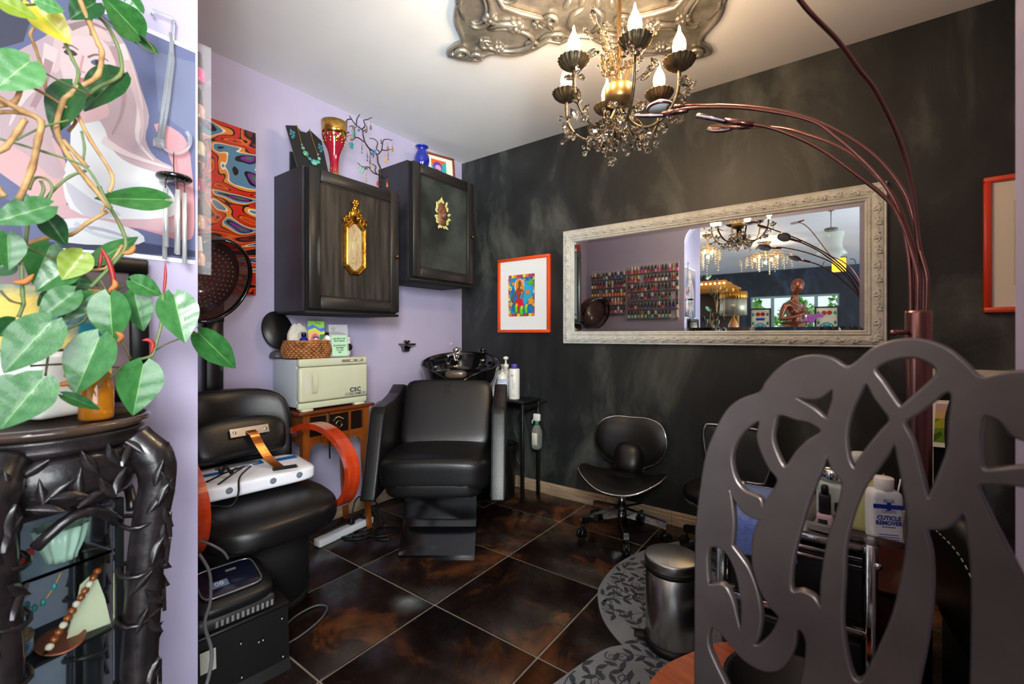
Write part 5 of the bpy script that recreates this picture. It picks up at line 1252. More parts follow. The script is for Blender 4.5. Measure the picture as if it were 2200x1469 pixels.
# ------------------------------------------------------------------ black case and foot-bath unit on the floor by the doorway
t = thing('equipment_case', 'black riveted equipment case on the floor by the lavender wall edge', 'case', (.835, -2.015, 0), R(-6))
cp = [(-.12, 0), (.135, 0), (.12, .03), (.105, .2), (-.12, .2)]
MB().prism(cp, -.145, .145, 'y').build('body', M_black_satin, t)
MB().rbox((-.008, 0, .204), (.24, .3, .012), .003, 1).build('lid', M_black_satin, t)
for y, z in ((-.12, .17), (.12, .17), (-.12, .05), (.12, .05), (0, .05), (0, .15), (.05, .13), (.062, .13)):
    MB().ball((.1225 - .0018 + .015 * (1 - z / .2), y, z), .004, 8, 6).build('rivet', M_steel, t)
MB().add([(.118, -.105, .17), (.118, -.065, .17), (.124, -.065, .11), (.124, -.105, .11)], [(0, 1, 2, 3)]).build('label', mat('worn_paper_label', (170, 172, 160), .7), t)
MB().prism([(-.0, .0), (.07, 0), (.05, .06)], .1405, .146, 'y').build('corner_guard', mat('grey_metal', (90, 90, 96), .35, .8), t)
t = thing('foot_bath_unit', 'rounded black foot-bath control unit on the equipment case', 'appliance', (.845, -2.02, .2105), R(-6))
tlt = Matrix.Rotation(R(14), 3, 'Y')
MB().super((0, 0, .062), (.2, .23, .075), 5, 8, rot=tlt).build('case', M_black_satin, t)
MB().rbox((0, 0, .024), (.2, .225, .048), .018, 3).build('skirt', mat('charcoal_plastic', (40, 40, 42), .4), t)
for k in range(12): MB().ab((.0985, -.06 + k * .014, .012), (.1015, -.053 + k * .014, .03)).build('vent_slot', mat('vent_grey', (120, 118, 116), .4), t)
fmp = frame_mat(tlt @ Vector((-.005, 0, .038)) + Vector((0, 0, .062)), (0, 1, 0), tlt @ Vector((-1, 0, 0)))
mb = MB(); mb.M = fmp; mb.rbox((0, 0, .002), (.16, .13, .006), .02, 3); pn = mb.build('screen_panel', mat('navy_screen', (20, 22, 40), .12, coat=.5), t)
mb = MB(); mb.M = fmp
mb.tube([(.084 * math.copysign(abs(math.cos(a)) ** .35, math.cos(a)), .068 * math.copysign(abs(math.sin(a)) ** .35, math.sin(a)), .004) for a in [2 * PI * i / 40 for i in range(40)]], .003, 6, True); mb.build('bezel', mat('silver_bezel', (150, 152, 158), .25, .8), pn)
mb = MB(); mb.M = fmp; mb.ab((-.055, -.03, .0052), (-.005, .0, .0056)); mb.build('display', mat('lcd_blue', (96, 112, 140), .3), pn)
words('display_digits', '08', pn, fmp @ TX((-.03, -.014, .0062)), .026, mat('lcd_digit', (205, 212, 220), .4))
mb = MB(); mb.M = fmp; mb.ab((.0, .03, .0052), (.03, .04, .0056)); mb.build('panel_mark', mat('panel_grey', (110, 108, 116), .4), pn)
M_gcable = mat('grey_cable', (86, 86, 92), .45)
lead('cable', 'grey cable hanging over the case near the wall edge', [P(428, 1190, 1.36), P(450, 1230, 1.33), P(452, 1290, 1.26), P(440, 1340, 1.2), P(455, 1400, 1.14), P(447, 1460, 1.1), P(430, 1500, 1.08)], .0045, m=M_gcable)
lead('cable', 'second grey cable curving beside the foot-bath unit', [P(425, 1160, 1.42), P(455, 1170, 1.42), P(480, 1185, 1.44), P(490, 1200, 1.46)], .004, m=M_gcable)
lead('cable', 'thin grey cable looped out onto the floor tiles', [(.80, -1.85, .006), (.74, -1.75, .006), (.735, -1.66, .006), (.78, -1.635, .006), (.83, -1.69, .006), (.86, -1.78, .006), (.865, -1.84, .006)], .0035, m=M_gcable)

# ------------------------------------------------------------------ five-armed arc lamp
M_bronze = mat('copper_bronze_metal', (148, 104, 98), .24, 1)
M_diff = mat('led_diffuser', (200, 210, 220), .3)
LX, LY = 2.578, -1.35
t = thing('arc_floor_lamp', 'copper bronze arc floor lamp with five slender arms', 'floor lamp', (0, 0, 0))
MB().lathe([(0, .001), (.13, .001), (.13, .018), (.12, .024), (.026, .03), (.024, .05), (0, .05)], 40, (LX, LY, .0)).build('base', M_bronze, t)
MB().lathe([(.0225, .04), (.0225, 1.145), (.021, 1.152), (0, 1.152)], 28, (LX, LY, 0)).build('pole', M_bronze, t)
MB().cyl((LX - .02, LY - .012, 1.105), (LX - .04, LY - .03, 1.105), .005, n=10).ball((LX - .043, LY - .032, 1.104), .007, 8, 6).build('switch', M_bronze, t)
def lc(x, y): return 1350 + x * .4085, 150 + y * .4085
def lamp_arm(pts, pxh, d1, zroot=1.15, d0=.962, r=.0043, off=(0, 0), extra=None):
    w = []
    for p in pts:
        px, py = lc(*p) if p[0] is not None else p[1]
        f = (1972 - px) / (1972 - pxh); f = max(0, f); w.append(P(px, py, 1 / (1 / d0 + f * (1 / d1 - 1 / d0))))
    if extra: w = [P(*e) for e in extra] + w
    w[-1] = Vector((LX + off[0], LY + off[1], zroot - .01)); w[-2] = Vector((LX + off[0] * 1.1, LY + off[1] * 1.1, w[-2].z))
    return MB().tube(spline(w, 8), r, 9).build('arm', M_bronze, t), w
def lamp_head(c, d, arm, nrm, r=.046):
    nrm = Vector(nrm).normalized(); q = nrm.to_track_quat('Z', 'Y').to_matrix(); c = Vector(c)
    h = MB().lathe([(r * .86, .0005), (r * .86, .004), (r * .98, .004), (r, .001), (r, -.006), (r * .96, -.009), (0, -.0095)], 32, c, q).build('lamp_head', M_bronze, arm)
    MB().lathe([(0, .0035), (r * .86, .0038), (r * .86, .001), (0, .001)], 32, c, q).build('diffuser', M_diff, arm)
    MB().lathe([(r * 1.004, -.001), (r * 1.01, -.002), (r * 1.01, -.0045), (r * 1.004, -.0055)], 32, c, q).build('light_band', mat('pale_blue_band', (200, 208, 226), .25), arm)
    d = Vector(d).normalized(); MB().cyl(c + d * r * .9, c + d * (r + .07), .009, .007, 12).build('head_stem', M_bronze, arm)
a1, w = lamp_arm([(235, 192), (300, 187), (500, 184), (700, 200), (900, 240), (1100, 322), (1300, 455), (1440, 625), (1500, 780), (1528, 930), (1540, 1100), (1545, 1250)], 1418, 1.6, off=(.009, .009))
lamp_head(P(1418, 233, 1.6), w[1] - P(1418, 233, 1.6), a1, (0.02, -.05, -1))
a2, w = lamp_arm([(250, 212), (400, 198), (650, 206), (950, 265), (1100, 360), (1250, 492), (1360, 622), (1430, 760), (1470, 950), (1478, 1100), (1480, 1250)], 1402, 1.37, off=(-.011, .004))
lamp_head(P(1396, 250, 1.37), w[1] - P(1396, 250, 1.37), a2, (-.25, .35, -.9))
a3, w = lamp_arm([(535, 270), (650, 286), (800, 322), (1000, 412), (1200, 552), (1370, 692), (1450, 830), (1490, 960), (1503, 1100), (1505, 1250)], 1525, 1.2, off=(-.002, -.012))
vd = (P(1525, 257, 1.2) - CAM).normalized(); ar = Vector((RX, RY, 0)); n3 = vd.cross(ar).normalized(); n3 = n3 if n3.z < 0 else -n3
lamp_head(P(1527, 257, 1.2), w[1] - P(1527, 257, 1.2), a3, n3 + vd * .04 + ar * -.2, .04)
a4, w = lamp_arm([(560, 302), (620, 300), (800, 305), (950, 345), (1100, 402), (1250, 502), (1390, 660), (1452, 800), (1482, 1000), (1480, 1250)], 1560, 1.48, off=(-.004, .012))
n4 = n3 + vd * .16 + ar * .1
lamp_head(P(1549, 276, 1.48), w[1] - P(1549, 276, 1.48), a4, n4, .042)
def dt(px): f = (1972 - px) / (1972 - 1190); return 1 / (1 / .962 + f * (1.6 - 1 / .962))
a5, w = lamp_arm([(900, -370), (1100, -155), (1215, 0), (1300, 110), (1400, 310), (1460, 480), (1500, 680), (1530, 930), (1545, 1100), (1550, 1250)], 1190, .625, off=(.012, -.004), extra=[(x_, y_, dt(x_)) for x_, y_ in ((1240, -775), (1340, -655), (1450, -490), (1550, -310), (1640, -140))])
hp = P(1200, -805, dt(1200)); lamp_head(hp, w[0] - hp, a5, (.1, -.3, -1))

# ------------------------------------------------------------------ ceiling medallion
M_pew = mat('pewter_leaf', (176, 170, 160), .3, .7, var=(136, 130, 122), vscale=10, bump=.08, bscale=50)
mc = Vector((1.81, -1.16, 0)) + Vector((RX, RY, 0)) * -.05
t = thing('ceiling_medallion', 'ornate pewter rococo ceiling medallion above the chandelier', 'medallion', (mc.x, mc.y, ZC - .0005), YAW)
quart = [(.0, .455), (.06, .47), (.1, .5), (.15, .485), (.2, .53), (.27, .575), (.34, .585), (.4, .57), (.44, .585), (.5, .62), (.545, .615), (.56, .575), (.61, .59), (.625, .56), (.59, .52), (.555, .5), (.545, .44), (.56, .36), (.55, .28), (.51, .2), (.52, .14), (.545, .07), (.53, 0)]
out = quart + [(x, -y) for x, y in quart[::-1][1:]] + [(-x, -y) for x, y in quart[1:]] + [(-x, y) for x, y in quart[::-1][1:-1]]
mb = MB(); n = len(out)
mb.add([(x, y, 0) for x, y in out] + [(x, y, -.018) for x, y in out], [(i, (i + 1) % n, n + (i + 1) % n, n + i) for i in range(n)] + [[n + i for i in range(n)]])
mb.build('plate', M_pew, t)
MB().tube([(x * .99, y * .99, -.02) for x, y in s2(out, 2)], .011, 6, True).build('edge_moulding', M_pew, t)
for sx in (-1, 1):
    for sy in (-1, 1):
        q = MB()
        def T(pts, r, z=-.022, q=q, sx=sx, sy=sy):
            k = len(pts); q.tube([(sx * p[0], sy * p[1], z - (.008 * math.sin(PI * i / (k - 1)))) for i, p in enumerate(pts)], r if hasattr(r, '__len__') else [r * (.55 + .45 * math.sin(PI * (i + .6) / k)) for i in range(k)], 8)
        T(spiral((.56, .56), .045, .01, 1.5, .5), .012); T(spiral((.485, .585), .035, .008, -1.3, 2.5), .011)
        q.build('corner_scroll', M_pew, t)
        q2 = MB()
        def T2(pts, r, z=-.02): 
            k = len(pts); q2.tube([(sx * p[0], sy * p[1], z - (.01 * math.sin(PI * i / (k - 1)))) for i, p in enumerate(pts)], [r * (.5 + .5 * math.sin(PI * (i + .6) / k)) for i in range(k)], 8)
        T2([(p[0], p[1]) for p in ell(.34, .47, .12, .075, 26)][:23], .012); T2(spiral((.44, .5), .03, .006, 1.4, 3.2), .009)
        T2([(p[0], p[1]) for p in ell(.47, .26, .07, .13, 26, 1.2)][:22], .012); T2([(p[0], p[1]) for p in ell(.475, .26, .052, .105, 26, 1.2)][:22], .006)
        T2(spiral((.22, .5), .035, .006, -1.4, 1.0), .01); T2(spiral((.11, .44), .03, .006, 1.5, 0), .01)
        T2([(.05, .46), (.1, .42), (.16, .43), (.2, .48)], .01); T2([(.5, .13), (.46, .1), (.44, .05), (.46, .0)], .011); T2(spiral((.49, .15), .03, .006, 1.3, 4), .009)
        T2([(.24, .4), (.3, .36), (.38, .36), (.42, .4)], .012); T2([(.4, .2), (.36, .14), (.37, .06), (.4, .02)], .011)
        T2([(.14, .4), (.2, .32), (.28, .29), (.35, .26), (.38, .2)], .014); T2(spiral((.33, .2), .045, .008, 1.5, 0), .011); T2(spiral((.15, .34), .04, .008, -1.5, 1.5), .011)
        T2([(.26, .55), (.33, .545), (.4, .535)], .007); T2([(.52, .34), (.53, .26), (.515, .2)], .008); T2([(.04, .42), (.07, .36), (.06, .3), (.02, .27)], .013); T2([(.3, .14), (.34, .1), (.34, .04), (.3, 0)], .012)
        q2.build('scrolls', M_pew, t)
        for fx, fy, fr in ((.3, .38, .035), (.41, .33, .03), (.2, .36, .028), (.38, .53, .024)):
            fl = MB()
            for i in range(6):
                a = i * PI / 3; fl.ball((sx * (fx + fr * .7 * math.cos(a)), sy * (fy + fr * .7 * math.sin(a)), -.026), (fr * .5, fr * .5, .012), 8, 6)
            fl.ball((sx * fx, sy * fy, -.034), fr * .35, 8, 6); fl.build('rosette', M_pew, t)
        lf = MB()
        for i in range(7):
            a = .25 + i * .2; r1 = .24 + .02 * (i % 2); lf.ball((sx * r1 * math.cos(a) * 1.1, sy * r1 * math.sin(a), -.022), (.035, .014, .014), 10, 6, rot=Matrix.Rotation(math.atan2(sy * math.sin(a), sx * math.cos(a)), 3, 'Z'))
        lf.build('acanthus_leaves', M_pew, t)
mb = MB()
for r_, rr in ((.19, .014), (.15, .008), (.09, .012)): mb.tube([(r_ * math.cos(a), r_ * math.sin(a), -.022) for a in [2 * PI * i / 40 for i in range(40)]], rr, 8, True)
for i in range(16):
    a = 2 * PI * i / 16; mb.ball((.17 * math.cos(a), .17 * math.sin(a), -.022), (.024, .01, .012), 8, 6, rot=Matrix.Rotation(a, 3, 'Z'))
mb.build('centre_rose', M_pew, t)

# ------------------------------------------------------------------ chandelier
M_ch = mat('antique_bronze', (74, 64, 50), .38, .75, var=(108, 92, 68), vscale=40)
M_chl = mat('aged_gold_bronze', (150, 118, 74), .35, .85)
M_cry = mat('crystal_drop', (250, 246, 236), .02, trans=1, ior=1.45)
CHX, CHY = 1.818, -1.155
t = thing('chandelier', 'bronze candle chandelier with six arms and crystal drops', 'chandelier', (CHX, CHY, 0), YAW)
MB().lathe([(.0, 1.905), (.02, 1.905), (.045, 1.915), (.05, 1.925), (.05, 1.965), (.044, 1.972), (.012, 1.975), (.008, 1.99), (.008, 2.35)], 30).build('hub', M_chl, t)
MB().lathe([(.0, 1.78), (.008, 1.785), (.012, 1.8), (.01, 1.83), (.014, 1.86), (.016, 1.905)], 14).build('lower_stem', M_ch, t)
MB().lathe([(.008, 2.33), (.012, 2.34), (.05, 2.41), (.062, 2.43), (.062, 2.436), (0, 2.436)], 24).build('canopy', M_ch, t)
lk = MB()
for k in range(3):
    lk.tube([(.012 * math.cos(a) if k % 2 else 0, 0 if k % 2 else .012 * math.cos(a), 2.335 - .02 * k + .014 * math.sin(a)) for a in [2 * PI * i / 14 for i in range(14)]], .0025, 6, True)
lk.build('chain_links', M_ch, t)
M_bulb = mat('lit_candle_bulb', (255, 214, 150), .2, emit=(255, 186, 104), estr=16)
AR = .2
dish = MB().lathe([(0, 0), (.012, .0), (.03, .008), (.044, .02), (.05, .032), (.0525, .034), (.05, .036), (.042, .025), (.028, .014), (.011, .006), (0, .006)], 72, flute=.045, nf=18).mesh('candle_dish', M_ch)
sock = MB().lathe([(.0105, .006), (.0105, .042), (.012, .044), (0, .045)], 16).mesh('candle_socket', M_chl)
bulb = MB().lathe([(.009, .044), (.014, .05), (.0205, .066), (.022, .08), (.019, .098), (.012, .114), (.006, .126), (.003, .142), (0, .15)], 18).mesh('bulb', M_bulb)
armm = MB(); ap_ = spline([(.012, 0, 1.90), (.03, 0, 1.86), (.06, 0, 1.82), (.105, 0, 1.805), (.155, 0, 1.83), (.19, 0, 1.88), (.2, 0, 1.93), (.2, 0, 1.97)], 6)
armm.tube(ap_, .0055, 8); arm_me = armm.mesh('arm', M_ch)
for k in range(6):
    a = -PI / 2 + k * PI / 3
    ao = link_mesh('arm', arm_me, t, (0, 0, 0), (0, 0, a))
    link_mesh('candle_dish', dish, ao, (AR, 0, 1.968)); link_mesh('candle_socket', sock, ao, (AR, 0, 1.968)); link_mesh('bulb', bulb, ao, (AR, 0, 1.968))
    l = bpy.data.lights.new('candle_light', 'POINT'); l.energy = 4.3; l.color = (1, .74, .46); l.shadow_soft_size = .018
    lo = bpy.data.objects.new('candle_light', l); COL.objects.link(lo)
    lo.location = (CHX + (AR) * math.cos(YAW + a), CHY + AR * math.sin(YAW + a), 2.115)
cry = MB().lathe([(0, -.017), (.005, -.013), (.0078, -.004), (.0065, .005), (.0025, .012), (0, .015)], 7, smooth=False).mesh('crystal', M_cry)
cry_s = MB().lathe([(0, -.009), (.0055, -.003), (.0055, .003), (0, .009)], 7, smooth=False).mesh('crystal', M_cry)
lfm = MB().grid(lambda u, v: ((u - .5) * .016 * math.sin(PI * min(1, v * .94 + .06)), v * .042, .004 * math.cos((u - .5) * 5) - .006 * v), 5, 7).mesh('leaf', M_ch)
cap = MB().lathe([(0, .0), (.004, .002), (.0055, .008), (0, .008)], 6).mesh('crystal_cap', M_ch)
rc = random.Random(5)
def sprig(p0, d0, L_, ncr, big=True):
    """a bent wire with crystals or leaves at its tip and sides"""
    d = Vector(d0).normalized(); pts = [Vector(p0)]; side = Vector((rc.uniform(-1, 1), rc.uniform(-1, 1), rc.uniform(-.6, .6)))
    for i in range(4): d = (d + side * .16).normalized(); pts.append(pts[-1] + d * L_ / 4)
    wo = MB().tube(spline(pts, 3), .0013, 5).build('wire_sprig', M_chl, t)
    for i in range(ncr):
        p = pts[-1] if i == 0 else pts[rc.choice([2, 3])] + Vector((rc.uniform(-.02, .02), rc.uniform(-.02, .02), rc.uniform(-.02, .012)))
        o = link_mesh('crystal', cry if rc.random() < .68 else cry_s, wo, p, (rc.uniform(-1.4, 1.4), rc.uniform(-1.4, 1.4), rc.uniform(0, 6)), [rc.uniform(1.0, 1.55)] * 3)
    if rc.random() < .5:
        link_mesh('leaf', lfm, wo, pts[2], (rc.uniform(-1, 1), rc.uniform(-1, 1), rc.uniform(0, 6)), [rc.uniform(.6, .95)] * 3)
for k in range(6):
    a = -PI / 2 + k * PI / 3; ca, sa = math.cos(a), math.sin(a)
    for r_, z, dr, dz in ((.06, 1.82, .3, -.9), (.10, 1.805, .4, -.8), (.13, 1.815, .7, .5), (.165, 1.84, 1, -.5), (.19, 1.88, 1, .25), (.2, 1.91, .7, .6), (.08, 1.815, -.2, .9)):
        tn = rc.uniform(-1.1, 1.1); sprig((r_ * ca, r_ * sa, z), (dr * ca - tn * sa, dr * sa + tn * ca, dz), rc.uniform(.04, .08), 3)
for k in range(20):
    a = rc.uniform(0, 6.28); sprig((.02 * math.cos(a), .02 * math.sin(a), 1.98), (.5 * math.cos(a) * rc.uniform(.3, 1.3), .5 * math.sin(a) * rc.uniform(.3, 1.3), 1), rc.uniform(.08, .22), 3)
for k in range(10):
    a = rc.uniform(0, 6.28); sprig((.03 * math.cos(a), .03 * math.sin(a), 1.85), (.8 * math.cos(a), .8 * math.sin(a), -.8), rc.uniform(.05, .11), 3)

# ------------------------------------------------------------------ cut metal chair in the foreground
M_cutmetal = mat('brushed_gunmetal', (126, 116, 114), .36, .82, var=(108, 98, 97), vscale=5, bump=.02, bscale=30)
t = thing('metal_chair', 'high-backed chair of cut gunmetal plate in the foreground', 'chair', (0, 0, 0))
outer = [(-.0014, .46), (-.0014, 0.5922), (-0.0003, 0.7943), (0.0022, 0.8376), (0.0095, 0.8958), (0.0166, 0.9322), (0.0288, 0.9654), (0.0439, 0.9948), (0.0617, 1.0119), (0.0862, 1.0241), (0.0935, 1.0375), (0.1064, 1.054), (0.1228, 1.0671), (0.1437, 1.0739), (0.1634, 1.0718), (0.1751, 1.0639), (0.1809, 1.0623), (0.1887, 1.0687), (0.2018, 1.0828), (0.2163, 1.0911), (0.2322, 1.0944), (0.2455, 1.0928), (0.2599, 1.0856), (0.272, 1.0727), (0.2803, 1.0613), (0.286, 1.0582), (0.2932, 1.061), (0.3107, 1.0656), (.328, 1.06), (.342, 1.035), (.35, 1.0), (.353, .95), (.354, .8), (.354, .46)]
holes = [[(0.0862, 0.9892), (0.0832, 0.968), (0.0891, 0.9469), (0.0978, 0.9299), (0.1078, 0.9182), (0.1035, 0.9032), (0.0935, 0.8848), (0.0891, 0.8757), (0.0862, 0.8866), (0.0772, 0.8892), (0.0648, 0.893), (0.0537, 0.9066), (0.0488, 0.9321), (0.0553, 0.9566), (0.0695, 0.977)],
 [(0.0462, 0.8931), (0.0537, 0.8784), (0.068, 0.8638), (0.0832, 0.8609), (0.0897, 0.8661), (0.0832, 0.8512), (0.0778, 0.8289), (0.0787, 0.7972), (0.0862, 0.7715), (0.0978, 0.7547), (0.1078, 0.7469), (0.1092, 0.7414), (0.1007, 0.7186), (0.0862, 0.6969), (0.0766, 0.6934), (0.0817, 0.7025), (0.0862, 0.7302), (0.0832, 0.7607), (0.0726, 0.7883), (0.0601, 0.803), (0.0505, 0.8127), (0.0505, 0.8193), (0.0521, 0.8464), (0.0488, 0.8787)],
 [(0.0166, 0.7969), (0.0356, 0.8056), (0.0505, 0.7927), (0.0601, 0.7668), (0.0642, 0.7359), (0.0623, 0.7029), (0.0569, 0.716), (0.0505, 0.7395), (0.0389, 0.7545), (0.0219, 0.7472), (0.0166, 0.7519)],
 [(0.0201, 0.6877), (0.0322, 0.6903), (0.0488, 0.6787), (0.068, 0.6677), (0.092, 0.6684), (0.1119, 0.6844), (0.1242, 0.7155), (0.1268, 0.738), (0.1334, 0.7413), (0.1391, 0.7294), (0.1386, 0.7084), (0.1334, 0.6731), (0.1255, 0.6409), (.11, .56), (0.0862, 0.5522), (0.0521, 0.6043), (0.0288, 0.6374), (0.0166, 0.6617)],
 [(0.1598, 0.9612), (0.1646, 0.9451), (0.1751, 0.9306), (0.1717, 0.9015), (0.1634, 0.8677), (0.1586, 0.8402), (0.1549, 0.807), (0.1537, 0.7776), (0.1462, 0.7858), (0.1334, 0.7875), (0.1215, 0.7838), (0.1228, 0.8206), (0.1295, 0.8562), (0.1386, 0.8948), (0.1462, 0.9204), (0.1549, 0.9458)],
 [(0.2204, 0.9865), (0.2244, 0.9665), (0.2293, 0.934), (0.2326, 0.9041), (0.2303, 0.8647), (0.2264, 0.8347), (0.2204, 0.8008), (0.2102, 0.764), (0.1975, 0.7234), (0.1898, 0.7107), (0.1831, 0.7137), (0.1774, 0.7355), (0.1733, 0.7726), (0.1751, 0.824), (0.1763, 0.8581), (0.1831, 0.8966), (0.1931, 0.9297), (0.2039, 0.9513), (0.2143, 0.9722)],
 [(0.1078, 1.0001), (0.1282, 0.9968), (0.1412, 0.9957), (0.1549, 0.9862), (0.1412, 0.9722), (0.1282, 0.9548), (0.1161, 0.934), (0.1078, 0.9445), (0.1007, 0.9648), (0.1021, 0.9837)],
 [(0.1268, 1.0237), (0.1487, 1.0246), (0.161, 1.0345), (0.1653, 1.0377), (0.1658, 1.025), (0.1622, 1.0103), (0.1586, 1.0012), (0.1462, 1.0111), (0.1308, 1.0196)],
 [(0.1964, 1.0474), (0.2039, 1.0319), (0.2102, 1.0219), (0.2174, 1.0083), (0.2102, 0.9953), (0.1996, 0.9774), (0.1887, 0.956), (0.1854, 0.9484), (0.1797, 0.9597), (0.1774, 0.9843), (0.1809, 1.01), (0.1887, 1.033)],
 [(0.2028, 1.0613), (0.2102, 1.0698), (0.2224, 1.0756), (0.2361, 1.0774), (0.2491, 1.0716), (0.2546, 1.062), (0.2491, 1.0516), (0.2399, 1.0395), (0.2283, 1.0254), (0.2244, 1.0236), (0.2184, 1.0334), (0.2102, 1.0485)],
 [(0.2599, 1.0439), (0.2652, 1.0384), (0.2634, 1.0114), (0.2626, 0.9869), (0.2564, 0.961), (0.2501, 0.9396), (0.2464, 0.9323), (0.2417, 0.9525), (0.2342, 0.989), (0.2273, 1.0072), (0.238, 1.019), (0.2491, 1.0317)],
 [(0.2836, 1.0192), (0.29, 1.0236), (0.2979, 1.0189), (0.304, 1.0085), (0.3107, 1.0051), (.325, 1.0), (.333, .988), (.325, .979), (0.3107, 0.9783), (0.2932, 0.972), (0.2836, 0.9745)],
 [(0.2812, 0.955), (0.2932, 0.9604), (0.3107, 0.9626), (.328, .96), (.334, .93), (.334, .84), (.328, .82), (0.3107, 0.8753), (0.2994, 0.9026), (0.2884, 0.9313)],
 [(0.2445, 0.9004), (0.2564, 0.9055), (0.2669, 0.9175), (0.2729, 0.9289), (0.277, 0.8993), (0.2795, 0.8599), (0.2795, 0.8006), (0.2787, 0.7601), (0.2779, 0.7285), (.275, .62), (.26, .56), (.235, .56), (.228, .62), (0.2342, 0.6999), (0.238, 0.7357), (0.2445, 0.7821), (0.2488, 0.8343), (0.2482, 0.8766)]]
MCH = frame_mat((2.277, -1.957, 0), (.972, -.235, 0), (0, 0, 1))
cutout('back_plate', s2(outer[1:-1], 3)[:0] or [(p.x, p.y) for p in spline([(a, b, 0) for a, b in outer], 3)], [s2(h, 3) for h in holes], .012, .0022, M_cutmetal, t, MCH)
mb = MB(); mb.M = MCH
sb = MB(); sb.M = MCH
sb.rbox((.177, .445, .205), (.35, .03, .39), .006, 2); sb.build('seat', M_cutmetal, t)
for x, z in ((.015, .0), (.34, .0), (.02, .385), (.335, .385)):
    lb = MB(); lb.M = MCH; lb.rbox((x, .23 if z == 0 else .215, z), (.03, .46 if z == 0 else .43, .012), .003, 1); lb.build('leg', M_cutmetal, t)
# ------------------------------------------------------------------ poster on the wall end, drawn as flat colour shapes
PW0, PW1, PZ0, PZ1 = -2.64, -2.206, 1.278, 1.821
XW = 1.1305
t = thing('poster', 'hair poster of a woman with long pale pink hair', 'poster', (0, 0, 0))
MB().ab((XW, PW0, PZ0), (XW + .0012, PW1, PZ1)).build('paper', mat('poster_white', (238, 238, 242), .35), t)
def uvp(px, py):
    d = (CAM.x - XW) / (RY - (px - CX) / F_PX * RX); q = P(px, py, d); return ((q.y - PW0) / (PW1 - PW0), (q.z - PZ0) / (PZ1 - PZ0))
bd = .018
ps = [('6c749c', rect(-1, bd, 1 - .0, 1 - bd)), ('7c84a6', [uvp(330, 110), uvp(430, 140), uvp(430, 300), uvp(340, 240)]), ('4a4c60', [uvp(-90, 0), uvp(70, 30), uvp(50, 90), uvp(-90, 130)]), ('585e80', [uvp(-90, 380), uvp(40, 440), uvp(50, 540), uvp(-90, 520)]), ('3c4464', [uvp(60, 520), uvp(300, 520), uvp(425, 540), uvp(425, 553), uvp(60, 533)])]
def pp_(col, pts, k=3): ps.append((col, s2([uvp(*p) for p in pts], k)))
def rb_(col, pts, w0, w1): 
    q = spline([(*uvp(*p), 0) for p in pts], 4); ps.append((col, ribbon([(p.x, p.y) for p in q], w0, w1)))
pp_('e2b6b8', [(0, 240), (60, 245), (130, 320), (150, 420), (110, 455), (40, 400), (-40, 330)])
pp_('d99ca6', [(330, 268), (385, 285), (408, 335), (417, 480), (398, 517), (300, 492), (140, 470), (150, 438), (300, 456), (368, 465), (372, 360)])
pp_('dcb4bc', [(130, 440), (300, 462), (370, 470), (372, 500), (290, 488), (130, 468)])
pp_('eceef2', [(160, 240), (235, 225), (300, 320), (372, 420), (366, 466), (180, 464), (135, 400), (150, 320)])
pp_('d2cfdc', [(140, 390), (200, 430), (260, 462), (180, 464)])
pp_('c8b0b8', [(95, 80), (150, 42), (215, 45), (262, 85), (287, 140), (302, 190), (320, 250), (312, 300), (335, 340), (375, 362), (352, 374), (280, 352), (240, 320), (215, 262), (150, 240), (110, 300), (140, 372), (110, 380), (60, 335), (0, 300), (-60, 290), (-60, 180), (30, 115)])
pp_('e9ccd0', [(128, 92), (170, 70), (220, 88), (247, 130), (242, 175), (215, 207), (182, 217), (150, 192), (130, 150)])
pp_('e2bcc0', [(150, 190), (215, 205), (232, 250), (160, 262)])
pp_('dcc4c4', [(120, 70), (165, 52), (215, 60), (240, 90), (200, 82), (160, 78), (132, 100), (128, 150), (112, 150)])
for pts, c, w in (([(255, 95), (280, 160), (300, 230), (295, 300), (330, 345)], 'ecdcdc', .05), ([(240, 100), (265, 170), (262, 240), (240, 290)], 'b89aa0', .03), ([(270, 130), (292, 200), (305, 260), (300, 320)], 'dcc0c4', .035), ([(110, 100), (95, 160), (50, 210), (20, 270)], 'e4d2d2', .05), ([(105, 130), (90, 190), (60, 250), (40, 300)], 'b09098', .03), ([(60, 230), (80, 290), (110, 340), (140, 372)], 'cdb2b8', .04), ([(220, 300), (260, 325), (310, 345), (365, 362)], 'ead8da', .035), ([(150, 60), (190, 50), (230, 65)], '9a8484', .025)): rb_(c, pts, w, .006)
pp_('4a3c40', [(136, 112), (150, 106), (166, 118), (150, 121)]); pp_('5a6a88', [(194, 134), (208, 128), (226, 140), (210, 144)]); rb_('8a6c68', [(134, 104), (150, 98), (168, 108)], .008, .004); rb_('8a6c68', [(188, 124), (208, 118), (232, 132)], .008, .004)
pp_('3a3038', [(204, 132), (211, 131), (212, 140), (205, 140)]); rb_('d4a4a8', [(178, 120), (172, 150), (182, 156)], .008, .006); pp_('c4747e', [(166, 172), (178, 168), (194, 180), (180, 187)])
pp_('e8eaf0', [(110, 478), (200, 470), (296, 498), (296, 525), (130, 520)]); rb_('b8bcd0', [(130, 500), (200, 490), (280, 512)], .02, .01); rb_('d0d4e0', [(160, 480), (210, 505), (260, 515)], .02, .01)
ps = [('%02x%02x%02x' % tuple(int(int(c[i:i + 2], 16) * .86) for i in (0, 2, 4)), q) for c, q in ps]
art('print', t, frame_mat((XW + .0013, PW0, PZ0), (0, 1, 0), (0, 0, 1)), PW1 - PW0, PZ1 - PZ0, ps, 'eeeef2', .00006, .4)

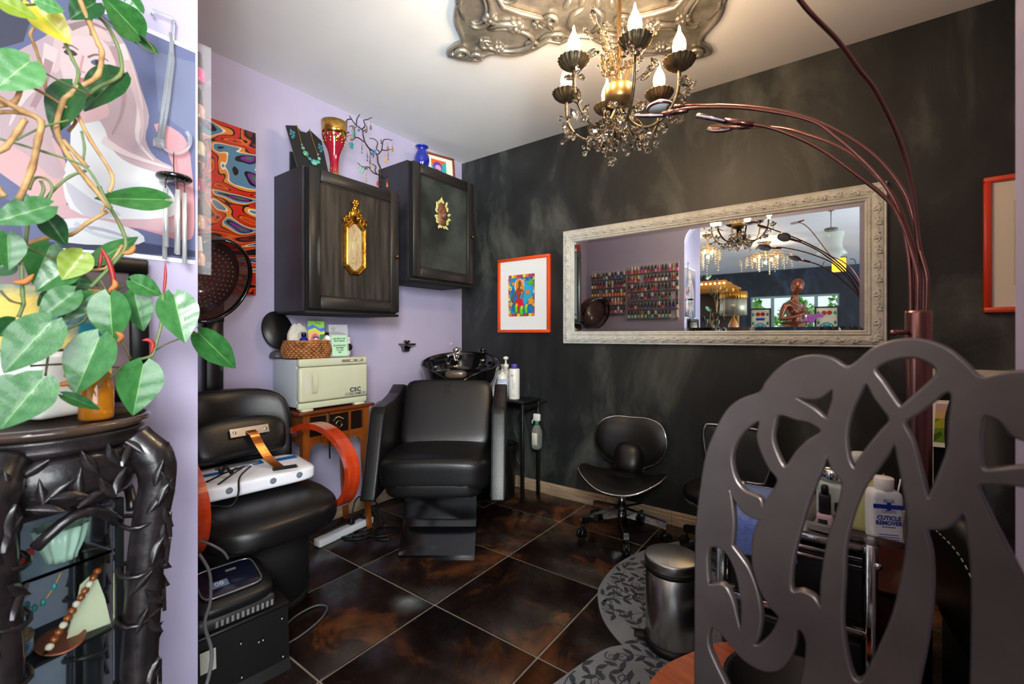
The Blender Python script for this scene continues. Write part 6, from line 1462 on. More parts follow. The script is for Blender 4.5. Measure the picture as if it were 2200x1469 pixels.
# ------------------------------------------------------------------ polish racks on the return wall
M_acry = mat('acrylic_sheet', (232, 236, 244), .08, alpha=.1)
pol_body = MB().lathe([(0, 0), (.0125, 0), (.0142, .002), (.0145, .02), (.0138, .028), (.009, .036), (.0065, .038), (.0065, .04)], 14)
pol_cap = MB().lathe([(.0085, .039), (.0088, .041), (.0078, .06), (.0066, .078), (.005, .08), (0, .08)], 10)
names = {'c21f2f': 'red', '9a1a2a': 'dark red', '5a1428': 'wine', 'e8388a': 'hot pink', 'd88a86': 'rose', 'caa08c': 'nude', 'e6d8b8': 'cream', 'c8b890': 'pale gold', 'ee6a24': 'orange', 'f0a020': 'amber', 'e2d820': 'yellow', '2a7ac8': 'sky blue', '1a2a7a': 'navy', '1a8a6a': 'emerald', '0f5a2a': 'green', '6ab8a8': 'mint', '5a2a7a': 'purple', '2a1a2a': 'black plum', '3a2418': 'brown', 'b8c0c8': 'silver', 'e0622a': 'coral', 'c89a70': 'tan', 'd8a888': 'peach'}
caps = {'141416': 'black', 'e6e4de': 'white', 'c09a50': 'gold'}
bodies = {c: pol_body.mesh('polish_body', mat('lacquer_' + c, c, .1, coat=.6)) for c in names}
capm = {c: pol_cap.mesh('polish_cap', mat('cap_' + c, c, .3, .9 if c == 'c09a50' else 0)) for c in caps}
ordn = ['first', 'second', 'third', 'fourth', 'fifth', 'sixth', 'seventh', 'eighth', 'ninth', 'tenth', 'eleventh', 'twelfth', 'thirteenth', 'fourteenth', 'fifteenth']
rown = ['top', 'second', 'third', 'fourth', 'fifth', 'bottom']
rp_ = random.Random(3)
def rack(x0, x1, rows, npr, zt, label, rname, pal, ends=None):
    t = thing('polish_rack', label, 'rack', (x0, -2.1995, zt - rows * .098 - .02))
    Wd = x1 - x0; Hh = rows * .098 + .04
    MB().ab((0, 0, 0), (Wd, .003, Hh)).build('back_sheet', M_acry, t)
    for s_ in (0, Wd - .003): MB().ab((s_, .003, 0), (s_ + .003, .046, Hh - .02)).build('side_sheet', M_acry, t)
    for r in range(rows):
        z = Hh - .04 - (r + 1) * .098 + .02
        MB().ab((.003, .003, z), (Wd - .003, .046, z + .003)).ab((.003, .043, z + .003), (Wd - .003, .046, z + .016)).build('shelf', M_acry, t)
        for i in range(npr):
            c = rp_.choice(pal[r]); k = rp_.choice(['141416'] * 7 + ['e6e4de'] * 2 + ['c09a50'])
            if ends and i == npr - 1: c, k = ends[r]
            elif rp_.random() < .03: continue
            x = x0 + .022 + (Wd - .042) * i / (npr - 1)
            o = link_mesh('nail_polish', bodies[c], None, (x, -2.1995 + .024, t.location.z + z + .0032), (0, 0, rp_.uniform(0, 3)))
            rw = rown[r] if not (rows == 5 and r == 4) else 'bottom'
            tag(o, '%s polish, %s cap, %s row of %s rack, %s from left' % (names[c], caps[k], rw, rname, ordn[i]), 'nail polish', 'nail polishes on the %s rack' % rname)
            link_mesh('cap', capm[k], o)
reds = ['c21f2f', '9a1a2a', '5a1428', 'e8388a', 'd88a86', 'e0622a']; nud = ['caa08c', 'd88a86', 'e6d8b8', '9a1a2a', 'c21f2f', 'd8a888', '5a2a7a']
dk = ['2a1a2a', '5a1428', '3a2418', '9a1a2a', '2a1a2a', 'c21f2f', '1a2a7a', 'caa08c']; grn = ['1a8a6a', '0f5a2a', '0f5a2a', '6ab8a8', 'b8c0c8', 'c8b890', '2a1a2a']
rack(.515, 1.085, 6, 15, 1.868, 'clear acrylic polish rack nearest the wall edge, six shelves', 'larger', [reds, nud, dk, dk + ['1a8a6a', '5a2a7a'], dk, grn],
     [('e8388a', '141416'), ('caa08c', '141416'), ('c8b890', '141416'), ('9a1a2a', '141416'), ('c89a70', '141416'), ('d8a888', 'e6e4de')])
rack(.07, .505, 5, 12, 1.83, 'clear acrylic polish rack beside the dryer hood, five shelves', 'smaller', [['1a2a7a', '2a7ac8', '2a1a2a', 'c8b890', '5a1428'], nud + ['3a2418'], ['f0a020', 'e2d820', 'ee6a24', 'e0622a', 'f0a020'], reds + ['c8b890', '3a2418'], reds + ['2a1a2a', 'b8c0c8']])

# ------------------------------------------------------------------ wind chime on a clear hook
t = thing('wind_chime', 'small silver wind chime with black disc hung before the poster', 'wind chime', (0, 0, 0))
M_acr2 = mat('clear_hook_plastic', (232, 238, 240), .08, trans=.85, ior=1.3)
dW = lambda px, o: (CAM.x - XW - o) / (RY - (px - CX) / F_PX * RX)
Q = lambda px, py, o=.02: P(px, py, dW(px, o))
MB().tube([Q(327, 32), Q(329, 23), Q(372, 40), Q(374, 52)], .004, 6).build('top_bracket', M_acr2, t)
MB().tube([Q(373, 45), Q(366, 120), Q(352, 220), Q(340, 305)], .0045, 6).tube([Q(366, 70), Q(372, 130), Q(360, 230), Q(348, 305)], .0035, 6).build('hanger_bar', M_acr2, t)
MB().box(Q(341, 308), (.016, .018, .018)).build('hanger_foot', M_acr2, t)
hk = [Q(345, 305), Q(355, 320), Q(372, 328), Q(393, 326), Q(406, 312), Q(408, 295), Q(400, 282)]
MB().tube(spline(hk, 5), [.003 + .0022 * i / 30 for i in range(31)], 8).build('hook', M_acr2, t)
dc = Q(374, 383, .045); tp0 = Q(373, 327, .02)
MB().tube(spline([tp0, Q(373, 350, .03), dc + Vector((0, 0, .008))], 4), .0012, 5).build('cord', M_cable, t)
MB().lathe([(0, -.009), (.026, -.009), (.034, -.004), (.036, 0), (.034, .005), (.02, .009), (0, .01)], 32, dc).build('disc', M_black_gloss, t)
for k in range(5):
    a = -1.2 + 2 * PI * k / 5; b0 = dc + Vector((.02 * math.cos(a), .02 * math.sin(a), -.009)); top = b0 - Vector((0, 0, .022))
    L_ = .135 + .008 * ((k * 2) % 5)
    tb = MB().cyl(top, top - Vector((0.002 * (k - 2), 0, L_)), .0048, n=12).build('tube', mat('silver_tube', (214, 216, 218), .3, .5), t)
    MB().tube([b0, top], .0012, 4).build('string', mat('plum_string', (70, 40, 60), .7), tb)

# ------------------------------------------------------------------ carved stand with glass case
SXY = Vector((1.305, -2.487, 0)); SZ = .951
t = thing('carved_plant_stand', 'carved black round-topped stand with glass display case', 'stand', SXY, YAW + R(22))
M_carved = mat('dark_carved_wood', (22, 19, 20), .3, var=(38, 32, 33), vscale=22, coat=.25, bump=.1, bscale=60)
MB().lathe([(0, SZ - .02), (.12, SZ - .02), (.137, SZ - .015), (.142, SZ - .008), (.14, SZ - .003), (.132, SZ), (.128, SZ - .002), (0, SZ - .002)], 56).build('top', mat('polished_dark_wood', (52, 40, 34), .14, coat=.5, var=(70, 54, 44), vscale=6), t)
MB().lathe([(.118, SZ - .05), (.126, SZ - .046), (.13, SZ - .038), (.126, SZ - .03), (.134, SZ - .024), (.132, SZ - .019), (.1, SZ - .019)], 56).build('rim_moulding', M_carved, t)
MB().lathe([(.11, SZ - .14), (.118, SZ - .13), (.13, SZ - .09), (.126, SZ - .06), (.118, SZ - .05), (.1, SZ - .05), (.1, SZ - .14)], 56).build('apron', M_carved, t)
cl = MB().grid(lambda u, v: (.006 * math.sin(PI * u) + .002, (u - .5) * .017 * math.sin(PI * min(1, v * .95 + .05)), v * .05 - .025), 5, 8).mesh('carved_leaf', M_carved)
rs = random.Random(9)
for i in range(70):
    a = 2 * PI * i / 70 + rs.uniform(-.05, .05); z = SZ - rs.uniform(.06, .135); r_ = .124 + (.004 if i % 2 else .0)
    o = link_mesh('carved_leaf', cl, t); o.matrix_basis = Matrix.Rotation(a, 4, 'Z') @ TX((r_, 0, z)) @ Matrix.Rotation(rs.uniform(-2.2, 2.2), 4, 'X')
for k in range(4):
    a = k * PI / 2; Ma = Matrix.Rotation(a, 4, 'Z')
    lp = spline([(.118, 0, SZ - .045), (.15, 0, SZ - .085), (.158, 0, SZ - .13), (.148, 0, SZ - .2), (.14, 0, SZ - .28), (.132, 0, SZ - .42), (.125, 0, SZ - .6), (.125, 0, .2), (.135, 0, .06), (.16, 0, .012)], 6)
    rr = [.034, .034, .033, .033, .034, .036, .036, .035, .034, .034, .033, .032] + [.031] * 60
    mb = MB(); mb.M = Ma; mb.tube(lp, [rr[min(i, len(rr) - 1)] * .95 for i in range(len(lp))], 12); lg = mb.build('leg', M_carved, t)
    for i in range(44):
        z = SZ - .055 - i * .018; fi = min(range(len(lp)), key=lambda q_: abs(lp[q_].z - z)); ph = rs.uniform(-1.5, 1.5)
        o = link_mesh('carved_leaf', cl, lg); o.matrix_basis = Ma @ TX((lp[fi].x, 0, z)) @ Matrix.Rotation(ph, 4, 'Z') @ TX((.0275, 0, 0)) @ Matrix.Rotation(rs.uniform(-.9, .9), 4, 'X')
    for z in (SZ - .2, SZ - .29, SZ - .38, SZ - .5):
        mb = MB(); mb.M = Ma; mb.tube([(.137 - (SZ - z) * .02 + .0325 * math.cos(b), .0325 * math.sin(b), z + .006 * math.cos(2 * b)) for b in [2 * PI * i / 14 for i in range(14)]], .0045, 5, True); mb.build('bamboo_ring', M_carved, lg)
# arched bamboo rails under the apron between the legs
for k in range(4):
    a0 = k * PI / 2; q = []
    for i in range(9):
        f_ = i / 8; a = a0 + .28 + (PI / 2 - .56) * f_; q.append((.112 * math.cos(a), .112 * math.sin(a), SZ - .19 + .04 * math.sin(PI * f_)))
    MB().tube(q, .009, 8).build('bamboo_rail', M_carved, t)
cs_ = .098
cr4 = [(cs_ * math.cos(k * PI / 2), cs_ * math.sin(k * PI / 2)) for k in range(4)]
for k in range(4):
    a, b = Vector((*cr4[k], 0)), Vector((*cr4[(k + 1) % 4], 0)); m_ = (a + b) / 2; ang = math.atan2((b - a).y, (b - a).x)
    MB().box((m_.x, m_.y, .555), ((b - a).length - .014, .003, .47), rz=ang).build('glass_pane', M_glass, t)
    MB().box((a.x, a.y, .555), (.012, .012, .48), rz=ang).build('case_post', M_black_satin, t)
for z, m_ in ((.32, M_black_satin), (.555, M_black_satin), (.70, M_glass)):
    MB().prism([(x * .9, y * .9) for x, y in cr4], z - .005, z + .001).build('case_shelf', m_, t)
MB().prism([(x * .98, y * .98) for x, y in cr4], .796, .806).build('case_top', M_black_satin, t)
# things in the case
def inS(u, v, z): c, s = math.cos(YAW + R(22)), math.sin(YAW + R(22)); return (SXY.x + u * c - v * s, SXY.y + u * s + v * c, z)
d = thing('pleated_dish', 'pale celadon pleated porcelain dish on the glass shelf', 'dish', inS(.022, -.012, .7015))
MB().lathe([(0, 0), (.02, 0), (.022, .01), (.03, .03), (.036, .06), (.034, .06), (.02, .012), (0, .01)], 60, flute=.07, nf=12).build('bowl', mat('celadon_glaze', (190, 212, 196), .12, coat=.6), d)
d = thing('glass_flower', 'red glass flower ornament in the display case', 'ornament', inS(-.02, -.045, .7015))
for k in range(9): MB().ball((.012 * math.cos(k * .7), .012 * math.sin(k * .7), .02 + .004 * (k % 3)), (.009, .007, .008), 8, 6).build('petal', mat('red_glass', (206, 50, 40), .1, coat=.6), d)
MB().cyl((0, 0, 0), (0, 0, .02), .004, n=8).build('stem', M_glass, d)
d = thing('copper_disc', 'thin copper oval dish lying in the display case', 'dish', inS(.025, -.022, .5565))
MB().lathe([(0, 0), (.04, .0), (.052, .006), (.05, .008), (.038, .003), (0, .003)], 36, M=Matrix.Diagonal((1, .62, 1)).to_3x3()).build('dish', mat('matt_copper', (150, 84, 58), .5, .3), d)
d = thing('trinket_box', 'round blue and gilt trinket box in the display case', 'box', inS(-.03, -.035, .5565))
MB().lathe([(0, 0), (.022, 0), (.023, .003), (.023, .026)], 26).build('box', mat('blue_enamel', (52, 92, 150), .35, var=(190, 200, 210), vscale=60), d)
MB().lathe([(.0235, .026), (.024, .03), (.022, .036), (0, .04)], 26).build('lid', mat('gilt_floral_lid', (110, 96, 70), .4, var=(180, 150, 110), vscale=90), d)
d = thing('necklace_easel', 'cream card necklace easel in the display case', 'jewelry stand', inS(.055, .0, .5565))
MB().prism([(-.03, 0), (.03, 0), (.022, .05), (.012, .09), (0, .1), (-.012, .09), (-.018, .05)], -.0015, .0015, 'x').build('card', mat('cream_card', (206, 200, 170), .7), d)
MB().prism([(-.026, 0), (.0, 0), (-.012, .06)], -.022, -.02, 'x').build('prop', mat('cream_card', (206, 200, 170), .7), d)
d = thing('beaded_wand', 'slanting beaded wand in the glass case', 'ornament', inS(0, 0, 0))
p0, p1 = Vector((.02, -.06, .562)), Vector((.078, .004, .685))
MB().cyl(p0, p1, .0035, n=8).build('rod', mat('dark_bronze_rod', (60, 40, 30), .4, .6), d)
for k in range(12): MB().ball(p0.lerp(p1, .08 + k * .07), .0062, 8, 6).build('bead', mat('bead_rust' if k % 3 else 'bead_pearl', (150, 72, 30) if k % 3 else (220, 200, 180), .2, coat=.4), d)
for o in d.children: o.rotation_euler = (0, 0, YAW + R(22))
d = thing('bead_necklace', 'teal bead necklace hanging below the glass shelf', 'necklace', inS(0, 0, 0)); d.rotation_euler = (0, 0, YAW + R(22)); q = spline([(-.012, -.075, .69), (.0, -.07, .66), (.012, -.062, .645), (.026, -.052, .665), (.036, -.045, .692)], 5)
MB().tube(q, .0009, 5).build('thread', M_gold, d)
for k in (2, 6, 9, 12, 16): MB().ball(q[k], (.004, .004, .0065), 8, 6).build('bead', mat('teal_bead', (40, 130, 140), .15, coat=.5), d)

# ------------------------------------------------------------------ things on the stand behind the leaves
pl = thing('white_planter', 'white square ceramic planter on the carved stand', 'planter', (1.262, -2.49, SZ + .0005), YAW + R(-10))
MB().rbox((0, 0, .06), (.125, .10, .12), .014, 3).build('pot', mat('white_ceramic', (226, 226, 220), .18, coat=.4), pl)
MB().rbox((0, 0, .1195), (.11, .085, .004), .002, 1).build('soil', mat('potting_soil', (50, 36, 26), .9, bump=.5, bscale=150), pl)
ab_ = thing('oil_bottle', 'amber glass oil bottle with cork among the leaves', 'bottle', P(207, 862, .79), 0); ab_.location.z = SZ + .0005
MB().lathe([(0, 0), (.022, 0), (.024, .004), (.024, .06), (.018, .08), (.011, .09), (.011, .1)], 22).build('body', mat('amber_oil', (190, 120, 30), .08, trans=.5), ab_)
MB().lathe([(.011, .098), (.012, .12), (0, .121)], 14).build('cork', mat('cork', (196, 150, 100), .8), ab_)
t2 = bpy.data.objects.new('picture_frame', None); COL.objects.link(t2); t2.matrix_basis = frame_mat((1.158, -2.66, SZ + .0005), (0, 1, 0), (-.04, 0, 1)); tag(t2, 'black framed marbled painting leaning behind the plant', 'picture')
fwk = .034; FW_, FH_ = .352, .32
for lo, hi in (((0, 0), (FW_, fwk)), ((0, FH_ - fwk), (FW_, FH_)), ((0, fwk), (fwk, FH_ - fwk)), ((FW_ - fwk, fwk), (FW_, FH_ - fwk))): MB().rbox(((lo[0] + hi[0]) / 2, (lo[1] + hi[1]) / 2, .009), (hi[0] - lo[0], hi[1] - lo[1], .018), .003, 1).build('frame_side', M_black_satin, t2)
MB().ab((fwk, fwk, .001), (FW_ - fwk, FH_ - fwk, .006)).build('grey_mount', mat('taupe_mount', (128, 112, 116), .7), t2)
MB().ab((fwk + .01, fwk, .006), (FW_ - fwk - .03, FH_ - fwk - .04, .0068)).build('print', mat('marbled_yellow_teal', (222, 192, 96), .3, var=(30, 120, 140), vscale=9, vdetail=5, vlo=.46, vhi=.6), t2)

# ------------------------------------------------------------------ trailing philodendron
t = thing('philodendron', 'trailing green philodendron with heart-shaped leaves and bare vines', 'plant', (1.275, -2.475, SZ + .12))
O_p = Vector(t.location)
def leaf_mesh(name, col, var, rib, curl, fold):
    mg = mat('leaf_' + name, col, .33, var=var, vscale=5, vlo=.35, vhi=.75, coat=.15, bump=.06, bscale=25); mr = mat('rib_' + name, rib, .4)
    nv = 15; us = [-1, -.75, -.5, -.25, -.03, .03, .25, .5, .75, 1]; mb = MB(); vs = []
    for j in range(nv):
        v = j / (nv - 1); w = math.sin(PI * (v ** .62) * .985 + .03) ** .85 if v > 0 else .18
        for u in us:
            dip = -.13 * (abs(u) ** 1.3) * max(0, 1 - v / .22) if v < .22 else 0     # lobes reach back beside the stalk
            z = fold * abs(u) * w * .5 - curl * v * v + .012 * math.sin(abs(u) * 3 + v * 22) * w
            vs.append((u * w * .5, v + dip, z))
    n = len(us)
    for j in range(nv - 1):
        for i in range(n - 1): mb.f.append([j * n + i, j * n + i + 1, j * n + n + i + 1, j * n + n + i]); mb.sm.append(True); mb.mi.append(1 if i == 4 else 0)
    mb.v = vs
    return mb.mesh('leaf_' + name, [mg, mr])
LG = leaf_mesh('mid_green', (38, 92, 40), (60, 116, 60), (104, 150, 80), .12, .22)
LD = leaf_mesh('dark_green', (20, 62, 26), (34, 84, 38), (64, 116, 54), .18, .4)
LL = leaf_mesh('light_green', (66, 120, 64), (90, 142, 84), (130, 170, 104), .1, .18)
LY_ = leaf_mesh('yellow', (168, 180, 50), (214, 170, 60), (214, 210, 110), .1, .2)
LO = leaf_mesh('olive', (112, 138, 34), (134, 150, 52), (160, 176, 80), .1, .25)
LE = leaf_mesh('folded_green', (40, 104, 40), (60, 124, 54), (110, 160, 80), .05, 1.4)
def wallt(px): return (CAM.x - 1.13) / (RY - (px - CX) / F_PX * RX)
def PL(px, py, k): return P(px, py, wallt(px) * (1 - k))
rl_ = random.Random(21)
def leaf(bx_, by_, tx_, ty_, w, me, k, dk=.0, roll=None):
    B, T_ = PL(bx_, by_, k), PL(tx_, ty_, k + dk); yv = T_ - B; L_ = yv.length
    dd = (B - CAM).dot(Vector((-RY, RX, 0))); wid = w / F_PX * dd
    n = (CAM - B).normalized() + Vector((rl_.uniform(-.25, .25), rl_.uniform(-.25, .25), rl_.uniform(.0, .5)))
    if roll: n = n + Vector(roll)
    yv = yv.normalized(); x = yv.cross(n).normalized(); z = x.cross(yv)
    S = Matrix(((x.x * wid, yv.x * L_, z.x * wid, B.x - O_p.x), (x.y * wid, yv.y * L_, z.y * wid, B.y - O_p.y), (x.z * wid, yv.z * L_, z.z * wid, B.z - O_p.z), (0, 0, 0, 1)))
    o = link_mesh('leaf', me, t); o.matrix_basis = S
    return o
for a in ((68, 8, 153, 93, 66, LY_, .22), (-12, -6, 82, 40, 44, LO, .26), (78, 0, 140, 24, 36, LL, .25), (206, 6, 150, 36, 54, LD, .2), (298, 74, 222, -10, 66, LG, .14, .03), (302, 26, 262, -25, 32, LG, .12), (332, 112, 252, 58, 16, LE, .1),
          (64, 132, -14, 190, 84, LL, .24), (258, 160, 178, 232, 66, LD, .16), (158, 186, 112, 285, 62, LD, .2), (354, 429, 206, 425, 48, LG, .14, .02), (106, 442, -22, 478, 58, LG, .24), (98, 462, 143, 528, 46, LD, .2), (16, 505, 20, 580, 56, LG, .2),
          (108, 528, 72, 610, 62, LG, .12), (178, 544, 133, 600, 58, LO, .17), (160, 568, 74, 624, 62, LG, .16), (174, 594, 158, 630, 46, LG, .12), (160, 626, 82, 686, 56, LG, .18), (196, 634, 124, 693, 42, LG, .16), (236, 634, 240, 737, 74, LG, .2),
          (288, 630, 309, 711, 54, LG, .17), (282, 602, 349, 634, 46, LG, .19), (374, 634, 398, 734, 76, LG, .2, .02), (428, 716, 508, 794, 60, LG, .17, -.03), (110, 690, 6, 800, 90, LG, .26), (214, 724, 158, 848, 86, LG, .24), (308, 782, 287, 893, 80, LG, .22),
          (92, 812, -2, 922, 90, LG, .3), (38, 814, -8, 848, 48, LG, .26), (206, 562, 297, 507, 40, LG, .12), (136, 848, 217, 880, 26, LD, .3), (34, 688, -4, 722, 42, LD, .18), (20, 560, -30, 590, 50, LD, .14), (120, 640, 80, 655, 40, LD, .1)):
    leaf(*a)
M_vine = mat('tan_vine', (176, 140, 90), .6, var=(136, 100, 60), vscale=30, bump=.2, bscale=80)
M_gvine = mat('green_vine', (86, 112, 66), .5, var=(112, 120, 70), vscale=20)
M_petiole = mat('dark_petiole', (74, 88, 44), .5, var=(96, 70, 50), vscale=20)
M_redshoot = mat('red_shoot', (150, 34, 36), .4)
def vine(pts, k, r, m, crop=1, k2=None):
    f_ = (lambda p: (p[0] * .3131, p[1] * .3131)) if crop == 1 else (lambda p: (p[0] * .3608, 400 + p[1] * .3608))
    n = len(pts); k2 = k if k2 is None else k2
    q = spline([PL(*f_(p), k + (k2 - k) * i / (n - 1)) - O_p for i, p in enumerate(pts)], 4); N = len(q)
    MB().tube(q, [r * .8 * (1.15 if i % 4 == 0 else .95) for i in range(N)], 7).build('vine', m, t)
V, G_, D3 = M_vine, M_gvine, M_petiole
for a in (([(540, -20), (610, 150), (680, 310), (700, 360), (670, 520), (540, 600), (480, 650), (430, 700), (390, 900), (480, 1080), (620, 1260), (760, 1430)], .2, .0052, V), ([(530, 780), (620, 960), (770, 1200), (750, 1320)], .2, .0038, V), ([(230, 190), (210, 240), (240, 320), (300, 500), (320, 620), (390, 740), (340, 800), (360, 860)], .18, .003, V),
          ([(-30, 660), (150, 760), (280, 830), (260, 960), (220, 1150), (130, 1370)], .24, .0055, V), ([(450, 300), (500, 410), (540, 500), (510, 600)], .2, .0035, G_), ([(650, 90), (740, 180), (800, 300), (830, 400), (820, 520), (640, 620), (510, 760)], .17, .004, G_), ([(220, 450), (420, 560), (620, 650)], .22, .0018, D3),
          ([(-40, 940), (300, 1040), (560, 1130), (640, 1210), (700, 1320), (760, 1440)], .22, .0024, G_), ([(110, 960), (300, 870), (470, 825)], .21, .002, G_), ([(310, 1380), (370, 1300), (480, 1210), (590, 1170)], .2, .003, G_), ([(160, 570), (300, 640), (460, 740)], .2, .003, V), ([(-20, 725), (100, 700), (140, 600), (110, 590)], .23, .0045, V), ([(-20, 770), (120, 770), (250, 800)], .22, .004, V),
          ([(170, 820), (120, 900), (40, 1010), (-20, 1040)], .24, .005, V), ([(460, 650), (500, 700), (480, 780), (520, 830), (470, 900)], .18, .0032, V), ([(560, 900), (580, 1010), (570, 1100)], .19, .0025, G_), ([(430, 960), (540, 1080), (600, 1150)], .2, .0045, V), ([(200, 1300), (240, 1220), (320, 1230), (360, 1290), (330, 1370)], .22, .0026, G_), ([(280, 1240), (300, 1300), (270, 1370)], .22, .003, G_), ([(-20, 1280), (30, 1350)], .25, .005, V),
          ([(940, 235), (1000, 270), (1060, 350), (1020, 355), (900, 270), (800, 190), (690, 100)], .13, .002, D3), ([(40, 60), (110, 40), (240, 30)], .25, .0022, D3), ([(650, 80), (620, 160), (625, 240)], .18, .0022, V), ([(740, 1400), (700, 1440), (720, 1469)], .18, .0025, V)): vine(*a)
for a in (([(590, 0), (640, 100), (720, 240), (750, 350), (700, 430), (600, 540), (540, 600)], .16, .0042, G_), ([(150, 350), (260, 310), (420, 290), (520, 220), (640, 150)], .17, .0042, V), ([(170, 200), (150, 350), (130, 420), (135, 640), (140, 700), (110, 780)], .19, .0035, G_), ([(480, 500), (590, 495), (650, 470), (730, 350)], .15, .0035, V), ([(480, 510), (560, 570), (650, 640), (730, 590)], .15, .0028, D3),
          ([(970, 640), (965, 800), (920, 970), (900, 1010), (820, 1035), (720, 1080), (640, 1150), (540, 1230), (500, 1235)], .2, .0034, G_), ([(915, 985), (1010, 930), (1190, 870)], .19, .0018, D3), ([(700, 870), (780, 1030)], .2, .0026, D3), ([(180, 1070), (350, 1060), (500, 1060), (720, 1080)], .2, .0022, D3), ([(270, 1130), (290, 980), (300, 810)], .24, .002, D3), ([(110, 370), (220, 390), (330, 435)], .17, .0022, D3), ([(380, 860), (500, 800), (560, 690)], .16, .0026, D3), ([(850, 1060), (720, 1090)], .21, .0018, D3), ([(590, 900), (640, 1070), (590, 1200)], .23, .0022, D3), ([(0, 620), (60, 680), (130, 700)], .2, .0022, D3), ([(650, 650), (600, 560)], .19, .002, D3), ([(490, 400), (530, 480)], .16, .0018, D3)): vine(*a, 2)
def shoot(pts, k, r):
    q = spline([PL(p[0] * .3608, 400 + p[1] * .3608, k) - O_p for p in pts], 5); N = len(q)
    MB().tube(q, [r * max(.12, math.sin(PI * (.12 + .88 * i / (N - 1))) ** .7) for i in range(N)], 7).build('red_sheath', M_redshoot, t)
shoot([(685, 640), (670, 520), (640, 430), (598, 362)], .17, .0042); shoot([(588, 500), (600, 430), (605, 385)], .15, .003); shoot([(900, 995), (910, 940), (885, 915), (846, 918)], .2, .0045); shoot([(975, 640), (985, 540), (984, 452)], .18, .0028)
M_dry = mat('dry_brown_sheath', (178, 110, 56), .7)
for x, y, a in ((730, 400, .4), (650, 620, .9), (430, 1210, 2), (550, 1280, 1.4), (80, 570, .1), (700, 930, 1.2), (380, 1130, .3)):
    q = PL(x * .3608, 400 + y * .3608, .2) - O_p; MB().tube(spline([q, q + Vector((.004, .012 * math.cos(a), .012 * math.sin(a))), q + Vector((.006, .026 * math.cos(a + .5), .02 * math.sin(a + .7)))], 4), [.002, .003, .004, .0045, .005, .0045, .004, .002, .001], 6).build('dry_sheath', M_dry, t)
# ------------------------------------------------------------------ front room, seen in the mirror
# greenery outside the far windows
def outdoor_leafmat(): return mat('sunlit_foliage', (120, 190, 60), .6, var=(210, 235, 150), vscale=9, vdetail=6, vlo=.4, vhi=.62, emit=None)
rg = random.Random(4)
hedge_m = outdoor_leafmat()
lfo = MB().add([(-.035, 0, 0), (0, .05, .01), (.035, 0, 0), (0, -.05, -.01)], [(0, 1, 2, 3)])
for i, (x, y, h, w) in enumerate(((.55, -9.5, 2.3, 1.0), (1.6, -9.9, 2.0, 1.1), (2.62, -9.5, 2.4, .9))):
    s = thing('garden_shrub', ['leafy green shrub outside the left end of the far windows', 'leafy green shrub outside the middle of the far windows', 'leafy green shrub outside the right end of the far windows'][i], 'shrub', (x, y, -.05), group='shrubs outside the far windows')
    mb = MB()
    for k in range(900):
        a, b = rg.uniform(0, 6.28), rg.uniform(-1, 1); r_ = rg.uniform(.75, 1)
        c = Vector((w * .5 * r_ * math.cos(a) * math.sqrt(1 - b * b), w * .5 * r_ * math.sin(a) * math.sqrt(1 - b * b), h * .55 + h * .45 * b)); m_ = Matrix.Rotation(rg.uniform(0, 6.28), 3, 'Z') @ Matrix.Rotation(rg.uniform(-1.2, 1.2), 3, 'X'); sz = rg.uniform(1, 1.8)
        mb.add([c + m_ @ Vector(v) * sz for v in lfo.v], lfo.f)
    mb.build('foliage', hedge_m, s)['kind'] = 'stuff'
    MB().cyl((0, 0, 0), (0, 0, h * .6), .04, .02, 8).build('trunk', mat('bark', (90, 74, 60), .8), s)
struct('ground', MB().ab((-4, -14, -.12), (7, -8.45, -.05)), mat('garden_ground', (150, 160, 120), .8))
# sill shelf under the windows
t = thing('window_shelf', 'white shelf board below the far windows', 'shelf', (1.64, far + .15, 0))
MB().rbox((0, 0, .985), (1.9, .3, .03), .004, 1).build('board', M_trim, t)
for x in (-.8, .8): MB().rbox((x, 0, .485), (.06, .26, .97), .004, 1).build('support', M_trim, t)
# stained glass panels
M_lead_came = mat('lead_came', (24, 34, 48), .5)
def stained(x, label, blue):
    t = thing('stained_glass_panel', label, 'stained glass', (x, far + .12, 1.0005)); w, h = .40, .66
    for lo, hi in (((0, 0), (.03, h)), ((w - .03, 0), (w, h)), ((.03, 0), (w - .03, .03)), ((.03, h - .03), (w - .03, h))): MB().ab((lo[0], 0, lo[1]), (hi[0], .03, hi[1])).build('frame_side', M_lead_came, t)
    gl = lambda c: mat('stained_' + c, c, .1, trans=.35, emit=c, estr=.0)
    MB().ab((.03, .012, .03), (w - .03, .016, h - .03)).build('pane', gl('e8d8b8'), t)
    def disc(cx_, cz, rx, rz, c, n=18, d=.004, nm='glass_piece'):
        MB().prism([(cx_ + rx * math.cos(2 * PI * i / n), cz + rz * math.sin(2 * PI * i / n)) for i in range(n)], .016, .016 + d, 'y').build(nm, gl(c), t)
    disc(w / 2, .22, .125, .125, '2a5a9a', 28, .003); disc(w / 2, .22, .108, .108, 'c8d8e8', 28, .0045)
    for i in range(6): disc(w / 2 + .066 * math.cos(i * PI / 3), .22 + .066 * math.sin(i * PI / 3), .032, .032, '1fa88a', 14, .0065)
    disc(w / 2, .22, .036, .036, 'c02a2a', 16, .0075)
    for s in (-1, 1):
        disc(w / 2 + s * .045, .535, .042, .042, 'd02a2a', 18, .005); disc(w / 2 + s * .045, .07, .038, .034, 'd02a2a', 18, .005)
        for z in (.53, .34, .1): disc(w / 2 + s * .135, z, .022, .036, '1f9a7a', 12, .0055)
    if blue: MB().ab((w / 2 - .08, .016, .405), (w / 2 + .08, .022, .455)).build('glass_piece', gl('1f4ac8'), t)
    return t
stained(.865, 'stained glass panel with blue bar, at left in the mirror', True)
stained(2.02, 'stained glass panel without blue bar, right of the mannequin', False)
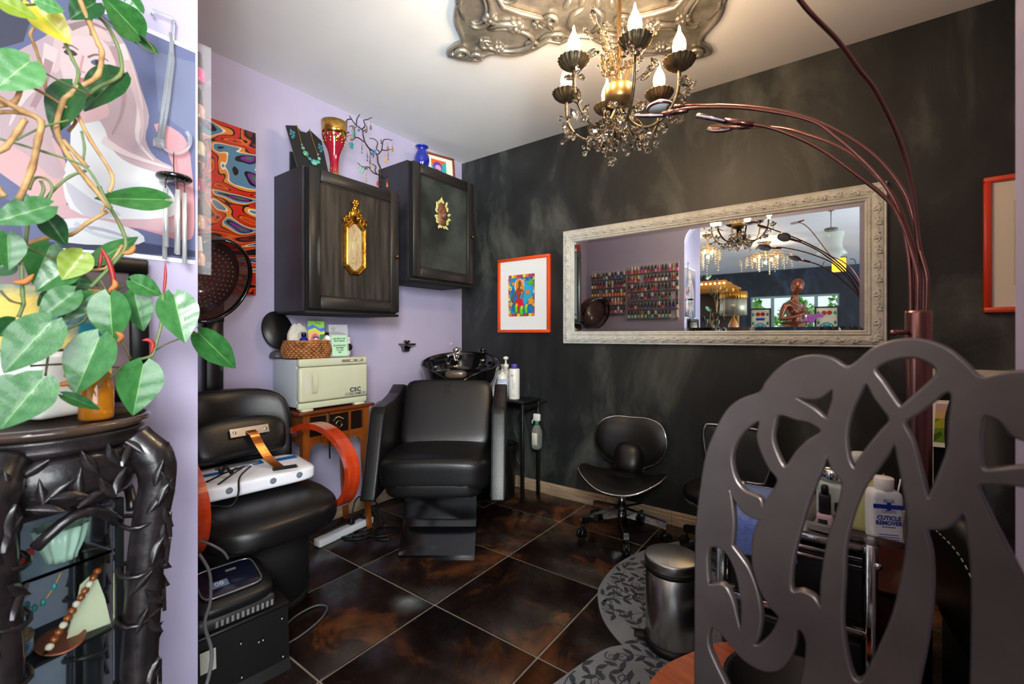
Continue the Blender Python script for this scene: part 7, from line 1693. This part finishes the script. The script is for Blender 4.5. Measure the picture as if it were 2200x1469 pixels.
# orchid on the shelf
t = thing('orchid', 'purple orchid in a dark pot on the window shelf', 'plant', (1.93, far + .22, 1.0005))
MB().lathe([(0, 0), (.05, 0), (.07, .12), (.066, .12), (.045, .01), (0, .01)], 22).build('pot', mat('plum_pot', (60, 20, 40), .3), t)
for k in range(3):
    q = spline([(0, 0, .1), (.02 * (k - 1), .02, .3), (.1 * (k - 1), .0, .46), (.18 * (k - 1) + .03, -.02, .48)], 5); MB().tube(q, .005, 6).build('stem', M_gvine, t)
    for i in range(7, 16, 2):
        fl = MB(); c = q[i]
        for j in range(5): a = j * 1.257; fl.ball(c + Vector((.026 * math.cos(a), -.01, .026 * math.sin(a))), (.02, .006, .02), 8, 6)
        fl.build('flower', mat('orchid_petal', (206, 90, 190), .5), t)
for k in range(4): MB().grid(lambda u, v: ((u - .5) * .06 * math.sin(PI * (v * .9 + .05)) + .12 * v * math.cos(k * 1.6), .12 * v * math.sin(k * 1.6), .11 + .06 * math.sin(v * 2.4)), 5, 8).build('leaf', mat('orchid_leaf', (40, 96, 50), .4), t)

# copper mannequin torso on a stand
M_mann = mat('copper_mannequin', (128, 66, 38), .28, .55, var=(108, 54, 32), vscale=4, coat=.4)
t = thing('mannequin', 'copper mannequin torso with one arm folded to its chest', 'mannequin', (1.845, -5.82, 0), R(38))
# body: local +x is the way it faces; z heights in metres
body = bpy.data.meshes.new('torso'); vs = []; es = []; rad = []
def sk(p, r, par=None):
    vs.append(p); rad.append(r); i = len(vs) - 1
    if par is not None: es.append((par, i))
    return i
hip = sk((0, 0, 1.17), (.155, .115)); b0 = sk((0, 0, 1.08), (.15, .115), hip); w1 = sk((0, 0, 1.30), (.105, .08), hip); r1 = sk((.01, 0, 1.42), (.125, .09), w1); c1 = sk((.0, 0, 1.54), (.13, .085), r1); c2 = sk((-.01, 0, 1.61), (.085, .06), c1)
nk_ = sk((.0, 0, 1.67), (.058, .055), c2); nk2 = sk((.025, 0, 1.76), (.054, .052), nk_)
for s in (-1, 1):
    sh = sk((-.01, s * .165, 1.585), (.052, .05), c1)
    el = sk((.0 - .05, s * .225, 1.35), (.037, .037), sk((-.03, s * .2, 1.47), (.045, .045), sh))
    if s > 0:
        wr = sk((.14, .02, 1.42), (.026, .026), sk((.06, s * .13, 1.37), (.033, .033), el)); sk((.155, -.04, 1.445), (.03, .02), wr)
    else:
        pass
body.from_pydata(vs, es, []); bo_ = bpy.data.objects.new('torso', body); COL.objects.link(bo_)
md = bo_.modifiers.new('skin', 'SKIN'); 
for i, r_ in enumerate(rad): body.skin_vertices[0].data[i].radius = (r_[0], r_[1])
body.skin_vertices[0].data[0].use_root = True
bo_.modifiers.new('sub', 'SUBSURF').levels = 2
dg = bpy.context.evaluated_depsgraph_get(); me2 = bpy.data.meshes.new_from_object(bo_.evaluated_get(dg)); bpy.data.objects.remove(bo_)
for p in me2.polygons: p.use_smooth = True
me2.materials.clear(); me2.materials.append(M_mann); link_mesh('torso', me2, t)
tilt_h = Matrix.Rotation(R(24), 3, 'Y')
def headf(w):
    b = w.z / .125; x = w.x * (1 - .18 * max(0, -b)); y = w.y * (1 - .28 * max(0, -b))
    if w.x > 0:
        x += .014 * math.exp(-((w.z + .012) / .03) ** 2 - (w.y / .016) ** 2) - .006 * math.exp(-((w.z - .018) / .016) ** 2 - ((abs(w.y) - .03) / .02) ** 2) + .005 * math.exp(-((w.z + .055) / .012) ** 2 - (w.y / .025) ** 2) + .006 * math.exp(-((w.z + .1) / .02) ** 2 - (w.y / .03) ** 2)
    return Vector((x, y, w.z))
MB().super((.05, 0, 1.868), (.2, .155, .25), 2.15, 14, rot=tilt_h, fn=headf).build('head', M_mann, t)
for s in (-1, 1): MB().ball((.035, s * .076, 1.858), (.02, .008, .03), 8, 6, rot=tilt_h).build('ear', M_mann, t)
for s in (-1, 1): MB().ball((.075, s * .065, 1.475), (.055, .055, .06), 14, 10).build('bust', M_mann, t)
for s in (1,):
    for k in range(4): MB().tube(spline([(.155, -.035 * s + (k - 1.5) * .004, 1.447 + (k - 1.5) * .017), (.163, -.06 * s, 1.45 + (k - 1.5) * .018), (.155, -.09 * s, 1.452 + (k - 1.5) * .016)], 3), .008, 6).build('finger', M_mann, t)
    MB().tube(spline([(.15, -.02 * s, 1.462), (.16, -.03 * s, 1.49), (.155, -.045 * s, 1.505)], 3), .009, 6).build('thumb', M_mann, t)
MB().lathe([(.159, 1.205), (.161, 1.21), (.161, 1.225), (.157, 1.23)], 32, M=Matrix.Diagonal((.78, 1.02, 1)).to_3x3()).build('waistband', mat('slate_ribbon', (70, 80, 96), .5), t)
MB().cyl((0, 0, .02), (0, 0, 1.05), .02, n=14).build('stand_pole', M_black_satin, t)
MB().lathe([(0, 0), (.16, 0), (.16, .012), (.02, .022), (0, .022)], 30).build('stand_base', M_black_satin, t)
ne = MB(); q = [(.09 * math.cos(a) * .9 + .03, .075 * math.sin(a), 1.62 - .06 * math.cos(a)) for a in [2 * PI * i / 30 for i in range(30)]]
for p in q: ne.ball(p, .007, 6, 5)
ne.build('necklace', M_steel, t)

# drum-shaded table lamp on a cabinet
t = thing('lamp_cabinet', 'dark wooden cabinet carrying the drum-shaded lamp', 'cabinet', (1.37, -3.50, 0))
MB().rbox((0, 0, .52), (.42, .36, .98), .006, 1).build('body', mat('walnut', (70, 44, 28), .4), t); MB().rbox((0, 0, 1.025), (.46, .4, .03), .006, 1).build('top', mat('walnut', (70, 44, 28), .4), t)
for y in (-.1, .1): MB().rbox((y, .184, .5), (.19, .01, .9), .004, 1).build('door', mat('walnut', (70, 44, 28), .4), t)
t = thing('table_lamp', 'table lamp with silver drum shade and pleated brass top', 'lamp', (1.372, -3.47, 1.0405))
MB().lathe([(.149, .3), (.152, .3), (.148, .51), (.145, .51)], 44).build('shade', mat('silver_lame_shade', (176, 172, 150), .35, .6, var=(150, 146, 120), vscale=3, stretch=(6, 6, .2)), t)
MB().lathe([(.15, .505), (.154, .51), (.152, .585), (.147, .588), (.144, .585), (.145, .51)], 120, flute=.02, nf=30).build('pleated_band', mat('brass_pleat', (176, 118, 40), .3, .9), t)
MB().lathe([(0, 0), (.09, 0), (.09, .02), (.05, .03), (.03, .06), (.055, .12), (.06, .18), (.03, .24), (.015, .27), (.015, .36), (0, .36)], 28).build('body', mat('amber_lamp_glass', (196, 130, 60), .15, coat=.5), t)
MB().lathe([(0, .34), (.02, .35), (.028, .38), (.02, .41), (0, .42)], 14).build('bulb', M_bulb, t)

# gilt display cabinet with little lights
t = thing('gilt_vitrine', 'gilt display cabinet with a lit arched crest', 'cabinet', (.93, -4.45, 0))
Mv = mat('antique_gilt', (190, 140, 70), .35, .7)
for x in (-.3, .3):
    for y in (-.16, .16): MB().rbox((x, y, .88), (.03, .03, 1.76), .004, 1).build('post', Mv, t)
MB().rbox((0, -.16, .88), (.57, .012, 1.7), .002, 1).build('back', mat('vitrine_back', (60, 44, 34), .5), t)
for z in (.05, .6, 1.0, 1.35, 1.72): MB().rbox((0, 0, z), (.57, .3, .016), .002, 1).build('shelf', M_glass if z not in (.05, 1.72) else Mv, t)
cr = [(-.34, 1.76), (.34, 1.76), (.34, 1.79), (.26, 1.82), (.2, 1.88), (-.2, 1.88), (-.26, 1.82), (-.34, 1.79)]
MB().prism(cr, .14, .18, 'y').build('crest', Mv, t); MB().prism(cr, -.18, -.14, 'y').build('crest', Mv, t)
for k in range(7):
    MB().ball((-.18 + .06 * k, .19, 1.835), .012, 8, 6).build('crest_bulb', M_bulb, t)

# crystal chandelier on the front-room ceiling
def crystal_lamp(name, label, x, y, zt, Rr, drop, nstr, seed, light):
    t = thing(name, label, 'chandelier', (x, y, 0)); rr = random.Random(seed)
    MB().lathe([(.0, zt), (.07, zt), (.075, zt - .012), (.03, zt - .05), (.01, zt - .06), (.008, zt - .2)], 26).build('canopy', M_chl, t)
    MB().tube([(Rr * .55 * math.cos(a), Rr * .55 * math.sin(a), zt - .2) for a in [2 * PI * i / 24 for i in range(24)]], .006, 6, True).build('hoop', M_chl, t)
    wm = MB()
    cm = [MB().lathe([(0, -.012), (.008, -.002), (.007, .004), (0, .012)], 6, smooth=False).mesh('crystal', mat('lit_crystal', (255, 236, 200), .05, trans=.6, ior=1.4))]
    for k in range(nstr):
        a = rr.uniform(0, 6.28); q = rr.uniform(.15, 1) ** .6; r_ = Rr * q; z0 = zt - .17 - .06 * q + rr.uniform(-.02, .05); L_ = drop * rr.uniform(.35, 1) * (1.1 - .6 * q)
        s = MB().tube([(r_ * .3 * math.cos(a), r_ * .3 * math.sin(a), zt - .19), (r_ * .8 * math.cos(a), r_ * .8 * math.sin(a), z0 + .03), (r_ * math.cos(a), r_ * math.sin(a), z0), (r_ * math.cos(a), r_ * math.sin(a), z0 - L_)], .0018, 4).build('crystal_strand', M_chl, t)
        n = max(2, int(L_ / .032))
        for i in range(n): link_mesh('crystal', cm[0], s, (r_ * math.cos(a), r_ * math.sin(a), z0 - L_ * (i + .5) / n), (0, 0, a), [rr.uniform(.8, 1.3)] * 3)
    for k in range(4):
        a = k * PI / 2 + .4; MB().ball((Rr * .45 * math.cos(a), Rr * .45 * math.sin(a), zt - .24), (.016, .016, .028), 10, 8).build('bulb', M_bulb, t)
    l = bpy.data.lights.new(name + '_light', 'POINT'); l.energy = light; l.color = (1, .78, .5); l.shadow_soft_size = .02
    o = bpy.data.objects.new(name + '_light', l); COL.objects.link(o); o.location = (x, y, zt - .3)
    return t
crystal_lamp('crystal_chandelier', 'wide crystal chandelier on the front-room ceiling', 1.55, -4.91, ZC - .001, .36, .34, 60, 1, 10)
crystal_lamp('crystal_chandelier', 'smaller crystal chandelier above the gilt cabinet', .98, -3.9, ZC - .001, .16, .5, 24, 2, 5)

# glass lantern and amber lantern
t = thing('glass_pendant', 'bell-shaped clear glass pendant lantern on a chain', 'pendant lamp', (2.36, -3.2, 0))
M_lg = mat('lantern_glass', (206, 214, 198), .06, alpha=.4)
MB().lathe([(0, ZC - .001), (.055, ZC - .001), (.06, ZC - .02), (.045, ZC - .045), (.012, ZC - .06), (0, ZC - .06)], 24).build('canopy', mat('aged_pewter', (110, 104, 96), .4, .8), t)
MB().cyl((0, 0, ZC - .06), (0, 0, 2.22), .004, n=8).build('rod', mat('aged_pewter', (110, 104, 96), .4, .8), t)
MB().lathe([(.055, 2.2), (.062, 2.205), (.062, 2.225), (.05, 2.23), (.02, 2.235)], 24).build('collar', mat('aged_pewter', (110, 104, 96), .4, .8), t)
MB().lathe([(.06, 2.2), (.115, 2.19), (.12, 2.17), (.1, 2.1), (.095, 2.05), (.115, 1.99), (.14, 1.955), (.135, 1.945), (.09, 1.93), (.06, 1.88), (.03, 1.865), (0, 1.862)], 36).build('bell', M_lg, t)
t = thing('amber_lantern', 'square amber lantern with black scroll ironwork', 'pendant lamp', (2.42, -6.1, 0))
MB().cyl((0, 0, 2.3), (0, 0, ZC - .001), .005, n=8).build('rod', M_black_satin, t)
MB().rbox((0, 0, 2.2), (.18, .18, .2), .006, 1).build('shade', mat('amber_pane', (230, 170, 50), .3, emit=(240, 170, 40), estr=1.6), t)
mb = MB()
for s in (-1, 1):
    mb.tube([(s * .16 + .05 * math.cos(a) * s, 0, 2.2 + .08 * math.sin(a)) for a in [-2 + .4 * i for i in range(11)]], .006, 6)
mb.rbox((0, 0, 2.305), (.2, .2, .012), .003, 1); mb.build('ironwork', M_black_satin, t)
